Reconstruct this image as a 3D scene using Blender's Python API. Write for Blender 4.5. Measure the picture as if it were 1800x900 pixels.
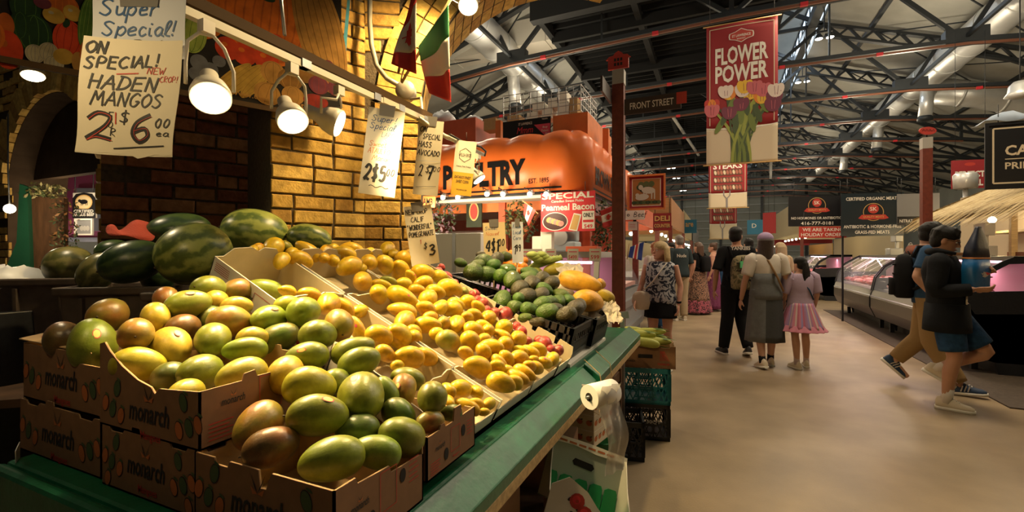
import bpy, bmesh, math, random
import numpy as np
from mathutils import Vector as V, Matrix as M
for _o in list(bpy.data.objects): bpy.data.objects.remove(_o, do_unlink=True)
SC = bpy.context.scene
COL = SC.collection
R = math.radians
rnd = random.Random(7)
# ------------------------------------------------------------------ camera
FPX, CAMZ, HOR = 800.0, 1.40, 446.0
YAW = R(24.2)
CY, SY = math.cos(YAW), math.sin(YAW)
cam = bpy.data.objects.new('camera', bpy.data.cameras.new('camera'))
COL.objects.link(cam)
cam.data.sensor_width = 36.0
cam.data.lens = 36.0 * FPX / 1800.0
cam.data.shift_y = (HOR - 450.0) / 1800.0
cam.data.clip_start = 0.02
cam.location = (0, 0, CAMZ)
cam.rotation_euler = (R(90), 0, YAW)
SC.camera = cam
# ------------------------------------------------------------------ world, exposure
SC.view_settings.view_transform = 'Standard'
SC.view_settings.look = 'None'
SC.view_settings.exposure = 0.15
SC.view_settings.gamma = 1.0
SC.view_settings.use_curve_mapping = False
wd = bpy.data.worlds.new('world'); SC.world = wd; wd.use_nodes = True
wd.node_tree.nodes['Background'].inputs[0].default_value = (0.55, 0.68, 0.9, 1)
wd.node_tree.nodes['Background'].inputs[1].default_value = 0.5
SC.cycles.max_bounces = 6
SC.cycles.diffuse_bounces = 3
SC.cycles.sample_clamp_indirect = 4.0
def light(kind, loc, power, col, size=.3, target=None, spot=70, blend=.6, sy=None):
    d = bpy.data.lights.new(kind.lower() + '_light', kind); d.energy = power; d.color = col
    if kind == 'AREA':
        d.size = size
        if sy: d.shape = 'RECTANGLE'; d.size_y = sy
    else: d.shadow_soft_size = size
    if kind == 'SPOT': d.spot_size = R(spot); d.spot_blend = blend
    o = bpy.data.objects.new(d.name, d); COL.objects.link(o); o.location = loc
    if target is not None:
        o.rotation_euler = (V(target) - V(loc)).to_track_quat('-Z', 'Y').to_euler()
    return o
WARM = (1.0, 0.72, 0.33); MIDW = (1.0, 0.80, 0.55); COOL = (0.78, 0.90, 1.0)
# daylight falling in through the two roof lanterns, plus added fill standing in for hall lamps
light('AREA', (3.2, 24, 10.6), 1500, COOL, 1.2, (2.0, 24, 0), sy=36)
light('AREA', (-2.8, 24, 10.6), 800, COOL, 1.2, (-2.0, 24, 0), sy=36)
for y in (5.5, 9, 13, 19, 26, 36, 46):
    for x in (-5.5, 5.6): light('POINT', (x, y, 6.3), 150 if y < 10 else 240, (1.0, .86, .62), .5)
for y in (5.5, 10, 15): light('AREA', (1.6, y, 6.2), 150, MIDW, 1.0, (1.4, y, 0))
# ------------------------------------------------------------------ pixel helpers (1800 x 900 photograph -> a point at a real depth)
def ray(u, v):
    a = (u - 900) / FPX; b = (HOR - v) / FPX
    return V((a * CY - SY, a * SY + CY, b))
CAM = V((0, 0, CAMZ))
def W(u, v, f): return CAM + ray(u, v) * f
def WX(u, v, x): d = ray(u, v); return CAM + d * (x / d.x)
def WY(u, v, y): d = ray(u, v); return CAM + d * (y / d.y)
def WZ(u, v, z): d = ray(u, v); return CAM + d * ((z - CAMZ) / d.z)
def depth(p): return -p.x * SY + p.y * CY
RIGHT = V((CY, SY, 0)); FWD = V((-SY, CY, 0)); UP = V((0, 0, 1))
# ------------------------------------------------------------------ colours and materials
def lin(c): return tuple(c)
MATS = {}
def mat(name, col, rough=.6, metal=0, var=0.0, scale=8, emit=0, alpha=1, trans=0, bump=0, bscale=60, spec=.5, col2=None, coat=0, stretch=None):
    if name in MATS: return MATS[name]
    m = bpy.data.materials.new(name); m.use_nodes = True
    nt = m.node_tree; b = nt.nodes['Principled BSDF']
    c = lin(col)
    b.inputs['Base Color'].default_value = (*c, 1); b.inputs['Roughness'].default_value = rough
    b.inputs['Metallic'].default_value = metal; b.inputs['Specular IOR Level'].default_value = spec
    if coat: b.inputs['Coat Weight'].default_value = coat
    if alpha < 1: b.inputs['Alpha'].default_value = alpha
    if trans: b.inputs['Transmission Weight'].default_value = trans
    if emit:
        b.inputs['Emission Color'].default_value = (*c, 1); b.inputs['Emission Strength'].default_value = emit
    if var or bump:
        tc = nt.nodes.new('ShaderNodeTexCoord'); src = tc.outputs['Object']
        if stretch:
            mp = nt.nodes.new('ShaderNodeMapping'); mp.inputs['Scale'].default_value = stretch
            nt.links.new(src, mp.inputs[0]); src = mp.outputs[0]
    if var:
        n = nt.nodes.new('ShaderNodeTexNoise'); n.inputs['Scale'].default_value = scale; n.inputs['Detail'].default_value = 6
        nt.links.new(src, n.inputs['Vector'])
        mx = nt.nodes.new('ShaderNodeMix'); mx.data_type = 'RGBA'
        c2 = lin(col2) if col2 else tuple(x * (1 - var) for x in c)
        mx.inputs['A'].default_value = (*c2, 1); mx.inputs['B'].default_value = (*(c if col2 else tuple(min(1, x * (1 + var)) for x in c)), 1)
        rp = nt.nodes.new('ShaderNodeMapRange'); rp.inputs[1].default_value = .3; rp.inputs[2].default_value = .7
        nt.links.new(n.outputs['Fac'], rp.inputs[0]); nt.links.new(rp.outputs[0], mx.inputs['Factor'])
        nt.links.new(mx.outputs['Result'], b.inputs['Base Color'])
    if bump:
        n2 = nt.nodes.new('ShaderNodeTexNoise'); n2.inputs['Scale'].default_value = bscale; n2.inputs['Detail'].default_value = 4
        nt.links.new(src, n2.inputs['Vector'])
        bp = nt.nodes.new('ShaderNodeBump'); bp.inputs['Strength'].default_value = bump; bp.inputs['Distance'].default_value = .01
        nt.links.new(n2.outputs['Fac'], bp.inputs['Height']); nt.links.new(bp.outputs[0], b.inputs['Normal'])
    MATS[name] = m
    return m
# ------------------------------------------------------------------ objects
MW = {}
def tag(o, label=None, cat=None, group=None, kind=None):
    if label: o['label'] = label
    if cat: o['category'] = cat
    if group: o['group'] = group
    if kind: o['kind'] = kind
    return o
def thing(name, label, cat, loc=(0, 0, 0), group=None, mtx=None):
    o = bpy.data.objects.new(name, None); COL.objects.link(o); o.empty_display_size = .1
    mm = mtx if mtx is not None else M.Translation(V(loc))
    o.matrix_world = mm; MW[o] = mm.copy()
    return tag(o, label, cat, group)
class MB:
    """collects shapes in one mesh; every vertex in world space unless build(local=True)"""
    def __init__(s): s.v = []; s.f = []; s.fm = []; s.sm = []; s.mats = []
    def mi(s, m):
        if m not in s.mats: s.mats.append(m)
        return s.mats.index(m)
    def add(s, vs, fs, m, smooth=False, mx=None):
        b = len(s.v); i = s.mi(m)
        s.v += [(mx @ V(p)) if mx is not None else V(p) for p in vs]
        for f in fs: s.f.append([b + k for k in f]); s.fm.append(i); s.sm.append(smooth)
        return s
    def box(s, c, size, m, rot=None, mx=None):
        x, y, z = (k / 2 for k in size); c = V(c)
        pts = [V((i * x, j * y, k * z)) for i in (-1, 1) for j in (-1, 1) for k in (-1, 1)]
        if rot is not None:
            q = rot if isinstance(rot, M) else M.Rotation(rot, 3, 'Z')
            pts = [q @ p for p in pts]
        return s.add([c + p for p in pts], [(0, 1, 3, 2), (4, 6, 7, 5), (0, 4, 5, 1), (2, 3, 7, 6), (0, 2, 6, 4), (1, 5, 7, 3)], m, False, mx)
    def b2(s, lo, hi, m, mx=None):
        lo = V(lo); hi = V(hi); return s.box((lo + hi) / 2, hi - lo, m, None, mx)
    def beam(s, a, b, w, h, m, up=(0, 0, 1)):
        a = V(a); b = V(b); d = (b - a); L = d.length
        if L < 1e-6: return s
        d /= L; x = d.cross(V(up))
        if x.length < 1e-4: x = d.cross(V((1, 0, 0)))
        x.normalize(); z = x.cross(d)
        q = M((x, d, z)).transposed()
        return s.box((a + b) / 2, (w, L, h), m, q)
    def tube(s, pts, r, m, n=10, closed=False, cap=True, smooth=True):
        pts = [V(p) for p in pts]; k = len(pts)
        rr = r if isinstance(r, (list, tuple)) else [r] * k
        rings = []; prev = None
        for i, p in enumerate(pts):
            t = (pts[(i + 1) % k] - pts[i - 1]) if closed else (pts[min(i + 1, k - 1)] - pts[max(i - 1, 0)])
            t.normalize()
            if prev is None:
                x = t.orthogonal().normalized()
            else:
                x = prev - t * prev.dot(t)
                x = x.normalized() if x.length > 1e-6 else t.orthogonal().normalized()
            prev = x; y = t.cross(x)
            rings.append([p + (x * math.cos(a) + y * math.sin(a)) * rr[i] for a in [2 * math.pi * j / n for j in range(n)]])
        return s.loft(rings, m, cap and not closed, closed, smooth)
    def loft(s, rings, m, cap=True, closed=False, smooth=True, flip=False):
        n = len(rings[0]); vs = [p for r in rings for p in r]; fs = []
        k = len(rings)
        for i in range(k if closed else k - 1):
            a, b = i * n, ((i + 1) % k) * n
            for j in range(n):
                q = (a + j, a + (j + 1) % n, b + (j + 1) % n, b + j); fs.append(q)
        s.add(vs, fs, m, smooth)
        if cap:
            b = len(s.v) - len(vs); i = s.mi(m)
            s.f.append([b + j for j in range(n)][::-1]); s.fm.append(i); s.sm.append(False)
            s.f.append([b + (k - 1) * n + j for j in range(n)]); s.fm.append(i); s.sm.append(False)
        return s
    def ell(s, rings, m, ax=None, n=16, cap=True, pw=2.0):
        """rings: (centre, rx, ry[, xdir, ydir])"""
        out = []
        for r in rings:
            c = V(r[0]); xd = V(r[3]) if len(r) > 3 else V((1, 0, 0)); yd = V(r[4]) if len(r) > 4 else V((0, 1, 0))
            pts = []
            for j in range(n):
                a = 2 * math.pi * j / n; ca, sa = math.cos(a), math.sin(a)
                ca = math.copysign(abs(ca) ** (2 / pw), ca); sa = math.copysign(abs(sa) ** (2 / pw), sa)
                pts.append(c + xd * (r[1] * ca) + yd * (r[2] * sa))
            out.append(pts)
        return s.loft(out, m, cap)
    def lathe(s, prof, m, n=24, mx=None, smooth=True):
        rings = [[(mx @ V((r * math.cos(2 * math.pi * j / n), r * math.sin(2 * math.pi * j / n), z)) if mx is not None else
                   V((r * math.cos(2 * math.pi * j / n), r * math.sin(2 * math.pi * j / n), z))) for j in range(n)] for r, z in prof]
        return s.loft(rings, m, True, False, smooth)
    def sph(s, c, r, m, n=14, k=9, mx=None):
        c = V(c); rx, ry, rz = r if isinstance(r, (tuple, list)) else (r, r, r)
        rings = []
        for i in range(k + 1):
            t = math.pi * (i + .02) / (k + .04)
            rings.append([(c + (mx.to_3x3() @ V((rx * math.sin(t) * math.cos(a), ry * math.sin(t) * math.sin(a), -rz * math.cos(t)))) if mx is not None else
                           c + V((rx * math.sin(t) * math.cos(a), ry * math.sin(t) * math.sin(a), -rz * math.cos(t)))) for a in [2 * math.pi * j / n for j in range(n)]])
        return s.loft(rings, m)
    def prism(s, poly, h, fr, m, smooth=False):
        """poly in frame fr's (u,v), thickness from 0 to h along its normal (h < 0: behind)"""
        n = len(poly)
        a = [fr(u, v, 0) for u, v in poly]; b = [fr(u, v, h) for u, v in poly]
        fs = [tuple(range(n))[::-1], tuple(range(n, 2 * n))] + [(i, (i + 1) % n, n + (i + 1) % n, n + i) for i in range(n)]
        return s.add(a + b, fs, m, smooth)
    def flat(s, poly, fr, m, h=.0008):
        return s.add([fr(u, v, h) for u, v in poly], [tuple(range(len(poly)))], m)
    def disc(s, cu, cv, ru, rv, fr, m, h=.0008, n=20, rot=0):
        c, q = math.cos(rot), math.sin(rot)
        return s.flat([(cu + ru * math.cos(a) * c - rv * math.sin(a) * q, cv + ru * math.cos(a) * q + rv * math.sin(a) * c) for a in [2 * math.pi * j / n for j in range(n)]], fr, m, h)
    def ribbon(s, pts, w, fr, m, h=.0012):
        """a pen stroke along (u,v) points"""
        k = len(pts)
        if k < 2: return s
        P = [V((p[0], p[1], 0)) for p in pts]; L = []; Rr = []
        for i in range(k):
            t = P[min(i + 1, k - 1)] - P[max(i - 1, 0)]
            if t.length < 1e-9: t = V((1, 0, 0))
            t.normalize(); nn = V((-t.y, t.x, 0)) * (w[i] if isinstance(w, list) else w) / 2
            L.append(P[i] + nn); Rr.append(P[i] - nn)
        vs = [fr(p.x, p.y, h) for p in L] + [fr(p.x, p.y, h) for p in Rr]
        return s.add(vs, [(i, i + 1, k + i + 1, k + i) for i in range(k - 1)], m)
    def build(s, name, parent=None, local=False, bevel=0, fix=True):
        me = bpy.data.meshes.new(name)
        vs = s.v
        if parent is not None and not local:
            inv = MW[parent].inverted(); vs = [inv @ p for p in vs]
        me.from_pydata([tuple(p) for p in vs], [], s.f)
        for m in s.mats: me.materials.append(m)
        me.polygons.foreach_set('material_index', s.fm)
        me.polygons.foreach_set('use_smooth', s.sm)
        me.update()
        if fix:
            bm = bmesh.new(); bm.from_mesh(me); bmesh.ops.recalc_face_normals(bm, faces=bm.faces); bm.to_mesh(me); bm.free()
        o = bpy.data.objects.new(name, me); COL.objects.link(o)
        if parent is not None: o.parent = parent; MW[o] = MW[parent].copy()
        else: MW[o] = M.Identity(4)
        if bevel:
            b = o.modifiers.new('bevel', 'BEVEL'); b.width = bevel; b.segments = 2; b.limit_method = 'ANGLE'
        return o
def struct(mb, name, bevel=0, fix=True):
    o = mb.build(name, None, True, bevel, fix); o['kind'] = 'structure'; return o
def Fr(o, x, y):
    """flat frame: metres along x and y from o, h along the normal"""
    o = V(o); x = V(x).normalized(); y = V(y); y = (y - x * y.dot(x)).normalized(); n = x.cross(y)
    return lambda u, v, h=0: o + x * u + y * v + n * h
def face_fr(p, az, tilt=0):
    """upright frame at p whose normal points to azimuth az (radians from -Y turning to +X)"""
    n = V((math.sin(az), -math.cos(az), 0)); x = V((math.cos(az), math.sin(az), 0))
    y = V((0, 0, 1)) * math.cos(tilt) - n * math.sin(tilt)
    return Fr(p, x, y)
# ------------------------------------------------------------------ lettering
_TX = {}
def text_mesh(s, bold=0, shear=0):
    key = (s, bold, shear)
    if key in _TX: return _TX[key]
    cu = bpy.data.curves.new('text', 'FONT'); cu.body = s; cu.offset = bold; cu.shear = shear; cu.resolution_u = 2
    o = bpy.data.objects.new('text', cu); COL.objects.link(o)
    bpy.context.view_layer.update()
    me = bpy.data.meshes.new_from_object(o.evaluated_get(bpy.context.evaluated_depsgraph_get()))
    vs = [(p.co.x, p.co.y) for p in me.vertices]; fs = [tuple(p.vertices) for p in me.polygons]
    bpy.data.objects.remove(o); bpy.data.curves.remove(cu); bpy.data.meshes.remove(me)
    x0 = min(p[0] for p in vs); x1 = max(p[0] for p in vs); y0 = min(p[1] for p in vs); y1 = max(p[1] for p in vs)
    _TX[key] = ([((x - x0) / (x1 - x0), (y - y0) / (y1 - y0)) for x, y in vs], fs, (x1 - x0) / (y1 - y0))
    return _TX[key]
def put(mb, s, u, v, h, m, fr, w=None, bold=.02, lift=.0012, shear=0, align='c', arc=0):
    """text s of height h, centred on (u, v) (or left aligned); w forces its width"""
    vs, fs, asp = text_mesh(s, bold, shear)
    ww = w or h * asp; x0 = u - ww / 2 if align == 'c' else u
    mb.add([fr(x0 + a * ww, v - h / 2 + b * h + arc * (1 - (2 * a - 1) ** 2), lift) for a, b in vs], fs, m)
    return ww
STK = {'A': '0,0 .4,1 .75,0|.15,.4 .62,.4', 'B': '.1,0 .1,1 .5,.95 .55,.7 .12,.52 .65,.35 .6,.08 .1,0', 'C': '.7,.85 .45,1 .1,.65 .1,.3 .4,0 .75,.15',
 'D': '.12,0 .12,1|.0,1 .5,.9 .75,.5 .5,.1 .0,0', 'E': '.65,1 .1,1 .1,0 .7,0|.1,.52 .55,.55', 'F': '.1,0 .1,1 .65,1|.1,.52 .5,.52', 'G': '.7,.85 .4,1 .08,.6 .15,.1 .5,0 .72,.4 .45,.4',
 'H': '.1,0 .1,1|.65,0 .65,1|.1,.5 .65,.55', 'I': '.2,0 .2,1', 'J': '.5,1 .5,.2 .3,0 .05,.2', 'K': '.1,0 .1,1|.65,1 .12,.45 .7,0', 'L': '.1,1 .1,0 .65,0', 'M': '0,0 .15,1 .42,.35 .7,1 .85,0',
 'N': '.08,0 .1,1 .65,0 .68,1', 'O': '.4,1 .08,.7 .08,.3 .4,0 .72,.3 .7,.75 .4,1', 'P': '.1,0 .1,1 .55,.95 .65,.72 .5,.5 .1,.45', 'Q': '.4,1 .08,.5 .4,0 .72,.5 .4,1|.5,.25 .8,-.1',
 'R': '.1,0 .1,1 .55,.95 .62,.72 .12,.48 .7,0', 'S': '.65,.85 .35,1 .1,.78 .6,.3 .4,0 .05,.15', 'T': '0,1 .75,1|.38,1 .38,0', 'U': '.08,1 .1,.2 .4,0 .65,.25 .66,1', 'V': '.05,1 .35,0 .7,1',
 'W': '0,1 .2,0 .42,.65 .65,0 .88,1', 'X': '.05,1 .65,0|.65,1 .05,0', 'Y': '.05,1 .35,.5 .68,1|.35,.5 .3,0', 'Z': '.05,1 .65,1 .05,0 .7,0', '!': '.22,1 .18,.35|.15,.08 .17,.0', '$': '.6,.8 .3,.88 .12,.7 .55,.32 .35,.1 .05,.22|.34,1.1 .34,-.1',
 '0': '.35,1 .1,.6 .15,.15 .4,0 .6,.4 .55,.85 .35,1', '1': '.1,.8 .3,1 .3,0', '2': '.08,.75 .3,1 .6,.85 .5,.5 .08,.0 .3,.1 .65,0', '3': '.1,.9 .4,1 .58,.8 .25,.55 .6,.35 .45,.02 .08,.1', '4': '.5,0 .5,1 .05,.35 .7,.35', '5': '.6,1 .15,1 .12,.58 .5,.6 .62,.3 .4,0 .08,.1',
 '6': '.55,1 .2,.7 .1,.3 .35,0 .6,.2 .45,.48 .15,.35', '7': '.05,1 .65,1 .3,0|.2,.5 .55,.5', '8': '.35,.55 .1,.8 .35,1 .58,.8 .1,.25 .35,0 .62,.22 .35,.55', '9': '.6,.75 .35,1 .1,.75 .35,.5 .6,.75 .45,0', '/': '.05,0 .5,1', '-': '.1,.5 .5,.5', '"': '.1,1 .1,.8|.3,1 .3,.8', "'": '.1,1 .1,.8',
 'a': '.55,.5 .3,.62 .08,.3 .25,0 .52,.2 .55,.55 .52,.1 .7,0', 'c': '.5,.5 .25,.6 .08,.3 .25,0 .6,.12', 'e': '.08,.3 .5,.4 .35,.62 .1,.4 .2,.02 .6,.12', 'i': '.1,.58 .12,.1 .3,0|.14,.8 .16,.85', 'l': '.08,.1 .35,.8 .28,1.05 .12,.8 .14,.1 .4,0', 'p': '.1,.6 .08,-.45|.1,.45 .35,.62 .55,.35 .35,.0 .12,.12', 'r': '.1,0 .12,.6|.12,.4 .3,.6 .5,.55', 'u': '.08,.58 .1,.1 .3,0 .5,.2 .52,.6 .54,.05 .7,0',
 'h': '.1,0 .2,1.05 .1,.3 .35,.6 .5,.4 .5,.05 .65,0', 'n': '.1,0 .1,.6|.1,.4 .35,.6 .5,.4 .52,0', 's': '.45,.5 .25,.62 .12,.45 .45,.2 .3,0 .05,.08', 't': '.25,.95 .22,.1 .45,.0|.02,.62 .5,.65', 'g': '.5,.5 .25,.6 .08,.3 .3,.05 .5,.5 .5,-.3 .2,-.45', 'o': '.3,.6 .08,.3 .3,0 .52,.3 .3,.6', 'd': '.5,.5 .25,.6 .08,.3 .25,0 .5,.2 .55,1.05 .52,.05', 'w': '.05,.6 .18,0 .34,.45 .5,0 .66,.6', 'm': '.05,0 .08,.6|.08,.4 .25,.6 .35,.4 .36,0|.36,.4 .55,.6 .65,.4 .68,0', 'b': '.1,1.05 .1,.05 .4,.05 .5,.35 .3,.6 .1,.4', 'f': '.5,.95 .35,1.05 .22,.8 .2,-.3|.05,.55 .45,.58', 'k': '.1,0 .12,1.05|.5,.6 .12,.3 .55,0', 'v': '.05,.6 .25,0 .5,.62', 'x': '.05,.6 .5,0|.5,.6 .05,0', 'y': '.08,.6 .28,.1|.52,.6 .2,-.4', 'z': '.05,.6 .5,.6 .05,0 .55,0'}
def hand(mb, s, u, v, h, m, fr, th=.1, slant=.15, w=None, lift=.0012, wob=.03, slope=0.0):
    """marker-pen handwriting, left edge at u, baseline v, capital height h"""
    r = random.Random(sum(map(ord, s)))
    adv = {' ': .5, 'I': .42, '!': .4, 'M': 1.0, 'W': 1.05, 'i': .35, 'l': .42, '1': .5, "'": .25, 'm': .82, 'w': .8}
    tot = sum(adv.get(c, .66 if c.islower() else .88) for c in s)
    sx = (w / tot) if w else h
    x = u
    for c in s:
        a = adv.get(c, .66 if c.islower() else .88)
        for st in STK.get(c, '').split('|'):
            if not st: continue
            P = [tuple(map(float, q.split(','))) for q in st.split()]
            P = [(px + r.uniform(-wob, wob), py + r.uniform(-wob, wob)) for px, py in P]
            Q = []
            if len(P) > 2 and c not in 'AEFHIKLMNTVWXYZ17':
                for i in range(len(P) - 1):
                    p0, p1, p2, p3 = P[max(i - 1, 0)], P[i], P[i + 1], P[min(i + 2, len(P) - 1)]
                    for k in range(4):
                        t = k / 4
                        Q.append(tuple(.5 * (2 * p1[d] + (p2[d] - p0[d]) * t + (2 * p0[d] - 5 * p1[d] + 4 * p2[d] - p3[d]) * t * t + (3 * p1[d] - p0[d] - 3 * p2[d] + p3[d]) * t ** 3) for d in (0, 1)))
                Q.append(P[-1])
                mb.ribbon([(x + (q[0] + slant * q[1]) * sx, v + q[1] * h + slope * (x - u)) for q in Q], th * h, fr, m, lift)
            else:
                for i in range(len(P) - 1):
                    d = (V((*P[i + 1], 0)) - V((*P[i], 0))); d = d.normalized() * th * .4 if d.length else d
                    Q = [(P[i][0] - d.x, P[i][1] - d.y), (P[i + 1][0] + d.x, P[i + 1][1] + d.y)]
                    mb.ribbon([(x + (q[0] + slant * q[1]) * sx, v + q[1] * h + slope * (x - u)) for q in Q], th * h, fr, m, lift + .00004 * i)
        x += a * sx
    return x - u
def paper(fr0, w, h, bend=.0, wave=.0, seed=0):
    """a curled sheet: returns a frame function over it"""
    r = random.Random(seed); p1 = r.uniform(0, 6); 
    def f(u, v, k=0):
        b = bend * ((2 * u / w - 1) ** 2) + wave * math.sin(6 * v / h + 3 * u / w + p1) * (1 - v / h * .7) - .0
        return fr0(u, v, k + b)
    return f
def sheet(mb, fr, w, h, m, nu=10, nv=14, ragged=0, seed=0):
    r = random.Random(seed); vs = []
    for k in (0, -.0007):
        for j in range(nv + 1):
            for i in range(nu + 1):
                v = h * j / nv
                if ragged and j == 0: v += ragged * r.uniform(-1, 1) if k == 0 else 0
                vs.append(fr(w * i / nu, v, k))
    n = (nu + 1) * (nv + 1); fs = []
    for j in range(nv):
        for i in range(nu):
            a = j * (nu + 1) + i
            fs.append((a, a + 1, a + nu + 2, a + nu + 1)); fs.append((n + a, n + a + nu + 1, n + a + nu + 2, n + a + 1))
    return mb.add(vs, fs, m, True)
# ================================================================== the hall
m_floor = mat('floor concrete', (.27, .203, .122), .42, var=.2, scale=2.2, bump=.15, bscale=90, spec=.35)
m_roof = mat('roof boards', (.44, .43, .38), .8, var=.1, scale=1.2)
m_truss = mat('truss steel', (.022, .026, .03), .5)
m_girt = mat('grey girt', (.36, .37, .36), .5)
m_endw = mat('end wall sheet', (.27, .28, .25), .7, var=.12, scale=.6)
m_pipe = mat('sprinkler pipe', (.20, .075, .04), .4)
m_red = mat('signal red', (.65, .03, .04), .5)
m_duct = mat('galvanised duct', (.74, .74, .72), .38, .55, var=.06, scale=3)
m_flood = mat('floodlight glow', (1, .93, .8), emit=14)
m_glass_sky = mat('lantern daylight', (.75, .88, 1.0), emit=1.1)
m_black = mat('black paint', (.012, .012, .013), .5)
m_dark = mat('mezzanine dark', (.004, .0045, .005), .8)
f = MB(); f.b2((-15, -8, -.2), (16, 58, 0), m_floor); struct(f, 'floor')
# drain strip / mat along the butchers' cases
m_mat = mat('rubber mat', (.06, .042, .027), .8, var=.3, scale=30)
s = MB(); s.b2((2.42, 5.6, 0), (3.7, 13.5, .012), m_mat); struct(s, 'floor_mat_strip')
EAVE_L, EAVE_R, RIDGE = -14.2, 15.0, .35
def roofz(x): return 10.5 - (abs(x - RIDGE) - 3.45) * .36
Y0, Y1 = -8, 57
# sloping roof boards, both sides of the lantern, and the lantern above
r = MB()
for sg in (-1, 1):
    xa = RIDGE + sg * 3.45; xb = RIDGE + sg * 15.2
    r.add([(xa, Y0, roofz(xa)), (xb, Y0, roofz(xb)), (xb, Y1, roofz(xb)), (xa, Y1, roofz(xa)),
           (xa, Y0, roofz(xa) + .2), (xb, Y0, roofz(xb) + .2), (xb, Y1, roofz(xb) + .2), (xa, Y1, roofz(xa) + .2)],
          [(0, 1, 2, 3), (4, 7, 6, 5), (0, 3, 7, 4), (1, 5, 6, 2), (0, 4, 5, 1), (2, 6, 7, 3)], m_roof)
struct(r, 'ceiling')
r = MB(); r.b2((RIDGE - 3.8, Y0, 12.6), (RIDGE + 3.8, Y1, 12.75), m_roof); struct(r, 'ceiling_lantern_roof')
for i, sg in enumerate((-1, 1)):
    g = MB(); x = RIDGE + sg * 3.5
    g.b2((x - .02, Y0, 10.75), (x + .02, Y1, 12.5), m_glass_sky); struct(g, 'window_%d' % (i + 1))
    fr_ = MB()
    for k in range(66): fr_.b2((x - .06, Y0 + k, 10.5), (x + .06, Y0 + k + .07, 12.6), m_truss)
    for z in (10.5, 11.3, 12.0, 12.55): fr_.b2((x - .05, Y0, z), (x + .05, Y1, z + .08), m_truss)
    fr_.b2((x - .5 - sg * .1, Y0, 10.2), (x - .2 - sg * .1, Y1, 10.45), m_truss)
    struct(fr_, 'window_%d_frame' % (i + 1))
# end walls and side walls
def gable(y, name, sgn):
    w = MB(); m_endw = MATS['end wall sheet'] if sgn > 0 else m_truss
    prof = [(-14.9, 0), (15.6, 0), (15.6, 6.4), (RIDGE + 3.45, 10.6), (RIDGE + 3.45, 12.6), (RIDGE - 3.45, 12.6), (RIDGE - 3.45, 10.6), (-14.9, 6.4)]
    w.prism(prof, .2, lambda u, v, h=0: V((u, y + sgn * h, v)), m_endw)
    if sgn > 0:
        for k in range(13): w.b2((-14, y - .12, .8 + k * .85), (15, y, .92 + k * .85), m_girt)
        for k in range(7): w.b2((-12 + k * 4.1, y - .2, 0), (-11.75 + k * 4.1, y, 10), m_truss)
    struct(w, name)
gable(Y1 - .5, 'wall_far', 1); gable(Y0 + .4, 'wall_behind', -1)
w = MB(); w.b2((-15, Y0, 0), (-14.7, Y1, 6.6), m_endw); struct(w, 'wall_left')
w = MB(); w.b2((15.4, Y0, 0), (15.7, Y1, 6.6), m_endw); struct(w, 'wall_right')
# roof trusses
def truss(y):
    b = MB()
    bot = [(-14.2, 6.25), (-10.2, 6.95), (-5.8, 7.35), (.35, 7.5), (6.4, 7.4), (10.8, 6.95), (14.9, 6.25)]
    top = [(-14.4, roofz(-14.4) - .2), (-10.2, roofz(-10.2) - .2), (-6.6, roofz(-6.6) - .2), (-3.1, 10.25), (RIDGE, 12.3), (3.8, 10.25), (7.3, roofz(7.3) - .2), (10.8, roofz(10.8) - .2), (15.1, roofz(15.1) - .2)]
    P = lambda q, dy=0: (q[0], y + dy, q[1])
    for a, c in zip(bot, bot[1:]):
        for dy in (-.13, .13): b.beam(P(a, dy), P(c, dy), .07, .12, m_truss)
    for a, c in zip(top, top[1:]):
        if RIDGE - 3.4 < (a[0] + c[0]) / 2 < RIDGE + 3.4: b.beam(P(a), P(c), .1, .14, m_truss); continue
        # laced rafter: two flanges with zigzag lacing
        for dz in (0, -.42): b.beam((a[0], y, a[1] + dz), (c[0], y, c[1] + dz), .2, .09, m_truss)
        n = 9
        for k in range(n):
            t0, t1 = k / n, (k + 1) / n
            q0 = (a[0] + (c[0] - a[0]) * t0, y, a[1] + (c[1] - a[1]) * t0 - (.42 if k % 2 else 0))
            q1 = (a[0] + (c[0] - a[0]) * t1, y, a[1] + (c[1] - a[1]) * t1 - (0 if k % 2 else .42))
            b.beam(q0, q1, .1, .07, m_truss)
    for i, j in ((1, 1), (2, 2), (2, 3), (1, 2), (3, 3), (3, 5), (4, 5), (4, 6), (5, 6), (5, 7), (3, 4)):
        b.beam(P(bot[i]), P(top[j]), .11, .11, m_truss)
    b.beam(P(top[3]), P(top[5]), .1, .12, m_truss)
    for q in (bot[2], bot[4]): b.box((q[0], y, q[1] + .12), (.95, .3, .42), m_truss)
    # dropper rods
    for x in (-3.0, 3.2): b.beam((x, y, 7.45), (x, y, 10.2), .05, .05, m_truss)
    # sprinkler pipe clipped below the chord with red tags
    for a, c in zip(bot[1:], bot[2:6]): b.beam((a[0], y - .2, a[1] - .14), (c[0], y - .2, c[1] - .14), .06, .06, m_pipe)
    for x in (-8, -4.7, -1.5, 1.9, 4.4, 8.2): 
        zz = np.interp(x, [q[0] for q in bot], [q[1] for q in bot]); b.box((x, y - .22, zz - .14), (.16, .08, .09), m_red)
    struct(b, 'ceiling_beam', 0, False)
YT = [4.9 + 4.02 * k for k in range(13)]
for y in YT: truss(y)
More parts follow.
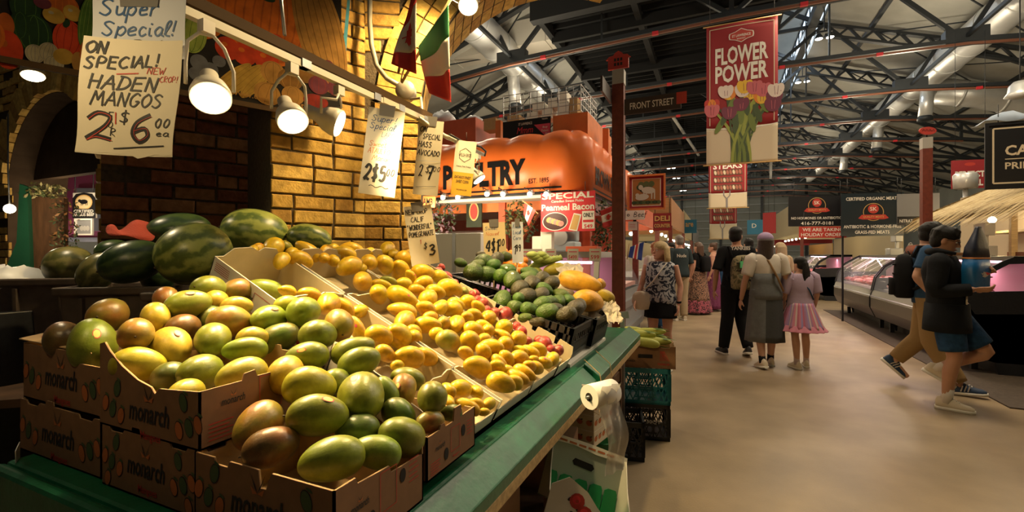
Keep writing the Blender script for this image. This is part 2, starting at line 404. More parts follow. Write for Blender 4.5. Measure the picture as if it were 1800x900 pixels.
# long purlins joining the trusses
b = MB()
for x in (-12, -9.5, -7, -4.6, 5.3, 7.8, 10.4, 13): b.beam((x, Y0 + 1, roofz(x) - .06), (x, Y1 - 1, roofz(x) - .06), .12, .14, m_truss)
for x in (-5.8, 6.4): b.beam((x, Y0 + 1, 7.5), (x, Y1 - 1, 7.5), .08, .1, m_truss)
struct(b, 'ceiling_beam')
b = MB()
for k in range(len(YT) - 1):     # wind bracing rods in the roof planes
    for xa, xb in ((-10, -5), (5.5, 10.5)):
        for s_ in (0, 1):
            p, q = ((xa, xb) if s_ else (xb, xa)); b.beam((p, YT[k], roofz(p) - .3), (q, YT[k + 1], roofz(q) - .3), .035, .035, m_truss)
struct(b, 'ceiling_beam_bracing')
# the dark slatted mezzanine hung in the roof
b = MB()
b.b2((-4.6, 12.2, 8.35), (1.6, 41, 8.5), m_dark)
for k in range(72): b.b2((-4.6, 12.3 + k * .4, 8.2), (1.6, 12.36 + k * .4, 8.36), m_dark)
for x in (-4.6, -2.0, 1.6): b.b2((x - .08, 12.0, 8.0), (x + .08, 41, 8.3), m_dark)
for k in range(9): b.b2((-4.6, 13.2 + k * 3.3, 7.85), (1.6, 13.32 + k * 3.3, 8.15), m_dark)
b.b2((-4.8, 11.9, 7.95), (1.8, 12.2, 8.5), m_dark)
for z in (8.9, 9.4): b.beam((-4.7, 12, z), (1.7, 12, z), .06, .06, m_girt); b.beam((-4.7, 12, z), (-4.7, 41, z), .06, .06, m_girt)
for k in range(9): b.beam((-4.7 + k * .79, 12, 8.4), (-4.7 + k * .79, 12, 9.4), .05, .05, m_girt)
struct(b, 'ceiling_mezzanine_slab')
m_rail = mat('bright steel rail', (.75, .77, .78), .3, .3)
b = MB(); b.beam((2.6, 27, 7.9), (3.6, 38, 6.9), .16, .1, m_rail); b.beam((-1.9, 22, 7.8), (-1.0, 30, 7.4), .12, .08, m_rail); struct(b, 'ceiling_beam_brace')
# ducts
def duct(x, z, y0, y1, rad, label):
    t = thing('air_duct', label, 'duct', (x, y0, z))
    b = MB(); n = int((y1 - y0) / 1.5)
    pts = []; rr = []
    for k in range(n + 1):
        y = y0 + (y1 - y0) * k / n; pts.append((x, y, z)); rr.append(rad)
    b.tube(pts, rr, m_duct, 28); b.build('pipe', t)
    for k in range(1, n):
        y = y0 + (y1 - y0) * k / n
        if y > 45: break
        s = MB(); s.tube([(x, y - .04, z), (x, y + .04, z)], rad * 1.035, m_duct, 28); s.build('flange', t)
    for y in ((23.2, 29.2, 36) if x > 0 else (15.2, 25)):
        s = MB(); s.tube([(x + (.1 if x > 0 else -.1), y, z - rad * .6), (x, y, z - 1.5)], .22, m_duct, 18); s.lathe([(.22, -1.5), (.25, -1.54), (.25, -1.66), (.1, -1.66)], m_truss, 18, M.Translation(V((x, y, z)))); s.build('outlet', t)
duct(7.55, 8.35, -6, 50, .5, 'round silver ventilation duct running the length of the roof on the right')
duct(-6.7, 8.35, 6, 50, .52, 'round silver ventilation duct in the roof above the orange poultry stall')
t = thing('air_duct', 'large pale cross duct bending down beyond the red post on the right', 'duct', (9, 24, 7.6))
b = MB(); b.tube([(8.15, 24.2, 8.1), (9.5, 24.2, 7.75), (11, 24.2, 7.2), (14.2, 24.2, 5.9)], .5, m_duct, 24); b.build('pipe', t)
for x, z in ((9.0, 7.88), (10.3, 7.46)): s = MB(); s.tube([(x - .04, 24.2, z + .01), (x + .04, 24.2, z - .01)], .53, m_duct, 24); s.build('flange', t)
m_cream = mat('cream sheet duct', (.62, .58, .5), .5)
t = thing('air_duct', 'boxy cream duct spanning the roof behind the mesh cage of white cartons', 'duct', (-6, 14.5, 8.6))
b = MB(); b.box((-7.0, 14.6, 8.9), (5.6, .8, .85), m_cream); b.build('trunk', t)
for x in (-8.8, -6.9, -5.2): s = MB(); s.box((x, 14.6, 8.9), (.06, .86, .91), m_cream); s.build('flange', t)
# hall floodlights in pairs below the lantern
for i, (y, lab) in enumerate(((15.5, 'nearest'), (19.6, 'second'), (24.2, 'third'), (32, 'farthest'))):
    for sx, where in ((3.55, 'on the right of the flower banner'), (-2.9, 'left of the flower banner')):
        if sx < 0 and i == 0: continue
        yy = y if sx > 0 else y + 14
        t = thing('floodlight', '%s pair of bright floodlights under the roof lantern %s' % (lab, where), 'light', (sx, yy, 9.2 if sx > 0 else 7.4), 'floodlights in the roof')
        z = t.location.z
        b = MB(); b.box((sx, yy, z + .22), (.5, .08, .06), m_truss); b.beam((sx, yy, z + .2), (sx, yy, z + 1.0), .03, .03, m_truss); b.build('bracket', t)
        for dx in (-.17, .17):
            s = MB(); s.lathe([(.06, .16), (.15, .0), (.15, -.02), (.13, -.02)], m_truss, 14, M.Translation(V((sx + dx, yy, z)))); hd = s.build('housing', t)
            s = MB(); s.sph((sx + dx, yy, z - .0), (.13, .13, .06), m_flood, 12, 6); s.build('bulb', hd)
# ================================================================== the old brick gateway
d1 = (RIGHT * .766 + FWD * .643).normalized()
d2 = (RIGHT * .985 + FWD * .17).normalized()
def RF(r, f, z=0): return V((0, 0, z)) + RIGHT * r + FWD * f
PC = RF(-.874, 2.69)
frA = Fr(PC, d1, UP); frB = Fr(PC, d2, UP)          # left face (u <= 0) and face to the aisle (u >= 0)
def brickmats(pre, cols, bump):
    return [mat('%s brick %d' % (pre, i), c, .85, var=.28, scale=22, bump=bump, bscale=45, spec=.25) for i, c in enumerate(cols)]
bm_buff = brickmats('buff', ((.48, .30, .07), (.42, .25, .055), (.53, .34, .09), (.36, .20, .045)), .6)
bm_red = brickmats('old red', ((.26, .09, .04), (.32, .12, .05), (.20, .07, .035), (.38, .18, .08)), 1.0)
m_mortar = mat('mortar', (.085, .06, .033), .95, var=.3, scale=40, bump=.8, bscale=80)
def bricks(mb, fr, u0, u1, z0, z1, mats, row=.078, bl=.215, gap=.012, dep=.05, keep=None, seed=1, jit=.004):
    r = random.Random(seed); j = 0; z = z0
    while z < z1 - .01:
        u = u0 - (bl * .5 if j % 2 else 0)
        hh = min(row, z1 - z)
        while u < u1 - .005:
            l = bl if r.random() > .25 else bl * .52
            a, b_ = max(u, u0), min(u + l - gap, u1)
            u += l
            if b_ - a < .02: continue
            if keep and not keep((a + b_) / 2, z + hh / 2): continue
            q = r.uniform(-jit, jit); m_ = r.choice(mats); c_ = .004
            lo, hi = z + gap / 2, z + hh - gap / 2
            o_ = [(a, lo), (b_, lo), (b_, hi), (a, hi)]; i_ = [(a + c_, lo + c_), (b_ - c_, lo + c_), (b_ - c_, hi - c_), (a + c_, hi - c_)]
            jj = [(r.uniform(-.002, .002), r.uniform(-.002, .002)) for _ in range(4)]
            vs = [fr(x, y, 0) for x, y in o_] + [fr(x + k[0], y + k[1], q + .008) for (x, y), k in zip(o_, jj)] + [fr(x + k[0], y + k[1], q + .013) for (x, y), k in zip(i_, jj)]
            mb.add(vs, [(8, 9, 10, 11)] + [(k, (k + 1) % 4, 4 + (k + 1) % 4, 4 + k) for k in range(4)] + [(4 + k, 4 + (k + 1) % 4, 8 + (k + 1) % 4, 8 + k) for k in range(4)], m_)
        z += row; j += 1
ARC, ARZ, ARR = 1.475, 2.2, 1.15
def outside_arch(ring):
    def k(u, z):
        if z < ARZ: return u < .33
        return math.hypot(u - ARC, z - ARZ) > ARR + ring and u < ARC
    return k
b = MB()
bricks(b, frA, -.5, 0, 0, 4.2, bm_buff, seed=4)
bricks(b, frB, 0, .33, 0, ARZ, bm_buff, seed=5)
bricks(b, frB, 0, 1.5, ARZ, 4.2, bm_buff, seed=6, keep=outside_arch(.30))
for ring in range(2):
    for k in range(24):           # two rings of voussoirs
        a0 = math.pi - k * math.pi / 2 / 22 + .0; a1 = a0 - math.pi / 2 / 22 + .006
        r0 = ARR + .004 + ring * .135; r1 = r0 + .125
        q = [(r0, a0), (r1, a0), (r1, a1), (r0, a1)]
        pts = [(ARC + r_ * math.cos(a_), ARZ + r_ * math.sin(a_)) for r_, a_ in q]
        b.prism(pts, .014 + .004 * ((k * 7 + ring) % 3), frB, bm_buff[(k * 5 + ring * 3) % 4])
# solid core behind the faces
core = [(0, 0), (.33, 0), (.33, ARZ)] + [(ARC + ARR * math.cos(a), ARZ + ARR * math.sin(a)) for a in [math.pi - .08 * k for k in range(1, 21)]] + [(1.5, 4.2), (0, 4.2)]
b.prism(core, -.55, frB, m_mortar)
b.add([frA(-.5, 0, 0), frA(0, 0, 0), frA(0, 0, -.6), frA(-.5, 0, -.6), frA(-.5, 4.2, 0), frA(0, 4.2, 0), frA(0, 4.2, -.6), frA(-.5, 4.2, -.6)],
      [(0, 1, 5, 4), (1, 2, 6, 5), (2, 3, 7, 6), (3, 0, 4, 7), (4, 5, 6, 7), (0, 3, 2, 1)], m_mortar)
for k in range(20):   # soffit bricks of the arch
    a0 = math.pi - k * math.pi / 2 / 18
    for dd in range(3):
        q = []
        for a_ in (a0, a0 - math.pi / 2 / 18 + .008):
            for h_ in (-dd * .18, -dd * .18 - .17): q.append(frB(ARC + (ARR - .01) * math.cos(a_), ARZ + (ARR - .01) * math.sin(a_), h_))
        b.add(q, [(0, 1, 3, 2)], bm_buff[(k + dd) % 4])
struct(b, 'wall_brick_pier', 0, False)
# recessed dark red brick wall left of the pier
frW = Fr(RF(-1.563, 3.05), d1, UP)
b = MB(); bricks(b, frW, -.885, .5, 0, 3.6, bm_red, seed=9, jit=.014, row=.082)
b.add([frW(-.885, 0, 0), frW(.5, 0, 0), frW(.5, 3.6, 0), frW(-.885, 3.6, 0), frW(-.885, 0, -.5), frW(.3, 0, -.5), frW(.3, 3.6, -.5), frW(-.885, 3.6, -.5)],
      [(0, 1, 2, 3), (4, 7, 6, 5), (0, 3, 7, 4), (1, 5, 6, 2), (3, 2, 6, 7)], m_mortar)
frWe = Fr(frW(-.885, 0, -.5), frW(0, 0, .0) - frW(0, 0, -.5), UP)
bricks(b, frWe, 0, .5, 0, 3.6, bm_buff, seed=12, jit=.02, row=.085, bl=.2)
struct(b, 'wall_red_brick', 0, False)
# brick archway further left with its dark panel
frX = Fr((-6.15, 2.3, 0), (1, 0, 0), UP)
b = MB()
bricks(b, frX, -2.6, 2.3, 0, 3.9, bm_buff, seed=21, jit=.02, row=.085, keep=lambda u, z: not (abs(u) < .98 and z < 2.25) and not (z >= 2.25 and math.hypot(u, z - 2.05) < 1.26))
prof = [(-2.6, 0), (-.98, 0), (-.98, 2.05)] + [(.98 * math.cos(a), 2.05 + .98 * math.sin(a)) for a in [math.pi - math.pi * k / 20 for k in range(21)]] + [(.98, 0), (2.3, 0), (2.3, 3.9), (-2.6, 3.9)]
m_tymp = mat('dark brown panel', (.05, .032, .018), .9, var=.2, spec=.1); b.prism(prof, -.5, frX, m_tymp)
for k in range(26):
    a0 = math.pi - k * math.pi / 26; a1 = a0 - math.pi / 26 + .012
    b.prism([(r_ * math.cos(a_), 2.05 + r_ * math.sin(a_)) for r_, a_ in ((.985, a0), (1.25, a0), (1.25, a1), (.985, a1))], .03 + .015 * (k % 3), frX, bm_buff[k % 4])
struct(b, 'wall_brick_archway', 0, False)
b = MB(); b.prism([(-.97, 2.24)] + [(.97 * math.cos(a), 2.25 + .75 * math.sin(a)) for a in [math.pi - math.pi * k / 16 for k in range(17)]] + [(.97, 2.24)], -.08, lambda u, v, h=0: frX(u, v, h - .2), m_tymp); struct(b, 'wall_arch_panel')
# ================================================================== the fruit stand
m_green = mat('green painted board', (.004, .10, .043), .36, var=.25, scale=14, bump=.1)
m_wood = mat('bare pine', (.42, .29, .13), .65, var=.25, scale=6, stretch=(1, 12, 12))
m_dwood = mat('dark crate wood', (.13, .065, .03), .8, var=.35, scale=10)
m_kraft = mat('kraft card', (.21, .105, .048), .85, var=.08, scale=30)
m_kraft2 = mat('kraft card inside', (.42, .27, .12), .85, var=.06, scale=30)
m_white = mat('white card', (.72, .68, .58), .7)
m_tray = mat('tray card inside', (.66, .55, .33), .75, var=.06, scale=20)
m_ink = mat('black ink', (.012, .011, .012), .6)
m_rink = mat('red ink', (.42, .03, .02), .6)
m_bink = mat('blue ink', (.02, .08, .22), .5)
m_orng = mat('printed orange', (.42, .12, .03), .7)
m_pgrn = mat('printed green', (.05, .085, .03), .7)
m_hole = mat('shadowed hole', (.01, .007, .005), .9)
m_steel = mat('steel bar', (.42, .43, .43), .35, .8)
TZ = .87
t = thing('market_stand', 'long green fruit stand carrying the mango boxes and trays', 'stand', (-1.1, .55, 0))
b = MB(); b.b2((-1.66, .53, TZ - .03), (-.572, 3.3, TZ), m_green); b.build('table_top', t, bevel=.01)
for (ya, yb, dz, dx) in ((.53, 2.08, 0, 0), (2.1, 3.32, .012, .012)):
    b = MB(); p = [(-.572, TZ + dz), (-.505 + dx, TZ - .055 + dz), (-.505 + dx, TZ - .09 + dz), (-.535, TZ - .09 + dz), (-.572, TZ - .03 + dz)]
    b.prism(p, yb - ya, lambda u, v, h=0: V((u, ya + h, v)), m_green); b.build('edge_board', t, bevel=.004)
    b = MB(); b.b2((-.55 + dx, ya, TZ - .125 + dz), (-.505 + dx, yb, TZ - .088 + dz), m_wood); b.build('rail', t, bevel=.003)
b = MB(); b.b2((-1.66, .50, .30), (-.572, .53, TZ), m_green); b.build('end_panel', t, bevel=.012)
for y in (.6, 1.9, 3.05):
    for x in (-1.6, -.66):
        b = MB(); b.b2((x - .03, y - .03, 0), (x + .03, y + .03, TZ - .03), m_dwood); b.build('leg', t)
b = MB(); b.b2((-1.6, .6, .26), (-.68, 3.25, .29), m_dwood); b.build('lower_shelf', t)
t = thing('price_card', 'blank pale card tucked under the left corner of the green stand', 'card', W(32, 815, 1.17))
b = MB(); fr = face_fr(W(32, 815, 1.17), -.5); b.prism([(-.02, -.06), (.012, -.06), (.022, .04), (-.02, .05)], .002, fr, m_white); b.build('card', t)

def print_monarch(mb, fr, cx, cy, w, side=False, top=.135):
    """the butterfly wordmark with mangoes either side"""
    h = w * .125
    put(mb, 'monarch', cx, cy, h, m_ink, fr, w * .40, .018, shear=.2)
    for sg in (-1, 1):
        mb.flat([(cx, cy + h * .6), (cx + sg * w * .055, cy + h * 1.35), (cx + sg * w * .02, cy + h * .75)], fr, m_ink, .0013)
        mb.flat([(cx, cy + h * .55), (cx + sg * w * .05, cy + h * .8), (cx + sg * w * .035, cy + h * .5)], fr, m_orng, .0013)
    if side: return
    put(mb, 'Mangoes', cx + w * .02, cy - h * 1.15, h * .5, m_rink, fr, w * .2, .01)
    for sg in (-1, 1):
        for k, (dx, dy, q) in enumerate(((.33, .11, 0), (.42, .14, 1), (.29, -.06, 1), (.38, -.03, 0), (.46, 0, 1), (.34, -.19, 0), (.43, -.15, 1), (.48, -.2, 0), (.3, .2, 1), (.47, .22, 0))):
            x, y = cx + sg * dx * w, cy + dy * w * .95
            if y + .062 * w > top or y < .05 * w or abs(sg * dx) > .465: continue
            mb.disc(x, y, w * .038, w * .056, fr, m_ink, .0008, 14, .3 * sg)
            mb.disc(x, y, w * .033, w * .05, fr, m_orng if q else m_pgrn, .0011, 14, .3 * sg)
            mb.disc(x + .02 * w, y + .056 * w, w * .024, w * .008, fr, m_pgrn, .0012, 10, -.4)
def side_print(mb, fr, w, h):
    print_monarch(mb, fr, w * .24, h * .62, w * .45, True)
    mb.disc(w * .36, h * .34, .009, .014, fr, m_hole, .0012); mb.disc(w * .72, h * .62, .009, .014, fr, m_hole, .0012)
    for a, c in (((.45, .3), (.45, .85)), ((.45, .85), (.64, .85)), ((.64, .85), (.64, .3)), ((.64, .3), (.45, .3))):
        mb.ribbon([(a[0] * w, a[1] * h), (c[0] * w, c[1] * h)], .0016, fr, m_rink)
    put(mb, 'Mangoes', w * .56, h * .16, h * .07, m_rink, fr, w * .14)
    for k in range(5):
        mb.ribbon([(w * .80, h * (.45 + .08 * k)), (w * (.93 - .02 * (k % 2)), h * (.45 + .08 * k))], .002, fr, m_rink)
        mb.ribbon([(w * .06, h * (.1 + .06 * k)), (w * (.24 - .03 * (k % 2)), h * (.1 + .06 * k))], .002, fr, m_rink)
def carton(name, label, o, x, y, z, size, mo, mi, profs=None, group=None, prints=None, th=.004, cat='box'):
    """open fruit carton: o lower near-left corner, axes x (along the front), y (going back), z up; profs: rim outline per side"""
    x, y, z = V(x).normalized(), V(y).normalized(), V(z).normalized(); sx, sy, sz = size
    o = V(o); t = thing(name, label, cat, o + x * sx / 2 + y * sy / 2, group)
    b = MB(); b.box(o + x * sx / 2 + y * sy / 2 + z * th / 2, (sx, sy, th), mi, M((x, y, z)).transposed()); b.build('bottom', t)
    defs = {'front': (o, x, sx), 'right': (o + x * sx, y, sy), 'back': (o + x * sx + y * sy, -x, sx), 'left': (o + y * sy, -y, sy)}
    for k, (p, ax, L) in defs.items():
        n = ax.cross(z)
        fr = (lambda p, ax, n: (lambda u, v, h=0: p + ax * u + z * v + n * h))(p, ax, n)
        pr = (profs or {}).get(k)
        if pr is None:
            # flat rim with two little tabs
            pr = [(0, sz), (L * .08, sz), (L * .1, sz * .93), (L * .24, sz * .93), (L * .26, sz), (L * .34, sz), (L * .35, sz + .012), (L * .43, sz + .012), (L * .44, sz), (L * .74, sz), (L * .76, sz * .93), (L * .9, sz * .93), (L * .92, sz), (L, sz)]
        if pr == 'none': continue
        poly = [(0, 0), (L, 0)] + pr[::-1]
        b = MB(); b.prism(poly, -th / 2, fr, mo); b.prism(poly, -th / 2, lambda u, v, h=0: fr(u, v, h - th / 2), mi)
        q = b.build('side_panel', t)
        if prints and k in prints:
            g = MB(); prints[k](g, fr, L, sz); g.build('printed_design', q, fix=False)
    return t
Yv = V((0, 1, 0)); Xv = V((1, 0, 0))
# cartons on the near edge: two stacks of two, then one in front on the right, one beside it
H = .137
fp = lambda g, fr, w, h: print_monarch(g, fr, w * .5, h * .5, w)
sp = side_print
yF = .57
MG = 'printed mango cartons'
carton('fruit_carton', 'printed mango carton at far left of the stand, lower of its stack', (-1.725, yF + .01, TZ), Xv, Yv, UP, (.405, .29, H), m_kraft, m_kraft2, None, MG, {'front': fp})
carton('fruit_carton', 'printed mango carton at far left, topmost with a folded printed flap', (-1.735, yF + .02, TZ + H), Xv, Yv, UP, (.405, .29, H + .01), m_kraft, m_kraft2, {'front': [(0, .147), (.24, .147), (.25, .12), (.405, .12)], 'left': [(0, .15), (.29, .15)], 'right': [(0, .1), (.29, .1)], 'back': [(0, .16), (.1, .16), (.11, .18), (.2, .18), (.21, .16), (.405, .16)]}, MG, {'front': fp})
carton('fruit_carton', 'printed mango carton under the cut-away one, left of the front carton', (-1.292, yF, TZ), Xv, Yv, UP, (.345, .29, H), m_kraft, m_kraft2, None, MG, {'front': fp})
cut = [(0, .185), (.02, .19), (.04, .172), (.09, .142), (.15, .118), (.20, .108), (.215, .095), (.23, .108), (.365, .118)]
carton('fruit_carton', 'printed mango carton whose front wall is torn into a sloping curve', (-1.302, yF, TZ + H), Xv, Yv, UP, (.365, .29, H), m_kraft, m_kraft2,
       {'front': cut, 'left': [(0, .13), (.24, .13), (.29, .185)], 'right': [(0, .118), (.09, .118), (.095, .132), (.12, .135), (.125, .12), (.29, .12)]}, MG, {'front': lambda g, fr, w, h: print_monarch(g, fr, w * .53, h * .38, w, False, .115), 'right': sp})
carton('fruit_carton', 'printed mango carton nearest the camera, at the front right corner', (-.944, yF - .005, TZ), Xv, Yv, UP, (.368, .25, H), m_kraft, m_kraft2,
       {'front': [(0, .137), (.06, .137), (.065, .125), (.1, .125), (.105, .137), (.185, .137), (.19, .105), (.205, .105), (.21, .12), (.22, .137), (.368, .137)], 'right': [(0, .137), (.05, .137), (.055, .125), (.14, .12), (.145, .105), (.25, .10)]}, MG, {'front': fp, 'right': sp})
carton('fruit_carton', 'plain brown carton with red lines on the aisle edge, beside the front carton', (-.945, .828, TZ + .03), Xv, Yv, UP, (.37, .215, .10), m_kraft, m_kraft2,
       {'right': [(0, .098), (.05, .098), (.055, .108), (.07, .108), (.075, .098), (.11, .098), (.115, .128), (.145, .128), (.15, .10), (.215, .102)]}, MG, {'right': sp})
# loose printed flap on the far left carton
frf = Fr((-1.735, .595, TZ + 2 * H + .022), (1, .1, -.04), (0, 1, .1))
t = thing('carton_flap', 'folded printed flap with orange mangoes on the far left carton', 'card flap', frf(0, 0))
b = MB(); b.prism([(-.01, -.01), (.32, -.025), (.25, .03), (.19, .09), (.10, .14), (-.02, .15)], .003, frf, m_kraft2)
for x, y, q in ((.03, .09, 1), (.09, .07, 0), (.15, .04, 1), (.05, .03, 1), (.11, .10, 1), (.2, .01, 0)): b.disc(x, y, .028, .017, frf, m_orng if q else m_pgrn, .0042, 14, .1); 
b.build('flap', t)

# ------------------------------------------------------------------ sloping display trays: four in each column, stepping down to the aisle
SL = math.atan(.464); SX = V((math.cos(SL), 0, -math.sin(SL))); SZ = V((math.sin(SL), 0, math.cos(SL)))
def zs(x): return .92 + (-.62 - x) * .464
def tray_print(g, fr, w, h):
    put(g, 'Dos Bonitos', w * .55, h * .58, h * .26, m_pgrn, fr, w * .34, .02, shear=.2)
    put(g, 'Mangoes', w * .5, h * .2, h * .11, m_rink, fr, w * .22, .02)
    for k in range(5): g.ribbon([(w * .06, h * (.62 + .06 * k)), (w * .3, h * (.62 + .06 * k))], .002, fr, m_rink)
    for k in range(4): g.ribbon([(w * .1, h * (.15 + .07 * k)), (w * .32, h * (.15 + .07 * k))], .002, fr, m_rink)
    g.disc(w * .52, h * .4, .010, .012, fr, m_rink, .001)
    for a, c in (((.72, .2), (.72, .8)), ((.72, .8), (.96, .8)), ((.96, .8), (.96, .2)), ((.96, .2), (.72, .2))): g.ribbon([(a[0] * w, a[1] * h), (c[0] * w, c[1] * h)], .002, fr, m_rink)
def tray(x0, y0, sx, sy, label, hgt=.11, profs=None, prints=None, group='white mango trays', drop=.075, mo=None, tb=.0):
    o = V((x0, y0, zs(x0) - drop))
    pr = {'front': [(0, hgt), (sx, hgt)], 'back': [(0, hgt), (sx, hgt)],
          'left': [(0, hgt), (.03, hgt + .005), (.05, hgt + tb), (.1, hgt + tb + .005), (.12, hgt + tb - .01), (.15, hgt + tb + .005), (sy - .06, hgt + tb), (sy - .03, hgt), (sy, hgt)],
          'right': [(0, hgt - .035), (sy, hgt - .035)]}
    pr.update(profs or {})
    return carton('fruit_tray', label, o, SX, Yv, SZ, (sx, sy, hgt), mo or m_white, m_tray, pr, group, prints)
def rim(profile, hgt, sx): return profile
xs = [-1.585, -1.285, -1.045, -.815]; wl = [.32, .255, .245, .235]
rows = ((.985, .275, 'near column'), (1.275, .285, 'second column'), (1.57, .285, 'third column'))
pos = ('topmost', 'second down', 'third down', 'lowest')
for j, (y0, sy, cn) in enumerate(rows):
    for i in range(4):
        pf = {}
        if i == 0: pf['left'] = None
        tray(xs[i], y0, wl[i] if i < 3 else .195, sy, 'white mango tray, %s in the %s of trays on the slope' % (pos[i], cn), .11 if i < 3 else .075, None, {'front': tray_print} if (j == 0 and i < 2) else None, drop=.075 if i < 3 else .05, tb=.03 if i == 0 else .012 if j == 0 and i < 2 else -.012)
for i in range(3):
    sx = .34
    tray(-1.56 + .31 * i, 1.862, .325, .172, 'white pomegranate tray, %s beside the avocado crates' % ('topmost', 'middle', 'lowest')[i], .1, {'back': [(0, .09), (.01, .12), (.08, .124), (.085, .09), (.1, .09), (.105, .124), (.2, .124), (.205, .095), (.225, .095), (.23, .124), (sx - .01, .124), (sx, .09)]}, None, 'pomegranate trays')
# ------------------------------------------------------------------ grey tubs and black crates
m_tub = mat('brown grey tub', (.085, .06, .045), .55, var=.2, scale=30)
def tub(label, o, x, y, L, Wd, Hh, group):
    t = thing('plastic_tub', label, 'tub', o, group)
    x, y = V(x).normalized(), V(y).normalized(); b = MB()
    def ring(z, k, e): return [V(o) + x * (a * (L / 2 * k + e)) + y * (c * (Wd / 2 * k + e)) + UP * z for a, c in ((-1, -1), (1, -1), (1, 1), (-1, 1))]
    b.loft([ring(0, .9, 0), ring(Hh - .03, 1, 0), ring(Hh - .03, 1, .016), ring(Hh, 1, .018), ring(Hh, 1, -.004), ring(.012, .9, -.004)], m_tub, True, False, False)
    bo = b.build('body', t, bevel=.006)
    for k in (-.3, 0, .3):
        s = MB(); s.beam(V(o) + x * (L * k) - y * (Wd / 2 * .93) + UP * .03, V(o) + x * (L * k) - y * (Wd / 2 + .004) + UP * (Hh - .04), .03, .012, m_tub, x); s.build('rib', bo)
    return t
TG = 'tubs of watermelons'
DT = (RIGHT * .96 + FWD * .28).normalized(); DN = (FWD * .96 - RIGHT * .28).normalized()
o1 = W(85, 590, 2.0); o2 = W(215, 590, 1.75); o3 = W(395, 590, 1.85)
tub('brown grey tub farthest left, behind the far left mango cartons', V((o1.x, o1.y, TZ + .02)), DT, DN, .50, .36, .41, TG)
tub('brown grey tub of dark watermelons in the middle of the row', V((o2.x, o2.y, TZ + .02)) + DN * .14, DT, DN, .36, .34, .385, TG)
tub('brown grey tub holding the big striped watermelon', V((o3.x, o3.y, TZ + .02)) + DN * .02, DT, DN, .40, .36, .37, TG)
t = thing('trestle_table', 'dark trestle table carrying the watermelon tubs behind the stand', 'table', (-2.1, 1.2, 0))
b = MB(); c_ = RF(-1.70, 1.94); b.box((c_.x, c_.y, TZ), (1.15, .6, .03), m_dwood, M((DT, DN, UP)).transposed()); b.build('table_top', t)
for a in (-.5, .5):
    for c2 in (-.25, .25): q = c_ + DT * a + DN * c2; b = MB(); b.b2((q.x - .03, q.y - .03, 0), (q.x + .03, q.y + .03, TZ - .015), m_dwood); b.build('leg', t)
m_crate = mat('black crate plastic', (.016, .017, .018), .42)
m_teal = mat('teal crate plastic', (.005, .17, .20), .42)
def crate(label, o, x, y, size, m, cells=(6, 2), group=None, mark=None, z=UP, cat='crate', lattice=True):
    """milk crate: o = centre of its bottom"""
    L, D, Hh = size; o = V(o); x = V(x).normalized(); y = V(y).normalized(); z = V(z).normalized()
    t = thing('plastic_crate', label, cat, o, group)
    fb = MB(); fb.box(o + z * .006, (L, D, .012), m, M((x, y, z)).transposed()); fb.build('base', t)
    for (ax, nn, A, B) in ((x, -y, L, D), (y, x, D, L), (-x, y, L, D), (-y, -x, D, L)):
        fr = (lambda p, ax, nn: (lambda u, v, h=0: p + ax * u + z * v + nn * h))(o + nn * (B / 2), ax, nn)
        s = MB(); w2 = A / 2; th = -.012
        P = lambda a, c: s.prism([a, (c[0], a[1]), c, (a[0], c[1])], th, fr, m)
        P((-w2, 0), (w2, .03)); P((-w2, Hh - .035), (w2, Hh)); P((-w2, 0), (-w2 + .022, Hh)); P((w2 - .022, 0), (w2, Hh))
        P((-w2, Hh * .45), (w2, Hh * .45 + .012))
        if lattice:
            n = max(4, int(A / .045)); q = A / n
            for k in range(-1, n + 1):
                for sg in (1, -1):
                    a = (-w2 + k * q, .03); c = (-w2 + (k + 2) * q, Hh - .035)
                    if sg < 0: a, c = (a[0], c[1]), (c[0], a[1])
                    a = (max(-w2, a[0]), a[1]) ; c = (min(w2, c[0]), c[1])
                    d = V((c[0] - a[0], c[1] - a[1], 0)).normalized() * .004; nn2 = (-d.y, d.x)
                    s.prism([(a[0] + nn2[0], a[1] + nn2[1]), (a[0] - nn2[0], a[1] - nn2[1]), (c[0] - nn2[0], c[1] - nn2[1]), (c[0] + nn2[0], c[1] + nn2[1])], -.008, fr, m)
            for k in range(-1, 2, 2): P((k * .05 - .006, .03), (k * .05 + .006, Hh - .03))
            P((-.075, Hh * .18), (.075, Hh * .22)); P((-.075, Hh * .38), (.075, Hh * .44))
        else:
            P((-w2, .02), (w2, Hh * .5))
            for k in range(1, int(A / .04)): P((-w2 + k * .04 - .006, .02), (-w2 + k * .04 + .006, Hh))
        so = s.build('side_panel', t)
        if mark and nn == -y:
            g = MB(); put(g, mark, A * .15, Hh * .5, Hh * .12, m_white, fr, A * .3, .02, .002); g.build('lettering', so, fix=False)
    return t
AV = V((math.cos(R(14)), 0, -math.sin(R(14)))); AZ = V((math.sin(R(14)), 0, math.cos(R(14))))
crate('black lattice crate of avocados, lower one at the aisle edge', (-.87, 2.215, .962), AV, Yv, (.48, .34, .15), m_crate, group='black produce crates', z=AZ, lattice=False)
crate('black lattice crate of avocados, upper one against the slope top', (-1.355, 2.215, 1.083), AV, Yv, (.46, .34, .15), m_crate, group='black produce crates', z=AZ, lattice=False)
crate('black lattice crate of papayas at the far end of the stand', (-.84, 2.575, .955), AV, Yv, (.46, .34, .15), m_crate, group='black produce crates', z=AZ, lattice=False)
crate('black lattice crate of green papayas behind the upper avocados', (-1.33, 2.575, 1.077), AV, Yv, (.46, .34, .15), m_crate, group='black produce crates', z=AZ, lattice=False)
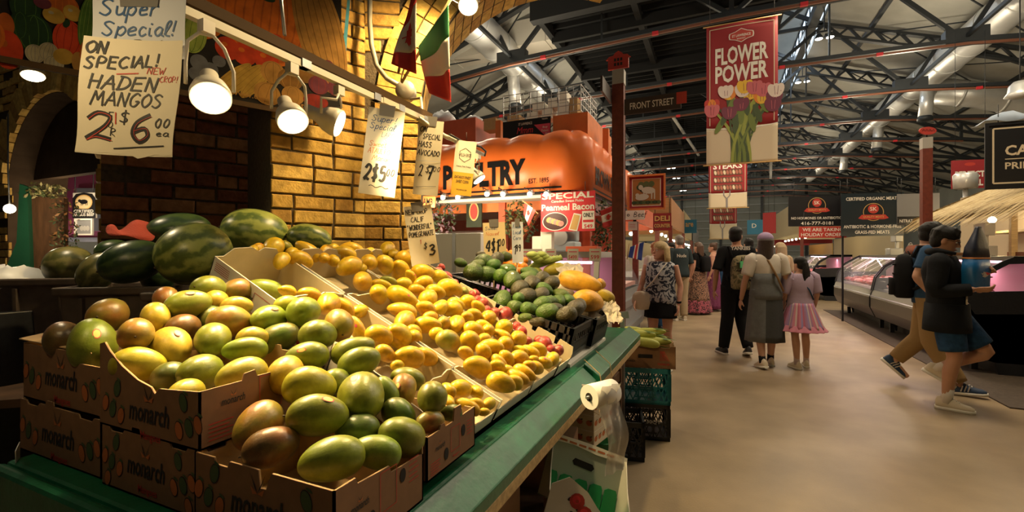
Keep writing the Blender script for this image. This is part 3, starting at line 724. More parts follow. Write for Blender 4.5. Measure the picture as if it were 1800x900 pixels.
# risers that carry the sloping trays and crates
t = thing('display_riser', 'sloping wooden riser under the fruit trays', 'riser', (-1.2, 1.5, TZ))
b = MB()
b.prism([(-1.60, TZ), (-.63, TZ), (-.63, zs(-.63) - .082), (-1.60, zs(-1.60) - .082)], 1.12, lambda u, v, h=0: V((u, .99 + h, v)), m_dwood)
b.build('tray_board', t)
b = MB(); b.prism([(-1.60, TZ), (-.62, TZ), (-.62, TZ + .015), (-1.60, TZ + .26)], .74, lambda u, v, h=0: V((u, 2.04 + h, v)), m_white); b.build('crate_board', t)
# ------------------------------------------------------------------ corn stack beside the stand
pc = WZ(1148, 772, 0); ca = R(12)
cx, cyv = V((math.cos(ca), math.sin(ca), 0)), V((-math.sin(ca), math.cos(ca), 0))
base = V((-.56, 3.62, 0))
CG = 'crates stacked under the corn'
crate('black crate with white lettering at the bottom of the corn stack', base + cx * .06 + cyv * .06, cx, cyv, (.34, .32, .275), m_crate, group=CG, mark='30QT')
crate('teal lattice crate directly under the corn carton', base + UP * .28 + cx * .05 + cyv * .03, cx, cyv, (.36, .33, .265), m_teal, group=CG)
q = base - cx * .13 - cyv * .335
crate('black crate with wire rim in front of the corn stack', q, cx, cyv, (.30, .30, .26), m_crate, group=CG)
def corn_print(g, fr, w, h):
    put(g, 'LOT', w * .1, h * .78, h * .13, m_ink, fr, None, .02); put(g, 'PRODUCE OF CANADA', w * .18, h * .3, h * .09, m_ink, fr, w * .3); put(g, 'CORN', w * .14, h * .52, h * .12, m_ink, fr)
    g.prism([(w * .38, h * .45), (w * .62, h * .45), (w * .62, h * .62), (w * .38, h * .62)], .0012, fr, m_hole)
    for a in range(6): g.ribbon([(w * .75 + .012 * a, h * .35), (w * .75 + .012 * (a % 3), h * .8)], .004, fr, m_rink)
    put(g, 'PREMIUM', w * .8, h * .2, h * .09, m_rink, fr)
carton('corn_carton', 'brown carton heaped with corn cobs on the teal crate', base + UP * .548 - cx * .165 - cyv * .13, cx, cyv, UP, (.43, .33, .165), m_kraft, m_kraft2, None, None, {'front': corn_print})
# ------------------------------------------------------------------ things below the stand
m_film = mat('clear bag film', (.75, .74, .7), .3, alpha=.55)
m_roll = mat('bag roll', (.72, .70, .66), .45)
pr_ = WX(1058, 692, -.40)
t = thing('plastic_bag_roll', 'hanging roll of clear produce bags below the green stand edge', 'bag roll', pr_)
ax = V((.75, .66, 0)).normalized(); ax = (RIGHT * .8 + FWD * .6).normalized(); bx = UP.cross(ax)
b = MB(); b.tube([pr_ - ax * .07, pr_ + ax * .06], .046, m_roll, 28); b.build('roll', t)
b = MB(); b.tube([pr_ - ax * .0704, pr_ - ax * .072], .016, m_hole, 16); b.build('core', t)
b = MB(); b.tube([pr_ - ax * .085, pr_ + ax * .085, pr_ + ax * .085 - Xv * .14], .006, m_steel, 8); b.build('bracket', t)
b = MB(); rr = random.Random(4); rings = []
for k in range(15):
    z = .044 - k * .024; sw = .012 * math.sin(k * .6)
    rings.append([pr_ + ax * (.06 * a * (1 - .1 * math.sin(k * .25)) + .03 * k / 14) + bx * (-.047 - .006 * k / 14 + sw + .008 * math.sin(a * 7 + k * .5)) + UP * z for a in (-1, -.7, -.4, -.1, .2, .5, .8, 1)])
vs = [p for r_ in rings for p in r_]
b.add(vs, [(i * 8 + j, i * 8 + j + 1, i * 8 + j + 9, i * 8 + j + 8) for i in range(14) for j in range(7)], m_film, True); b.build('film', t, fix=False)
# rose printed white and green carton tipped towards the aisle
m_gin = mat('bright green lining', (.01, .22, .07), .5)
m_grey = mat('grey card inside', (.33, .36, .30), .7)
po = W(945, 868, 1.80)
ex = (RIGHT * .925 - UP * .36 + FWD * .1).normalized(); ey = RIGHT * .38 + UP * .86 + FWD * .42; ey = (ey - ex * ey.dot(ex)).normalized(); ez = ex.cross(ey)
def rose_print(g, fr, w, h):
    for (x, y, rr_) in ((.3, .8, .03), (.42, .62, .032), (.55, .52, .03)):
        g.disc(w * x, h * y, rr_, rr_ * .9, fr, m_rink, .0016, 12); g.disc(w * x - .004, h * y + .004, rr_ * .55, rr_ * .5, fr, m_red, .002, 10); g.disc(w * x, h * y, rr_ * .25, rr_ * .2, fr, m_rink, .0024, 8)
    for k in range(7): g.disc(w * (.24 + .06 * k), h * (.72 - .06 * k + .1 * (-1) ** k), .02, .008, fr, m_ink, .0012, 10, .5 * (-1) ** k)
    put(g, 'Pride', w * .78, h * .38, h * .2, m_red, fr, w * .26, .03); put(g, 'COUNT TOTAL', w * .14, h * .4, h * .08, m_ink, fr, w * .2); put(g, '36', w * .12, h * .22, h * .14, m_ink, fr)
    for k in range(3): g.ribbon([(w * .03, h * (.12 + .18 * k)), (w * .25, h * (.12 + .18 * k))], .002, fr, m_ink)
t = thing('produce_carton', 'white and green rose printed carton tipped on its side in the aisle by the stand', 'box', po)
Lx, Ly, Lz = .33, .22, .15
fr = Fr(po, ex, ey); b = MB()
b.prism([(0, 0), (Lx, 0), (Lx, Ly), (0, Ly)], -.004, fr, m_grey)
for k in range(5): b.prism([(Lx * k / 5, 0), (Lx * (k + 1) / 5, 0), (Lx * (k + 1) / 5 - .006, Ly * .40), (Lx * (k + .8) / 5, Ly * .46), (Lx * (k + .3) / 5, Ly * .46), (Lx * k / 5 + .006, Ly * .42)], .006, fr, m_gin)
b.prism([(Lx * .36, Ly * .66), (Lx * .6, Ly * .64), (Lx * .63, Ly * .7), (Lx * .6, Ly * .76), (Lx * .36, Ly * .78), (Lx * .33, Ly * .72)], .002, fr, m_hole); b.build('back_panel', t)
for x_, nm in ((0, 0), (Lx, 1)):
    b = MB(); fs_ = Fr(po + ex * x_, ey, ez); b.prism([(0, 0), (Ly, 0), (Ly, .02), (Ly * .5, Lz * .5), (0, Lz)], .004, fs_, m_white); b.build('side_panel', t)
b = MB(); b.prism([(-.012, Ly - .01), (Lx * .3, Ly - .002), (Lx * .62, Ly - .012), (Lx + .012, Ly - .008), (Lx + .01, Ly + .016), (Lx * .5, Ly + .022), (-.01, Ly + .018)], .008, fr, m_white)
for k in range(6): b.flat([(Lx * (.1 + .13 * k), Ly), (Lx * (.2 + .13 * k), Ly), (Lx * (.2 + .13 * k), Ly + .008), (Lx * (.1 + .13 * k), Ly + .008)], fr, m_orng, .009)
b.build('rim', t)
b = MB(); b.prism([(0, 0), (Lx, 0), (Lx, Lz), (0, Lz)], -.004, Fr(po, ex, ez), m_gin); b.build('bottom', t)
frp = Fr(po + ez * Lz - ey * .135, ex, ey + ez * .1)
b = MB(); b.prism([(-.01, 0), (Lx, 0), (Lx, .11), (Lx * .75, .12), (Lx * .55, .16), (Lx * .4, .20), (Lx * .15, .23), (-.01, .19)], -.004, frp, m_white); fl = b.build('flap', t)
g = MB(); rose_print(g, frp, Lx, .2); g.build('printed_design', fl, fix=False)
# cartons, crates and a green bin in the gloom under the stand
def under(label, c, size, m, rot=0, pr=None, name='storage_crate', slats=True):
    t = thing(name, label, 'crate' if slats else 'box', c); c = V(c); q = M.Rotation(rot, 3, 'Z'); sx, sy, sz = size
    b = MB()
    if slats:
        for k in range(3):
            z = c.z + sz * (.16 + .33 * k)
            for sg in (-1, 1):
                b.box(V((c.x, c.y, z)) + q @ V((0, sg * sy / 2, 0)), (sx, .012, sz * .22), m, q); b.box(V((c.x, c.y, z)) + q @ V((sg * sx / 2, 0, 0)), (.012, sy, sz * .22), m, q)
        for a in (-1, 1):
            for d in (-1, 1): b.box(V((c.x, c.y, c.z + sz / 2)) + q @ V((a * sx / 2, d * sy / 2, 0)), (.03, .03, sz), m, q)
        b.box(V((c.x, c.y, c.z + .01)), (sx, sy, .012), m, q)
        b.build('slats', t)
    else:
        b.box(V((c.x, c.y, c.z + sz / 2)), size, m, q); bo = b.build('body', t, bevel=.004)
        if pr:
            fr = Fr(V((c.x, c.y, c.z)) + q @ V((-sx / 2, -sy / 2, 0)), q @ V((1, 0, 0)), UP); g = MB(); pr(g, fr, sx, sz)
            fr = Fr(V((c.x, c.y, c.z)) + q @ V((sx / 2, -sy / 2, 0)), q @ V((0, 1, 0)), UP); pr(g, fr, sy, sz); g.build('printed_design', bo, fix=False)
    return t
def orange_print(g, fr, w, h):
    r = random.Random(2); nx = max(3, int(w / .05))
    for a in range(nx):
        for c in range(4):
            x = w * (a + .5) / nx; z = h * (c + .5) / 4
            g.disc(x, z, .019, .016, fr, m_orng, .001, 12); g.disc(x + .012, z + .014, .009, .004, fr, m_pgrn, .0014, 8, .4)
    for c in range(1, 4): g.ribbon([(0, h * c / 4), (w, h * c / 4)], .004, fr, m_white, .0016)
under('white carton printed with orange fruit under the stand', (-.76, 2.72, .29), (.3, .26, .36), mat('cream carton', (.6, .52, .38), .8), -.2, orange_print, 'storage_carton', False)
under('wooden slat crate under the near end of the stand', (-.95, 1.35, 0), (.5, .4, .25), m_dwood)
under('wooden slat crate under the stand behind the rose printed carton', (-.86, 1.9, 0), (.46, .4, .25), m_dwood, .1)
under('wooden slat crate on the shelf behind the bag roll', (-.84, 3.12, .29), (.42, .28, .3), m_dwood)
under('folded brown carton on the lower shelf of the stand', (-.82, 2.15, .29), (.36, .3, .2), m_kraft, .15, None, 'storage_carton', False)
under('brown carton standing on the lower shelf at the near end', (-.9, 1.45, .29), (.4, .34, .26), m_kraft, -.1, None, 'storage_carton', False)
t = thing('waste_bin', 'green plastic bin in the shadow under the stand', 'bin', (-.66, 2.8, 0))
b = MB(); b.lathe([(.07, 0), (.09, .24), (.095, .24), (.095, .255), (.085, .255), (.065, .02)], mat('green bin plastic', (.01, .13, .03), .4), 24, M.Translation(V((-.66, 2.80, 0)))); b.build('body', t)
t = thing('shelf_rack', 'grey steel rail frame at the far corner of the stand', 'rail', (-.6, 3.38, 0))
for dx in (-.2, -.02): b = MB(); b.b2((-.62 + dx, 3.34, 0), (-.59 + dx, 3.37, .92), m_steel); b.build('post', t)
b = MB(); b.beam((-.82, 3.355, .92), (-.58, 3.355, .96), .03, .05, m_steel); b.build('hand_rail', t)
for k, (ya, yb) in enumerate(((2.1, 2.2), (2.32, 2.42))):
    t = thing('twine', ('loop of twine hanging from the green edge board', 'second loop of twine, nearer the corn')[k], 'string', (-.53, ya, .8))
    b = MB(); b.tube([(-.57, ya, TZ + .03), (-.495, ya, TZ - .03), (-.48, ya - .01, TZ - .12), (-.485, ya - .06, TZ - .2), (-.52, ya - .09, TZ - .17)], .0022, m_wood, 6); b.build('loop', t)
# ================================================================== lamps over the stand
m_lampw = mat('lamp white enamel', (.62, .57, .47), .4)
m_bulb = mat('lamp face', (1.0, .86, .58), emit=16)
m_trackb = mat('track brown', (.05, .028, .012), .8, spec=.1)
m_trackw = mat('track cream', (.55, .5, .38), .45)
TX_ = -1.37
def tz(y): return 2.075
t = thing('track_rail', 'lighting track on a brown beam running over the mango display', 'lighting track', (TX_, .3, 2.07))
b = MB(); b.beam((TX_ - .02, .05, 2.135), (TX_ - .02, 2.03, 2.125), .032, .034, m_trackb); b.build('beam', t)
b = MB(); b.beam((TX_, .72, 2.085), (TX_, 1.62, 2.085), .026, .024, m_trackw); b.beam((TX_, 1.62, 2.088), (TX_, 2.03, 2.088), .03, .025, m_trackw); b.build('rail', t)
for y in (.72, 1.2, 1.58, 1.75, 1.95): b = MB(); b.box((TX_, y, 2.088), (.034, .04, .03), m_steel); b.build('joint', t)
b = MB(); b.tube([(TX_, 1.12, 2.16), (TX_ - .02, 1.12, 2.3), (TX_ - .02, 1.12, 3.2)], .006, m_steel, 8); b.build('hanger', t)
def par_lamp(u, v, f, d, label, rad=.058, power=70, yoke=True, spot=120, hang=None, col=WARM, group='warm lamps over the fruit'):
    c = W(u, v, f); d = V(d).normalized()
    t = thing('spot_lamp', label, 'lamp', c, group)
    x = d.cross(UP).normalized(); y = d.cross(x); q = M((x, y, -d)).transposed().to_4x4(); q.translation = c
    b = MB(); k = rad / .058
    b.lathe([(.06 * k, -.004), (.061 * k, .02 * k), (.052 * k, .055 * k), (.034 * k, .085 * k), (.028 * k, .1 * k), (.028 * k, .14 * k), (.02 * k, .15 * k)], m_lampw, 28, q); b.build('housing', t)
    b = MB(); b.lathe([(.054 * k, -.0045), (.053 * k, -.008), (.03 * k, -.0095), (.002, -.010)], m_bulb, 28, q); b.build('bulb', t)
    if yoke:
        top = V((c.x * .6 + TX_ * .4, c.y, 2.06)) if hang is None else V(hang)
        s = x * .068 * k; bx_ = c - d * -.0 + d * -.06 * k
        mid = (top + V((0, 0, -.05)))
        b = MB(); b.tube([bx_ + s, bx_ + s + UP * .06, mid + s * .75 + UP * -.01, mid + s * .3 + UP * .02, mid - s * .3 + UP * .02, mid - s * .75 + UP * -.01, bx_ - s + UP * .06, bx_ - s], .006 * k, m_lampw, 8); b.build('yoke', t)
        b = MB(); b.box(top - UP * .01, (.028, .034, .036), m_lampw); b.build('connector', t)
    l = light('SPOT', c + d * .03, power, col, .05, c + d, spot, .7)
    return t
par_lamp(371, 172, 1.30, RIGHT * .46 - FWD * .62 - UP * .84, 'lit white spot lamp nearest the big mango price sign', .050, power=56)
par_lamp(515, 213, 1.60, RIGHT * .52 - FWD * .50 - UP * .80, 'lit white spot lamp in the middle of the three on the track', .050, 80)
par_lamp(595, 217, 1.82, RIGHT * .93 + FWD * .16 - UP * .36, 'lit white spot lamp turned side-on at the far end of the three', .053, 100)
par_lamp(823, 10, 2.35, RIGHT * .1 - FWD * .55 - UP * .83, 'lit warm lamp high against the yellow arch, lower of the pair', .05, 70, True, 130, W(823, -75, 2.4))
par_lamp(804, -4, 2.42, FWD * .55 - RIGHT * .42 - UP * .55, 'lit warm lamp high against the yellow arch, upper of the pair', .055, 90, True, 130, W(800, -85, 2.45))
par_lamp(58, 132, 1.86, -FWD * .2 - UP * .95 + RIGHT * .3, 'round downlight under the painted vegetable board at far left', .036, 14, False, 130, None, (1, .8, .5))
cn = V((TX_, .16, 1.99)); l_ = (cn - CAM); par_lamp(900 + 800 * l_.dot(RIGHT) / l_.dot(FWD), HOR - 800 * l_.z / l_.dot(FWD), l_.dot(FWD), V((.1, .9, -.5)), 'warm lamp on the near end of the track, facing the mango sign', .045, 6)  # out of view, added to brighten the front of the mango sign
# unseen lamp above the frame, added to light the fruit
par_lamp(905, -160, 2.0, -UP * .93 - FWD * .2 - RIGHT * .25, 'warm lamp hanging above the yellow mango trays', .055, 115, True, 140, W(905, -260, 2.0))
# ------------------------------------------------------------------ painted vegetable board
MZ = 2.115
MO = RF(-.9188, 2.45, MZ); frM = Fr(MO, d1, UP); nM = d1.cross(UP)
def mp(u, v):
    d = ray(u, v); k = (MO - CAM).dot(nM) / d.dot(nM); p = CAM + d * k - MO
    return (p.dot(d1), p.z)
pal = {k: mat('paint ' + k, tuple(.7 * q for q in c), .8, var=.25, scale=18, spec=.08) for k, c in dict(orange=(.42, .10, .012), dorange=(.30, .07, .012), tan=(.27, .135, .03), dtan=(.15, .07, .015), red=(.36, .035, .012), dred=(.16, .015, .008), green=(.05, .11, .02), dgreen=(.012, .03, .012), lime=(.22, .27, .05), yellow=(.30, .18, .03), cream=(.28, .24, .15), purple=(.09, .02, .03), cyan=(.10, .36, .46), grey=(.10, .10, .11), black=(.015, .012, .01)).items()}
t = thing('painted_board', 'black board painted with pumpkins, peppers and other vegetables above the lamps', 'sign board', MO + d1 * -.9)
b = MB(); b.prism([(-1.75, 0), (.0, 0), (.0, 1.05), (-1.75, 1.05)], -.03, frM, pal['black']); b.build('board', t)
b = MB()
LAY = [0]
def blob(u, v, ru, rv, c, rot=0, ribs=0, rc=None, hl=None):
    x, y = mp(u, v); x1, _ = mp(u + ru, v); x0, _ = mp(u - ru, v); y1 = mp(u, v - rv)[1]; y0 = mp(u, v + rv)[1]
    rx, ry = (x1 - x0) / 2, (y1 - y0) / 2; LAY[0] += 1; h = .0006 + LAY[0] * .00008
    b.disc(x, y, rx, ry, frM, pal[c], h, 26, -rot)
    cc, sn = math.cos(-rot), math.sin(-rot)
    for k in range(ribs):
        a = -1 + 2 * (k + .5) / ribs
        pts = [(rx * a * math.sqrt(max(0, 1 - t_ * t_)) * 1.0, ry * t_ * .97) for t_ in [-1 + .2 * q for q in range(11)]]
        b.ribbon([(x + p * cc - q * sn, y + p * sn + q * cc) for p, q in pts], rx * .035, frM, pal[rc], h + .00004)
    if hl: b.disc(x - rx * .25, y + ry * .3, rx * .25, ry * .2, frM, pal[hl], h + .00005, 14)
def poly(pts, c): LAY[0] += 1; b.flat([mp(*p) for p in pts], frM, pal[c], .0006 + LAY[0] * .00008)
poly([(596, 150), (611, -8), (616, -8), (604, 150)], 'cyan')
for q in ((360, 15, 45, 55, 'orange', .2, 6, 'dorange'), (475, 35, 82, 80, 'orange', .1, 11, 'dorange'), (563, 55, 42, 110, 'tan', -.25, 7, 'dtan'), (340, 60, 24, 34, 'lime', .1, 4, 'green'), (368, 18, 24, 9, 'dgreen', .7), (470, -3, 14, 6, 'dgreen'),
          (400, 85, 22, 20, 'red', 0, 0, None, 'orange'), (430, 95, 22, 20, 'red', 0, 0, None, 'orange'), (468, 105, 22, 20, 'red', 0, 0, None, 'orange'), (486, 72, 14, 12, 'red', 0, 0, None, 'orange'), (520, 98, 28, 12, 'dgreen', .2), (548, 105, 12, 12, 'dtan'),
          (350, 110, 16, 14, 'grey'), (370, 122, 14, 12, 'grey'), (345, 130, 14, 12, 'grey'), (385, 108, 12, 10, 'grey'), (410, 135, 12, 40, 'yellow', .75, 3, 'dtan'), (430, 140, 12, 42, 'yellow', .7, 3, 'dtan'), (450, 146, 12, 38, 'yellow', .65, 3, 'dtan'),
          (480, 128, 22, 20, 'tan', 0, 3, 'dtan'), (510, 140, 22, 18, 'dtan', 0, 3, 'tan'), (470, 165, 24, 20, 'tan', .3, 3, 'dtan'), (515, 168, 20, 16, 'tan', 0, 2, 'dtan'), (535, 132, 18, 14, 'dtan'), (577, 120, 12, 14, 'purple', 0, 3, 'dred'), (560, 150, 18, 16, 'purple', 0, 3, 'dred'), (588, 155, 12, 14, 'purple', 0, 3, 'dred'), (555, 178, 22, 12, 'dred', 0, 3, 'purple'),
          (110, 10, 30, 22, 'dorange', 0, 5, 'orange'), (45, 12, 28, 30, 'dgreen', 0, 3, 'green'), (60, 60, 34, 34, 'dgreen', 0, 4, 'green'), (36, 45, 20, 24, 'dgreen', 0, 2, 'green'), (10, 45, 16, 22, 'dorange'), (14, 88, 28, 34, 'red', 0, 0, None, 'dorange'), (-20, 60, 30, 30, 'orange', 0, 4, 'dorange'), (120, 68, 27, 32, 'red', .1, 4, 'dred'), (117, 42, 6, 8, 'dgreen', .3), (95, 28, 20, 14, 'yellow', .1, 0, None, 'cream'), (128, 24, 17, 14, 'yellow', -.2, 0, None, 'cream'), (75, 6, 16, 10, 'purple'),
          (62, 95, 18, 16, 'cream', 0, 5, 'grey'), (85, 92, 18, 17, 'cream', .2, 5, 'grey'), (95, 112, 18, 13, 'cream', 0, 5, 'grey'), (112, 100, 18, 14, 'yellow', .4), (138, 110, 12, 18, 'tan'), (152, 40, 14, 46, 'green', .1, 4, 'lime'), (150, 95, 10, 22, 'dorange')):
    blob(*q)
tt = mp(405, 172); te = mp(583, 209)
put(b, 'www.urbanimaginations.com', (tt[0] + te[0]) / 2, .035, .034, pal['tan'], frM, te[0] - tt[0], .01, .009)
b.build('painting', t, fix=False)
b = MB(); b.prism([(-1.76, -.02), (.01, -.02), (.01, .004), (-1.76, .004)], .012, frM, m_trackb); b.build('bottom_strip', t)
# grey strip of sheet metal behind the first lamp and conduit on the pier
m_cond = mat('galvanised conduit', (.36, .32, .25), .45, .3)
t = thing('conduit', 'metal conduit bending down the pier to a round junction box', 'conduit', W(705, 150, 2.55))
b = MB(); b.tube([W(650, -30, 2.62), W(650, 40, 2.62), W(653, 80, 2.6), W(662, 115, 2.6), W(680, 138, 2.58), W(705, 152, 2.56)], .014, m_cond, 12); b.build('pipe', t)
c_ = W(712, 158, 2.52); b = MB(); q = M((RIGHT, UP, -FWD)).transposed().to_4x4(); q.translation = c_; b.lathe([(.052, -.06), (.055, 0), (.05, .012), (.01, .014)], m_cond, 24, q); b.build('junction_box', t)
b = MB(); b.tube([W(722, 175, 2.5), W(740, 172, 2.46), W(742, 195, 2.4), W(735, 205, 2.35)], .008, m_cond, 8); b.build('cable', t)
# ------------------------------------------------------------------ flags
m_fred = mat('flag red', (.50, .03, .025), .7); m_fwht = mat('flag white', (.72, .66, .55), .7); m_fgrn = mat('flag green', (.02, .16, .05), .7)
LEAF = [(0, 1), (.14, .72), (.36, .8), (.29, .38), (.52, .58), (.58, .46), (.92, .5), (.82, .28), (.98, .16), (.55, -.2), (.6, -.38), (.06, -.3), (.08, -.8)]
LEAF = LEAF + [(-x, y) for x, y in LEAF[::-1][:-1]]
def bil(c, u, v, dep=0):
    p = (V(c[0]) * (1 - u) + V(c[1]) * u) * (1 - v) + (V(c[3]) * (1 - u) + V(c[2]) * u) * v
    return p
def flag(name, label, corners, stripes, folds, pole, leaf=False, amp=.02, along='v'):
    """corners: pole top, pole bottom, fly bottom, fly top; stripes along the fly"""
    nrm = (V(corners[1]) - V(corners[0])).cross(V(corners[3]) - V(corners[0])).normalized()
    if nrm.dot(CAM - V(corners[0])) < 0: nrm = -nrm
    def fr(u, v, h=0): return bil(corners, u, v) + nrm * (h + amp * v ** .6 * math.sin(folds * u * 6.283 + v * 2))
    t = thing(name, label, 'flag', V(corners[1]))
    vs = []; fs = []; nu, nv = 24, 24
    b = MB()
    for k, (v0, v1, m) in enumerate(stripes):
        n0, n1 = round(v0 * nv), round(v1 * nv); vs = [fr(i / nu, j / nv) for j in range(n0, n1 + 1) for i in range(nu + 1)]
        b.add(vs, [(j * (nu + 1) + i, j * (nu + 1) + i + 1, (j + 1) * (nu + 1) + i + 1, (j + 1) * (nu + 1) + i) for j in range(n1 - n0) for i in range(nu)], m, True)
    o = b.build('cloth', t, fix=False); sd = o.modifiers.new('thick', 'SOLIDIFY'); sd.thickness = .0012
    if leaf:
        g = MB(); n = len(LEAF)
        # leaf drawn as a fan so that it follows the folds
        ctr = (.5, .5); P = [(.5 + y * -.30, .5 + x * .17) for x, y in LEAF]; vs = [fr(*ctr, .003)]; ring = 5
        for rr_ in range(1, ring + 1): vs += [fr(ctr[0] + (p[0] - ctr[0]) * rr_ / ring, ctr[1] + (p[1] - ctr[1]) * rr_ / ring, .003) for p in P]
        fs = [(0, 1 + i, 1 + (i + 1) % n) for i in range(n)]
        for rr_ in range(ring - 1): fs += [(1 + rr_ * n + i, 1 + (rr_ + 1) * n + i, 1 + (rr_ + 1) * n + (i + 1) % n, 1 + rr_ * n + (i + 1) % n) for i in range(n)]
        g.add(vs, fs, m_fred, True); g.build('maple_leaf', o, fix=False)
    b = MB(); b.tube([V(p) for p in pole], .0075 if name == 'national_flag' else .006, m_wood, 8); b.build('pole', t)
    return t
flag('national_flag', 'red and white maple leaf flag hanging by the brick arch', [W(732, -38, 2.25), W(712, 40, 2.3), W(687, 112, 2.32), W(736, 132, 2.22)],
     ((0, .27, m_fred), (.27, .73, m_fwht), (.73, 1, m_fred)), 1.2, [W(735, -60, 2.24), W(700, 130, 2.42)], True, .016)
flag('national_flag', 'green, white and red striped flag hanging beside the brick arch', [W(788, 8, 2.18), W(735, 82, 2.3), W(757, 165, 2.3), W(798, 182, 2.16)],
     ((0, .34, m_fgrn), (.34, .66, m_fwht), (.66, 1, m_fred)), 1.1, [W(806, -25, 2.14), W(706, 145, 2.45)], False, .022)
# ------------------------------------------------------------------ hand-lettered paper signs
m_pap = mat('sign paper', (.74, .66, .50), .75, var=.05, scale=8)
m_pap2 = mat('sign paper grey', (.55, .57, .64), .75)
m_papy = mat('sign paper buff', (.72, .56, .30), .75)
m_tape = mat('grey tape', (.16, .15, .14), .5)
m_rpen = mat('red pen', (.55, .05, .03), .6); m_opn = mat('orange pen', (.62, .17, .05), .6)
def psign(name, label, c, w, h, az, tilt=0, roll=0, m=None, bend=.006, wave=.004, seed=1, group=None, cat='sign', tape=True, ragged=0, sheet_v=None):
    """c = top centre of the paper; lettering is drawn in metres from its lower left corner"""
    n = V((math.sin(az), -math.cos(az), 0)); x = V((math.cos(az), math.sin(az), 0)); y = UP
    q = M.Rotation(roll, 3, n); x = q @ x; y = q @ (UP * math.cos(tilt) - n * math.sin(tilt))
    f0 = Fr(V(c) - y * h - x * w / 2, x, y); fr = paper(f0, w, h, bend, wave, seed)
    t = thing(name, label, cat, c, group)
    b = MB(); sheet(b, fr, w, h, m or m_pap, ragged=ragged, seed=seed); b.build('paper', t)
    if tape: b = MB(); b.prism([(w * .3, h - .03), (w * .7, h - .03), (w * .72, h + .02), (w * .28, h + .02)], .002, lambda u, v, k=0: fr(u, min(v, h), k + .001) + y * max(0, v - h), m_tape); b.build('tape', t)
    return t, fr
SG = 'hand lettered price signs'
AZC = math.atan2(.41, .912)   # facing back down the camera axis
def toward(p): d = V(p) - CAM; return math.atan2(-d.x, d.y)
# the two sheets over the big mangoes
c1 = WX(247, -8, -1.335); f1 = depth(c1)
k1 = f1 / 800
t, fr = psign('price_sign', 'pale upper sheet reading Super Special above the haden mango price', c1, 172 * k1, 110 * k1, AZC - .06, -.02, R(-2.5), m_pap2, .004, .002, 3, SG)
w, h = 172 * k1, 110 * k1
g = MB(); hand(g, 'Super', w * .06, h * .68, h * .24, m_bink, fr, .13, .2, w * .66); hand(g, 'Special!', w * .08, h * .36, h * .22, m_bink, fr, .13, .2, w * .82)
g.ribbon([(w * .4 + w * .05 * k, h * .27 + h * .03 * math.sin(k)) for k in range(8)], .0025, fr, m_ink); g.build('lettering', t, fix=False)
c2 = WX(240, 70, -1.32); k2 = depth(c2) / 800; w, h = 176 * k2, 205 * k2
t, fr = psign('price_sign', 'large cream paper sign for haden mangos, two for six dollars', c2, w, h, AZC - .02, .03, R(-3.5), m_pap, .010, .006, 5, SG, 'sign', False, .006)
g = MB()
hand(g, 'ON', w * .03, h * .86, h * .10, m_ink, fr, .2, .15, w * .2)
hand(g, 'SPECIAL!', w * .03, h * .72, h * .10, m_ink, fr, .18, .15, w * .72, slope=.10)
hand(g, 'NEW', w * .63, h * .71, h * .055, m_rpen, fr, .12, .15, w * .2); hand(g, 'CROP!', w * .77, h * .64, h * .05, m_rpen, fr, .12, .15, w * .2)
g.ribbon([(w * .34, h * .69), (w * .55, h * .71)], .003, fr, m_rpen)
hand(g, 'HADEN', w * .08, h * .555, h * .115, m_ink, fr, .15, .2, w * .68); hand(g, 'MANGOS', w * .12, h * .415, h * .115, m_ink, fr, .13, .2, w * .72)
hand(g, '2', w * .05, h * .13, h * .22, m_ink, fr, .17, .05, w * .36, wob=.01); hand(g, '2', w * .06, h * .12, h * .23, m_rpen, fr, .03, .05, w * .36, lift=.002, wob=.02)
hand(g, 'F', w * .29, h * .30, h * .06, m_ink, fr, .12); hand(g, 'O', w * .29, h * .23, h * .05, m_ink, fr, .12); hand(g, 'R', w * .31, h * .16, h * .06, m_ink, fr, .12)
g.ribbon([(w * .37, h * .26), (w * .37, h * .36)], .003, fr, m_rpen)
hand(g, '$', w * .40, h * .27, h * .10, m_ink, fr, .12, .1, w * .14); hand(g, '6', w * .5, h * .12, h * .23, m_ink, fr, .17, .12, w * .30, wob=.01); hand(g, '6', w * .51, h * .13, h * .21, m_rpen, fr, .02, .12, w * .3, lift=.002)
hand(g, '00', w * .78, h * .245, h * .075, m_ink, fr, .16, .15, w * .18); hand(g, 'ea', w * .8, h * .17, h * .05, m_ink, fr, .16, .1, w * .15)
g.ribbon([(w * .35, h * .055), (w * .6, h * .075), (w * .9, h * .09)], .003, fr, m_ink)
g.build('lettering', t, fix=False)
# ataulfo sign
c3 = WX(681, 193, -1.33); k = depth(c3) / 800; w, h = 62 * k, 152 * k
t, fr = psign('price_sign', 'long white paper sign for sweet ataulfo mangos on the pier', c3, w, h, AZC + .15, .0, R(-7), m_pap, .004, .002, 7, SG)
g = MB(); hand(g, 'Super!', w * .1, h * .85, h * .07, m_bink, fr, .1, .2, w * .7); hand(g, 'Special', w * .08, h * .76, h * .07, m_bink, fr, .1, .2, w * .7)
hand(g, 'LARGE', w * .42, h * .68, h * .05, m_bink, fr, .1, .2, w * .45); hand(g, 'SIZE', w * .5, h * .62, h * .05, m_bink, fr, .1, .2, w * .4)
hand(g, 'Sweet', w * .12, h * .56, h * .06, m_opn, fr, .1, .2, w * .5); hand(g, 'ATAULFO', w * .12, h * .48, h * .06, m_opn, fr, .1, .2, w * .6); hand(g, 'Mangos', w * .25, h * .4, h * .06, m_opn, fr, .1, .2, w * .6)
hand(g, '2$5', w * .08, h * .17, h * .17, m_ink, fr, .17, .15, w * .62); hand(g, '00', w * .68, h * .24, h * .08, m_ink, fr, .14, .15, w * .25)
g.ribbon([(w * (.25 + .06 * q), h * (.1 + .012 * math.sin(q * 1.4))) for q in range(10)], .003, fr, m_ink); g.build('lettering', t, fix=False)
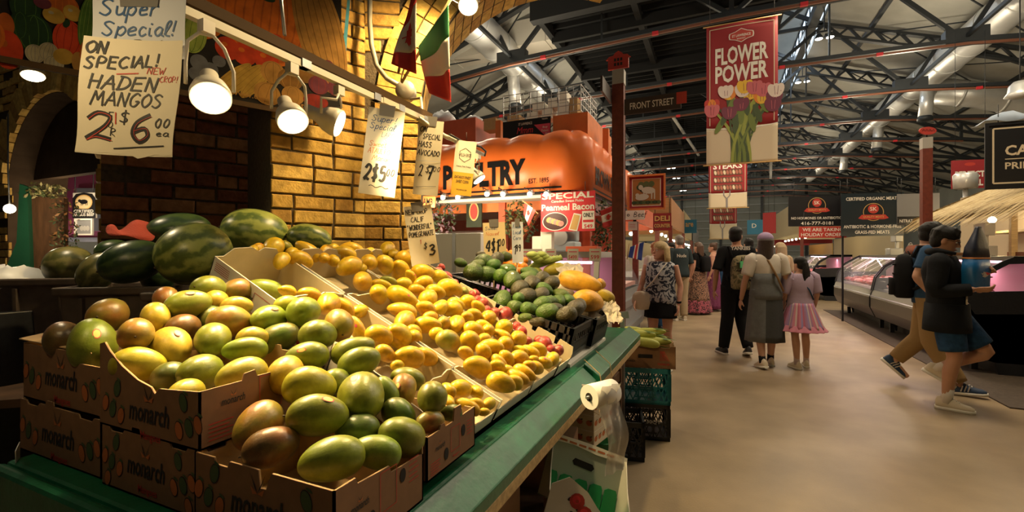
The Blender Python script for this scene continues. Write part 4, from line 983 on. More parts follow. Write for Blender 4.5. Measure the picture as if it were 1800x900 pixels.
# avocado sign
c4 = WX(759, 212, -1.34); k = depth(c4) / 800; w, h = 43 * k, 132 * k
t, fr = psign('price_sign', 'white paper sign for hass avocados hanging before the orange awning', c4, w, h, AZC + .1, 0, R(-5), m_pap, .004, .002, 8, SG)
g = MB(); hand(g, 'ON', w * .06, h * .84, h * .07, m_ink, fr, .14, .2, w * .3); hand(g, 'SPECIAL', w * .2, h * .75, h * .065, m_ink, fr, .14, .15, w * .75); hand(g, 'HASS', w * .05, h * .64, h * .07, m_ink, fr, .14, .15, w * .55); hand(g, 'AVOCADO', w * .04, h * .53, h * .07, m_ink, fr, .14, .15, w * .9)
hand(g, '2', w * .15, h * .25, h * .15, m_ink, fr, .1, .1, w * .2); hand(g, '$', w * .4, h * .3, h * .09, m_ink, fr, .1); hand(g, '7', w * .5, h * .22, h * .17, m_ink, fr, .14, .2, w * .25); hand(g, '00', w * .72, h * .33, h * .06, m_ink, fr, .14)
g.ribbon([(0, h * .45), (w, h * .46)], .002, fr, m_pap2); g.ribbon([(w * .1, h * .1), (w * .9, h * .13)], .002, fr, m_ink); g.build('lettering', t, fix=False)
# corn card
c5 = WX(820, 248, -1.30); k = depth(c5) / 800; w, h = 36 * k, 96 * k
t, fr = psign('price_sign', 'printed white and yellow card for sweet corn hanging by a string', c5, w, h, AZC + .12, 0, R(-6), m_pap, 0, 0, 9, None, 'sign', False)
m_yel = mat('card yellow', (.75, .42, .03), .6)
g = MB(); g.flat([(0, 0), (w, 0), (w, h * .42), (0, h * .42)], fr, m_yel, .001)
hx = [(w * .5 + w * .3 * math.sin(a), h * .74 + w * .34 * math.cos(a)) for a in [math.pi / 3 * q for q in range(7)]]; g.ribbon(hx, .003, fr, m_ink)
put(g, 'WELSH BROS', w * .5, h * .74, h * .06, m_ink, fr, w * .62, .01); put(g, 'Premium. Fresh. Produce.', w * .5, h * .53, h * .03, m_ink, fr, w * .7)
put(g, "ONTARIO'S FINEST", w * .5, h * .33, h * .055, m_ink, fr, w * .8, .02, .002); put(g, 'SWEET CORN', w * .5, h * .25, h * .055, m_ink, fr, w * .6, .02, .002); put(g, 'WELSHBROS.COM', w * .5, h * .1, h * .025, m_ink, fr, w * .5, .01, .002)
g.build('lettering', t, fix=False)
g = MB(); g.tube([c5, c5 + UP * .05], .0015, m_ink, 6); g.build('string', t)
# second rail with cable for the aisle signs
t = thing('track_rail', 'thin bent sign rail beyond the pier holding the avocado and corn signs', 'sign rail', WX(780, 240, -1.35))
b = MB(); b.tube([WX(735, 208, -1.36), WX(780, 238, -1.36), WX(850, 272, -1.36)], .012, m_trackw, 8); b.build('rail', t)
b = MB(); b.tube([WX(790, 236, -1.34), WX(815, 250, -1.34), WX(845, 258, -1.34), WX(854, 266, -1.33), WX(852, 274, -1.33)], .006, m_black, 8); b.build('cable', t)
par_lamp(842, 315, 3.0, RIGHT * .5 - FWD * .1 - UP * .7, 'small lit lamp half hidden behind the sweet corn card', .045, 10, True, 130, W(840, 272, 2.95))
# signs standing among the fruit
def stick(t, p, L=.35, m=m_wood): b = MB(); b.tube([p, p - UP * L], .005, m, 6); b.build('stick', t)
c6 = W(733, 362, 2.36); k = depth(c6) / 800; w, h = 48 * k, 105 * k
t, fr = psign('price_sign', 'tall white pomegranate sign standing at the back of the mango trays', c6, w, h, AZC + .25, .12, R(8), m_pap, .01, .006, 11, SG)
g = MB(); hand(g, 'NEW CROP', w * .05, h * .86, h * .08, m_ink, fr, .14, .1, w * .8); hand(g, 'CALIF.', w * .2, h * .73, h * .08, m_ink, fr, .14, .1, w * .6); hand(g, '"WONDERFUL"', w * .03, h * .60, h * .08, m_ink, fr, .15, .1, w * .92); hand(g, 'POMEGRANATE', w * .06, h * .48, h * .08, m_ink, fr, .14, .1, w * .9)
hand(g, '$', w * .5, h * .26, h * .1, m_ink, fr, .12); hand(g, '1', w * .4, h * .36, h * .06, m_rpen, fr, .14); hand(g, '3', w * .65, h * .15, h * .16, m_ink, fr, .18); g.build('lettering', t, fix=False); stick(t, c6 - UP * h * .8)
c7 = W(868, 391, 2.9); k = depth(c7) / 800; w, h = 39 * k, 60 * k
t, fr = psign('price_sign', 'buff paper sign with black price standing by the oranges', c7, w, h, AZC, .05, R(3), m_papy, .005, .003, 12, SG)
g = MB(); hand(g, 'Sweet', w * .08, h * .78, h * .1, m_bink, fr, .1, .15, w * .6); hand(g, 'Navel', w * .1, h * .62, h * .1, m_opn, fr, .1, .15, w * .6); hand(g, '4$1', w * .08, h * .15, h * .33, m_ink, fr, .15, .2, w * .6); hand(g, '00', w * .65, h * .3, h * .2, m_ink, fr, .13, .2, w * .3); g.build('lettering', t, fix=False); stick(t, c7 - UP * h * .9)
c8 = W(909, 390, 2.75); k = depth(c8) / 800; w, h = 20 * k, 72 * k
t, fr = psign('price_sign', 'narrow pale paper sign reading 99 beside the oranges', c8, w, h, AZC + .1, .03, R(1), m_pap2, .004, .002, 13, SG)
g = MB(); hand(g, 'Fresh', w * .1, h * .84, h * .09, m_bink, fr, .12, .15, w * .7); hand(g, 'Local', w * .1, h * .7, h * .09, m_bink, fr, .12, .15, w * .7); hand(g, 'Corn', w * .1, h * .56, h * .09, m_bink, fr, .12, .15, w * .7); hand(g, '99', w * .3, h * .27, h * .17, m_ink, fr, .14, .15, w * .5); hand(g, '1', w * .1, h * .22, h * .2, m_ink, fr, .12, .15, w * .3); g.build('lettering', t, fix=False); stick(t, c8 - UP * h * .9)
# ================================================================== fruit
def fruit_mat(name, blush, rough=.38, spk=0, noise=2.2, bump=.0, spkc=(.5, .45, .2), coat=.0, grad=True):
    """base colour comes from the fruit itself (object colour); alpha = how much blush it carries"""
    m = bpy.data.materials.new(name); m.use_nodes = True; nt = m.node_tree; L = nt.links; N = nt.nodes.new
    b = nt.nodes['Principled BSDF']; b.inputs['Roughness'].default_value = rough; b.inputs['Coat Weight'].default_value = coat
    oi = N('ShaderNodeObjectInfo'); tc = N('ShaderNodeTexCoord'); mp_ = N('ShaderNodeMapping')
    cm = N('ShaderNodeCombineXYZ'); ml = N('ShaderNodeMath'); ml.operation = 'MULTIPLY'; ml.inputs[1].default_value = 17.0
    L.new(oi.outputs['Random'], ml.inputs[0])
    for i in range(3): L.new(ml.outputs[0], cm.inputs[i])
    L.new(tc.outputs['Object'], mp_.inputs['Vector']); L.new(cm.outputs[0], mp_.inputs['Location'])
    n = N('ShaderNodeTexNoise'); n.inputs['Scale'].default_value = noise; n.inputs['Detail'].default_value = 3; L.new(mp_.outputs[0], n.inputs['Vector'])
    rp = N('ShaderNodeMapRange'); rp.inputs[1].default_value = .42; rp.inputs[2].default_value = .66; L.new(n.outputs['Fac'], rp.inputs[0])
    mu = N('ShaderNodeMath'); mu.operation = 'MULTIPLY'; L.new(rp.outputs[0], mu.inputs[0]); L.new(oi.outputs['Alpha'], mu.inputs[1])
    mx = N('ShaderNodeMix'); mx.data_type = 'RGBA'; L.new(mu.outputs[0], mx.inputs['Factor']); L.new(oi.outputs['Color'], mx.inputs['A']); mx.inputs['B'].default_value = (*blush, 1)
    out = mx.outputs['Result']
    n2 = N('ShaderNodeTexNoise'); n2.inputs['Scale'].default_value = 7; n2.inputs['Detail'].default_value = 5; L.new(mp_.outputs[0], n2.inputs['Vector'])
    hs = N('ShaderNodeHueSaturation'); r3 = N('ShaderNodeMapRange'); r3.inputs[1].default_value = .3; r3.inputs[2].default_value = .7; r3.inputs[3].default_value = .8; r3.inputs[4].default_value = 1.18
    L.new(n2.outputs['Fac'], r3.inputs[0]); L.new(r3.outputs[0], hs.inputs['Value']); L.new(out, hs.inputs['Color']); out = hs.outputs[0]
    if spk:
        v = N('ShaderNodeTexVoronoi'); v.inputs['Scale'].default_value = 34; L.new(mp_.outputs[0], v.inputs['Vector'])
        r4 = N('ShaderNodeMapRange'); r4.inputs[1].default_value = .10; r4.inputs[2].default_value = .16; r4.inputs[3].default_value = spk; r4.inputs[4].default_value = 0; L.new(v.outputs['Distance'], r4.inputs[0])
        m2 = N('ShaderNodeMix'); m2.data_type = 'RGBA'; L.new(r4.outputs[0], m2.inputs['Factor']); L.new(out, m2.inputs['A']); m2.inputs['B'].default_value = (*spkc, 1); out = m2.outputs['Result']
    L.new(out, b.inputs['Base Color'])
    if bump:
        n3 = N('ShaderNodeTexNoise'); n3.inputs['Scale'].default_value = 26; L.new(mp_.outputs[0], n3.inputs['Vector']); bp = N('ShaderNodeBump'); bp.inputs['Strength'].default_value = bump; bp.inputs['Distance'].default_value = .02
        L.new(n3.outputs['Fac'], bp.inputs['Height']); L.new(bp.outputs[0], b.inputs['Normal'])
    return m
m_haden = fruit_mat('haden skin', (.30, .085, .022), .36, .35, 1.7, .04, (.42, .36, .12))
m_ataul = fruit_mat('ataulfo skin', (.54, .27, .015), .34, .12, 1.6, .05, (.35, .15, .02))
m_avo = fruit_mat('avocado skin', (.04, .045, .012), .3, .05, 2.0, .35, (.13, .2, .03))
m_pom = fruit_mat('pomegranate skin', (.55, .16, .08), .35, 0, 2.4, .1)
m_ora = fruit_mat('orange skin', (.8, .28, .01), .4, 0, 3, .25)
m_pap_ = fruit_mat('papaya skin', (.36, .24, .02), .45, .3, 1.8, .12, (.5, .3, .05))
m_stem = mat('stem brown', (.06, .035, .015), .8)
m_stick = mat('sticker yellow', (.78, .56, .14), .5); m_stickr = mat('sticker red', (.55, .05, .04), .5); m_stickp = mat('sticker pink', (.65, .08, .13), .45)
m_stickw = mat('sticker white', (.8, .8, .75), .5)
def bodymesh(prof, flat=.94, bend=.04, beak=0, n=26, k=22, seed=0, lump=.012):
    """unit length along X"""
    r = random.Random(seed); ph = [r.uniform(0, 6.28) for _ in range(4)]
    rings = []
    for i in range(k + 1):
        s = i / k; t_ = -math.cos(math.pi * (.015 + .97 * s)) / 2; w = prof(t_)
        pts = []
        for j in range(n):
            a = 2 * math.pi * j / n; q = 1 + lump * (math.sin(2 * a + ph[0] + 4 * t_) + math.sin(3 * a + ph[1] - 6 * t_))
            pts.append(V((t_, w * math.cos(a) * flat * q + beak * max(0, t_) ** 2, w * math.sin(a) * q + bend * (1 - 4 * t_ * t_))))
        rings.append(pts)
    return rings
def ellp(w, egg=.0, p=1.0): return lambda t_: w * max(0, 1 - (2 * t_) ** 2) ** (.5 * p) * (1 + egg * 2 * t_)
PROT = {}
def proto(kind, rings, m, extra=None):
    b = MB(); b.loft(rings, m); o = b.build(kind, None, True); PROT.setdefault(kind, []).append(o.data); bpy.data.objects.remove(o)
def partmesh(name, b): o = b.build(name, None, True); d = o.data; bpy.data.objects.remove(o); return d
for sd in range(4):
    proto('haden_mango', bodymesh(ellp(.385 + .015 * (sd % 2), -.08 - .03 * sd, .92), .93, .03, .10, seed=sd), m_haden)
    proto('ataulfo_mango', bodymesh(ellp(.295 + .012 * (sd % 3), -.13 - .04 * sd, .95), .93, .05, .16, seed=sd + 9), m_ataul)
    proto('avocado', bodymesh(ellp(.37, -.14, .95), 1, .0, 0, seed=sd + 20, lump=.016), m_avo)
    proto('papaya', bodymesh(ellp(.27, -.16, .85), 1, .03, 0, seed=sd + 30, lump=.03), m_pap_)
proto('orange', bodymesh(ellp(.5, 0, 1), 1, 0, 0, seed=50, lump=.006), m_ora)
proto('pomegranate', bodymesh(ellp(.48, -.04, 1), 1, 0, 0, seed=51, lump=.022), m_pom)
# shared part meshes in unit-fruit space
b = MB(); b.tube([(-.49, 0, 0), (-.515, .004, .004), (-.54, .0, .008)], [.03, .018, .014], m_stem, 8); PM_stem = partmesh('stem', b)
b = MB(); b.tube([(-.478, 0, 0), (-.497, 0, 0)], [.055, .03], m_stem, 10); PM_scar = partmesh('stem', b)
def patch(kind, m1, m2, ru, rv):
    """an oval sticker following the fruit's side (facing +Z)"""
    me = PROT[kind][0]; pts = [v.co for v in me.vertices]
    b = MB()
    for m, k, h in ((m2, 1, .004), (m1, .8, .007)):
        vs = []
        for rr_ in (0, .5, 1):
            for j in range(16 if rr_ else 1):
                a = 2 * math.pi * j / 16; x = .12 + ru * k * rr_ * math.cos(a); y = rv * k * rr_ * math.sin(a)
                best = max((p for p in pts if p.z > 0), key=lambda p: -((p.x - x) ** 2 + (p.y - y) ** 2)); vs.append([x, y])
        prof = {'haden_mango': (.385, .92, .03), 'ataulfo_mango': (.295, .95, .05), 'avocado': (.37, .95, 0)}[kind]
        egg = {'haden_mango': -.08, 'ataulfo_mango': -.13, 'avocado': -.14}[kind]
        V_ = []
        for x, y in vs:
            w = ellp(prof[0], egg, prof[1])(x); V_.append((x, y, math.sqrt(max(0, w * w - y * y)) * 1.012 + prof[2] * (1 - 4 * x * x) + h))
        fs = [(0, 1 + j, 1 + (j + 1) % 16) for j in range(16)] + [(1 + j, 17 + j, 17 + (j + 1) % 16, 1 + (j + 1) % 16) for j in range(16)]
        b.add(V_, fs, m, True)
    return partmesh('sticker', b)
PM_hst = patch('haden_mango', m_stick, m_stickr, .10, .065)
PM_ast = patch('ataulfo_mango', m_stickp, m_stickp, .06, .05)
PM_vst = patch('avocado', m_stickw, m_stickw, .07, .06)
b = MB()
for k in range(6):
    a = k * math.pi / 3; c, s_ = math.cos(a), math.sin(a)
    b.add([(-.47, .09 * c, .09 * s_), (-.47, .09 * math.cos(a + .9), .09 * math.sin(a + .9)), (-.62, .13 * math.cos(a + .45), .13 * math.sin(a + .45)), (-.47, .05 * c, .05 * s_)], [(0, 1, 2), (0, 2, 3), (1, 3, 2)], m_pom)
b.tube([(-.45, 0, 0), (-.53, 0, 0)], [.1, .08], m_pom, 10); PM_crown = partmesh('crown', b)
RATIO = {'haden_mango': 1.30, 'ataulfo_mango': 1.66, 'avocado': 1.35, 'papaya': 1.85, 'orange': 1, 'pomegranate': 1.04}
def radial(u, v, ang):
    """true size of one pixel at depth 1 for a length seen at image angle ang (wide-angle stretch taken out)"""
    x, y = (u - 900) / FPX, (HOR - v) / FPX; r = math.hypot(x, y)
    if r < 1e-6: return 1 / FPX
    ct = 1 / math.sqrt(1 + r * r); a = math.atan2(y, x) - ang
    return math.sqrt((ct * math.cos(a)) ** 2 + math.sin(a) ** 2) / FPX
class Fruit: pass
def mk(kind, u, v, L, Wd, ang, f, col, stick=0, tip=0):
    q = Fruit(); q.kind = kind; q.u, q.v, q.f = u, v, f; q.ang = R(ang); q.col = col; q.stick = stick
    a = radial(u, v, q.ang); c = radial(u, v, q.ang + math.pi / 2)
    l, w = L * a, Wd * c; rt = RATIO[kind]
    wt = min(w, l); lt = max(l, w)
    if l < w: q.ang += math.pi / 2
    full = max(lt, rt * wt) if rt > 1.01 else lt
    if lt < full * .995 and full > wt:      # seen partly end-on: tip it towards the viewer
        ct = max(0, min(1, (lt * lt - wt * wt) / (full * full - wt * wt)))
        q.tilt = math.acos(math.sqrt(ct))
    else: q.tilt = 0
    q.L0 = full; q.W0 = wt; q.tipdir = 1 if (tip or (int(u * 7 + v * 3) % 2)) else -1
    return q
def axes(q):
    d = ray(q.u, q.v).normalized(); e1 = d.cross(UP).normalized(); e2 = e1.cross(d).normalized()
    im = e1 * math.cos(q.ang) + e2 * math.sin(q.ang)
    x = (im * math.cos(q.tilt) + d * math.sin(q.tilt)).normalized()
    return x, d
def relax(Q, it=80, floor=None):
    n = len(Q); f = np.array([q.f for q in Q]); f0 = f.copy()
    D = np.array([list(ray(q.u, q.v)) for q in Q]); ax = np.array([list(axes(q)[0]) for q in Q])
    L0 = np.array([q.L0 for q in Q]); W0 = np.array([q.W0 for q in Q])
    for _ in range(it):
        C = np.array([0, 0, CAMZ]) + D * f[:, None]; R_ = W0 * f / 2; hl = np.maximum(0, L0 * f / 2 - R_)
        ks = np.array([-1, 0, 1.0]); rs = np.array([.86, 1, .86]); off = np.array([-1.0, 0, 1.0])
        S = C[:, None, :] + ax[:, None, :] * (hl[:, None] * ks)[:, :, None]; RR = R_[:, None] * rs
        S = S.reshape(-1, 3); RR = RR.reshape(-1)
        dd = np.linalg.norm(S[:, None] - S[None], axis=2); pen = RR[:, None] + RR[None] - dd
        pen = pen.reshape(n, 3, n, 3).max(axis=(1, 3)); np.fill_diagonal(pen, 0); pen = np.maximum(0, pen - .004)
        i, j = np.nonzero(np.triu(pen) > 0)
        if len(i) == 0: break
        g = np.zeros(n)
        for a, c in zip(i, j):
            p = pen[a, c] * .35; s = 1 if f[a] > f[c] else -1
            g[a] += s * p; g[c] -= s * p
        f += np.clip(g, -.02, .02) - (f - f0) * .02
        if floor is not None: f = np.maximum(f, floor)
    for q, ff in zip(Q, f): q.f = float(ff)
CNT = {}
def place(q, label, group, cat):
    mes = PROT[q.kind]; k = CNT.get(q.kind, 0); CNT[q.kind] = k + 1
    o = bpy.data.objects.new(q.kind, mes[(k * 5 + k // 3) % len(mes)]); COL.objects.link(o)
    x, d = axes(q); r = random.Random(int(q.u * 31 + q.v * 17))
    if q.tipdir > 0 and q.tilt > .2: x = -x       # the stem end (-X of the mesh) faces the viewer
    elif q.tilt <= .2 and r.random() < .5: x = -x
    zz = (-d * .7 + UP * .7); zz = zz - x * zz.dot(x)
    if zz.length < 1e-3: zz = UP.copy(); zz = zz - x * zz.dot(x)
    zz.normalize(); zz = M.Rotation(r.uniform(-.5, .5), 3, x) @ zz; y = zz.cross(x)
    mm = M((x, y, zz)).transposed().to_4x4()
    Lm = q.L0 * q.f; Wm = q.W0 * q.f; bw = {'haden_mango': .77, 'ataulfo_mango': .60, 'avocado': .74, 'papaya': .54, 'orange': 1, 'pomegranate': .96}[q.kind]
    s = Wm / bw
    mm = mm @ M.Diagonal((Lm, s, s, 1)); mm.translation = W(q.u, q.v, q.f); o.matrix_world = mm
    o.color = q.col
    tag(o, label, cat, group)
    def child(nm, me):
        c = bpy.data.objects.new(nm, me); COL.objects.link(c); c.parent = o; return c
    if q.kind in ('haden_mango', 'ataulfo_mango', 'avocado', 'papaya'): child('stem', PM_stem if (k % 3 == 0 and q.kind == 'haden_mango') else PM_scar)
    if q.kind == 'pomegranate': child('crown', PM_crown)
    if q.stick: child('sticker', {'haden_mango': PM_hst, 'ataulfo_mango': PM_ast, 'avocado': PM_vst}[q.kind])
    return o
ORD = ['first', 'second', 'third', 'fourth', 'fifth', 'sixth', 'seventh', 'eighth', 'ninth', 'tenth', 'eleventh', 'twelfth', 'thirteenth', 'fourteenth', 'fifteenth', 'sixteenth']
def label_rows(Q, what, where, rows):
    """'<what>, third from left in the second row up of <where>'"""
    S = sorted(Q, key=lambda q: -q.v); n = len(S); per = max(1, math.ceil(n / rows)); out = {}
    for r_ in range(0, n, per):
        row = sorted(S[r_:r_ + per], key=lambda q: q.u); k = r_ // per; nr = math.ceil(n / per)
        rn = 'front row' if k == 0 else ('back row' if k == nr - 1 else ORD[k] + ' row back')
        for i, q in enumerate(row):
            pn = 'leftmost' if i == 0 else ('rightmost' if i == len(row) - 1 else ORD[i] + ' from left')
            if len(row) == 1: pn = 'single one'
            out[id(q)] = '%s, %s, %s, %s' % (what(q), pn, rn, where)
    return out
# colours
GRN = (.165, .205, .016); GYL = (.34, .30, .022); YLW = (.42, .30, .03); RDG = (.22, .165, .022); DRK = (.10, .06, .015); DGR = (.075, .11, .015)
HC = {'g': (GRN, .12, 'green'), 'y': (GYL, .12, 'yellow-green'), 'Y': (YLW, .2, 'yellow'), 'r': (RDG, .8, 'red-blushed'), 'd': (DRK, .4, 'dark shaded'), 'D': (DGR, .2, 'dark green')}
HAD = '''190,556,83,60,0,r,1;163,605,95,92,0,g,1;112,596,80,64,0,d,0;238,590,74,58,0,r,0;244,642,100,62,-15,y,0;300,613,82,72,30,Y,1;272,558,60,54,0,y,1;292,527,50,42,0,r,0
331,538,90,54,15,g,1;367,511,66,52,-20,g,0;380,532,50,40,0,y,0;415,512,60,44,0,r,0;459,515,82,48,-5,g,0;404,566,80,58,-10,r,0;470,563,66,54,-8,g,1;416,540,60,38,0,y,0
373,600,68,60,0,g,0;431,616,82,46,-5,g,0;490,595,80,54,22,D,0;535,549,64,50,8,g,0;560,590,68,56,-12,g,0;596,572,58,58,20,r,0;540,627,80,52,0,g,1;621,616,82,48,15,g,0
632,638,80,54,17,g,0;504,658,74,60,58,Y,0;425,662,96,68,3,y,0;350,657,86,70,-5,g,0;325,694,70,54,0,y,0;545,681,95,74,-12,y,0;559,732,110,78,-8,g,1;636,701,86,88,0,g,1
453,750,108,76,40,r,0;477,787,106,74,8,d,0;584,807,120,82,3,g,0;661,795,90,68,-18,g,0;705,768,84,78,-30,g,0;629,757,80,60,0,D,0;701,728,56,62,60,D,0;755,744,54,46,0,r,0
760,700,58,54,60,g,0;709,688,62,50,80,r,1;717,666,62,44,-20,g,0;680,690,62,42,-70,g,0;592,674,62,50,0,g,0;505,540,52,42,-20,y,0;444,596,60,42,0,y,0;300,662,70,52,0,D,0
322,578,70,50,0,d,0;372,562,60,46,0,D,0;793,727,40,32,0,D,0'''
fit_p = [(585, 805, .86), (555, 730, .91), (640, 695, 1.0), (540, 680, 1.0), (425, 660, 1.05), (240, 640, 1.04), (160, 605, 1.13), (325, 600, 1.17), (585, 570, 1.38), (335, 538, 1.25), (460, 515, 1.40), (710, 685, 1.12), (620, 630, 1.2), (477, 787, .90), (705, 768, 1.0), (760, 700, 1.16), (190, 556, 1.2)]
A_ = np.array([[1, u, v, u * v, v * v] for u, v, f_ in fit_p]); CF = np.linalg.lstsq(A_, np.array([f_ for *_, f_ in fit_p]), rcond=None)[0]
def hdep(u, v): return float(np.array([1, u, v, u * v, v * v]) @ CF)
HQ = []
for ln in HAD.replace('\n', ';').split(';'):
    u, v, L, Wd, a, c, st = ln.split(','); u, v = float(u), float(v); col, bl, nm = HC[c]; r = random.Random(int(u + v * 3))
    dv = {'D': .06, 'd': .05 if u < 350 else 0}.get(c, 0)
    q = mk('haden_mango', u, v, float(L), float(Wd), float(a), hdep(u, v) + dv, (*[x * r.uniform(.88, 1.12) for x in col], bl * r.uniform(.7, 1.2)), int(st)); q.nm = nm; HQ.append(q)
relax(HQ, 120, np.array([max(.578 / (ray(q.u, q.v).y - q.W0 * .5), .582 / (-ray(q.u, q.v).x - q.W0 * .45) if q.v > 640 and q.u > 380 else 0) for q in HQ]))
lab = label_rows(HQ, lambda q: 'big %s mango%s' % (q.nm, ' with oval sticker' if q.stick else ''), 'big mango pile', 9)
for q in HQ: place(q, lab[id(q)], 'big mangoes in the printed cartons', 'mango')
# ------------------------------------------------------------------ yellow mangoes on the sloping trays
ATA = '''478,441,50,36,60;453,437,24,20,40;445,440,18,16,0;502,438,32,22,-60;495,460,36,28,50;529,459,48,30,-25;541,442,52,30,-45;515,447,28,22,0;543,520,44,30,-30;577,538,44,38,20;602,542,50,32,-50;633,549,36,24,15
504,513,34,22,-30;629,578,50,28,-70;667,593,52,38,-30;698,591,50,40,-45;728,598,34,30,-60;677,623,40,30,-45;718,629,56,38,-15;749,629,46,34,-30;699,643,26,18,0;809,687,44,38,-10;787,687,28,32,60;836,690,22,28,60;822,715,50,28,-30;858,711,26,22,20;836,711,30,22,-30;851,725,22,16,0;790,707,22,24,40
573,442,28,22,0;586,438,24,18,0;604,447,46,28,-20;618,440,46,26,-15;571,455,22,18,0;585,459,20,24,60;613,470,50,34,18;633,473,26,20,0;650,464,32,27,-10;636,497,37,36,-40;649,444,20,17,0;662,448,18,16,0;679,440,31,28,30;676,468,38,30,-60;701,476,42,32,-75;693,449,22,20,0
712,460,40,32,-35;720,451,32,22,-35;720,487,28,20,-75;744,480,44,28,-12;743,498,36,24,5;671,501,38,18,-15;683,494,32,16,-20;708,501,32,25,-30;666,520,38,33,-60;707,523,60,34,-30;707,547,54,30,-20;734,512,34,22,-20;766,514,38,24,-20;753,527,36,31,30;791,509,48,34,-25;773,489,32,24,-30
747,544,38,28,-40;773,543,38,28,40;709,568,42,37,30;751,573,52,30,-2;780,570,26,24,-50;796,548,40,32,-30;802,536,34,22,-25;800,573,36,34,40;823,533,32,26,-35;839,540,30,22,-60;820,559,26,22,-50;832,555,32,24,-40;814,515,20,18,-45;788,602,48,38,-30;825,603,42,34,-70;833,583,42,29,-25
859,561,31,28,0;850,573,32,18,-20;887,577,31,26,-20;859,583,26,23,-40;882,590,38,22,-30;910,597,31,27,-20;864,610,46,27,-12;889,607,31,26,-30;850,620,36,25,-60;890,632,36,26,-60;838,647,54,38,-25;873,644,30,23,-35;878,637,36,22,-45;914,632,37,28,-20;915,616,30,16,-20;933,618,36,22,-35
944,615,36,24,-25;942,648,30,23,-30;955,638,33,22,-15;972,632,27,24,40;881,675,55,35,-20;910,664,44,27,-25;922,656,46,23,-30;903,672,32,25,-40;938,632,20,15,0;817,622,32,24,-40;770,590,32,24,-30;757,559,30,22,0;727,585,30,24,-40;850,597,26,20,0;893,655,30,22,-30;930,643,26,20,-30'''
def slope_f(u, v, off):
    d = ray(u, v); return (.92 + off - .62 * .464 - CAMZ) / (d.z + d.x * .464)
AQ = []
for ln in ATA.replace('\n', ';').split(';'):
    u, v, L, Wd, a = map(float, ln.split(',')); r = random.Random(int(u * 3 + v))
    grn = (788 == u) or r.random() < .06
    bs_ = (.235, .25, .025) if grn else (.64 * r.uniform(.9, 1.05), .40 * r.uniform(.9, 1.1), .012)
    q = mk('ataulfo_mango', u, v, L, Wd, a, slope_f(u, v, .045), (*bs_, r.uniform(.3, .9)), 1 if (u in (453, 629, 718, 720, 585, 707, 571, 955, 667)) else 0)
    q.nm = 'greenish' if grn else 'yellow'; AQ.append(q)
relax(AQ, 100)
def acol(q): return 0 if (q.u < 765 and q.v > 575 and q.u < 760) else (1 if q.u > 765 and q.v > 680 and q.u < 866 else (2 if q.u < 560 and q.v < 470 else (3 if q.v > 505 and q.u < 635 else 4)))
for k, (wh, rows) in enumerate((('third near tray down', 3), ('lowest near tray', 3), ('topmost near tray', 3), ('second near tray down', 2), ('long yellow slope', 15))):
    S = [q for q in AQ if acol(q) == k]
    lab = label_rows(S, lambda q: 'small %s mango%s' % (q.nm, ' with pink sticker' if q.stick else ''), wh, rows)
    for q in S: place(q, lab[id(q)], 'small yellow mangoes on the sloping trays', 'mango')
# ------------------------------------------------------------------ pomegranates
PQ = []
for i, (u, v, s) in enumerate(((770, 479, 20), (783, 488, 24), (798, 499, 18), (776, 470, 14), (833, 518, 22), (849, 533, 22), (856, 546, 18), (870, 549, 18), (888, 553, 29), (840, 527, 16), (956, 604, 28), (981, 616, 21), (916, 583, 22), (927, 600, 18), (947, 598, 18), (908, 574, 18), (968, 613, 15))):
    q = mk('pomegranate', u, v, s, s * .97, -35 + 40 * (i % 3), slope_f(u, v, .03), (.40 - .06 * (i % 3), .035, .03, .4 + .2 * (i % 2))); PQ.append(q)
relax(PQ)
lab = label_rows(PQ, lambda q: 'red pomegranate', 'the pomegranate trays', 8)
for q in PQ: place(q, lab[id(q)], 'pomegranates between mangoes and avocados', 'pomegranate')
# ------------------------------------------------------------------ avocados
AVO = '''810,462,24,16,-15;838,468,32,24,30;851,461,36,30,10;873,456,28,24,40;889,451,24,18,0;868,466,28,22,20;831,478,36,32,10;858,482,36,28,0;880,484,26,24,30;893,474,30,22,-15;845,448,18,14,0;900,493,34,32,50;913,508,34,30,30;925,522,36,32,20;935,500,32,32,40;928,488,36,24,10
931,479,34,20,-15;953,490,28,26,30;969,498,30,26,20;957,509,32,24,-20;950,519,32,28,20;883,529,42,34,70;906,540,30,26,10;930,544,34,26,-10;952,535,36,28,20;966,531,28,24,0;985,518,34,22,-15;982,530,28,26,60;962,549,42,32,5;995,553,40,30,15;1010,543,34,30,30;1018,537,26,26,0;925,559,30,18,0;945,566,30,18,0;1000,528,24,22,0;978,542,26,20,0;912,524,22,20,0'''
VQ = []
for ln in AVO.replace('\n', ';').split(';'):
    u, v, L, Wd, a = map(float, ln.split(',')); r = random.Random(int(u + v * 5)); dk = r.random() < .25
    bs_ = (.045, .036, .012) if dk else (.06 * r.uniform(.8, 1.2), .125 * r.uniform(.8, 1.2), .010)
    if u < 895 and v < 492: f_ = 2.62 + (470 - v) * .004
    else: f_ = 2.28 + (550 - v) * .0042
    q = mk('avocado', u, v, L, Wd, a, f_, (*bs_, r.uniform(.2, .8)), 1 if u in (900, 893, 906) else 0); q.nm = 'dark purple-brown' if dk else 'green'; q.up = u < 895 and v < 492; VQ.append(q)
relax(VQ, 100)
for up, wh in ((True, 'the upper avocado crate'), (False, 'the lower avocado crate')):
    S = [q for q in VQ if q.up == up]; lab = label_rows(S, lambda q: '%s avocado%s' % (q.nm, ' with white sticker' if q.stick else ''), wh, 4 if up else 7)
    for q in S: place(q, lab[id(q)], 'avocados in the black crates', 'avocado')
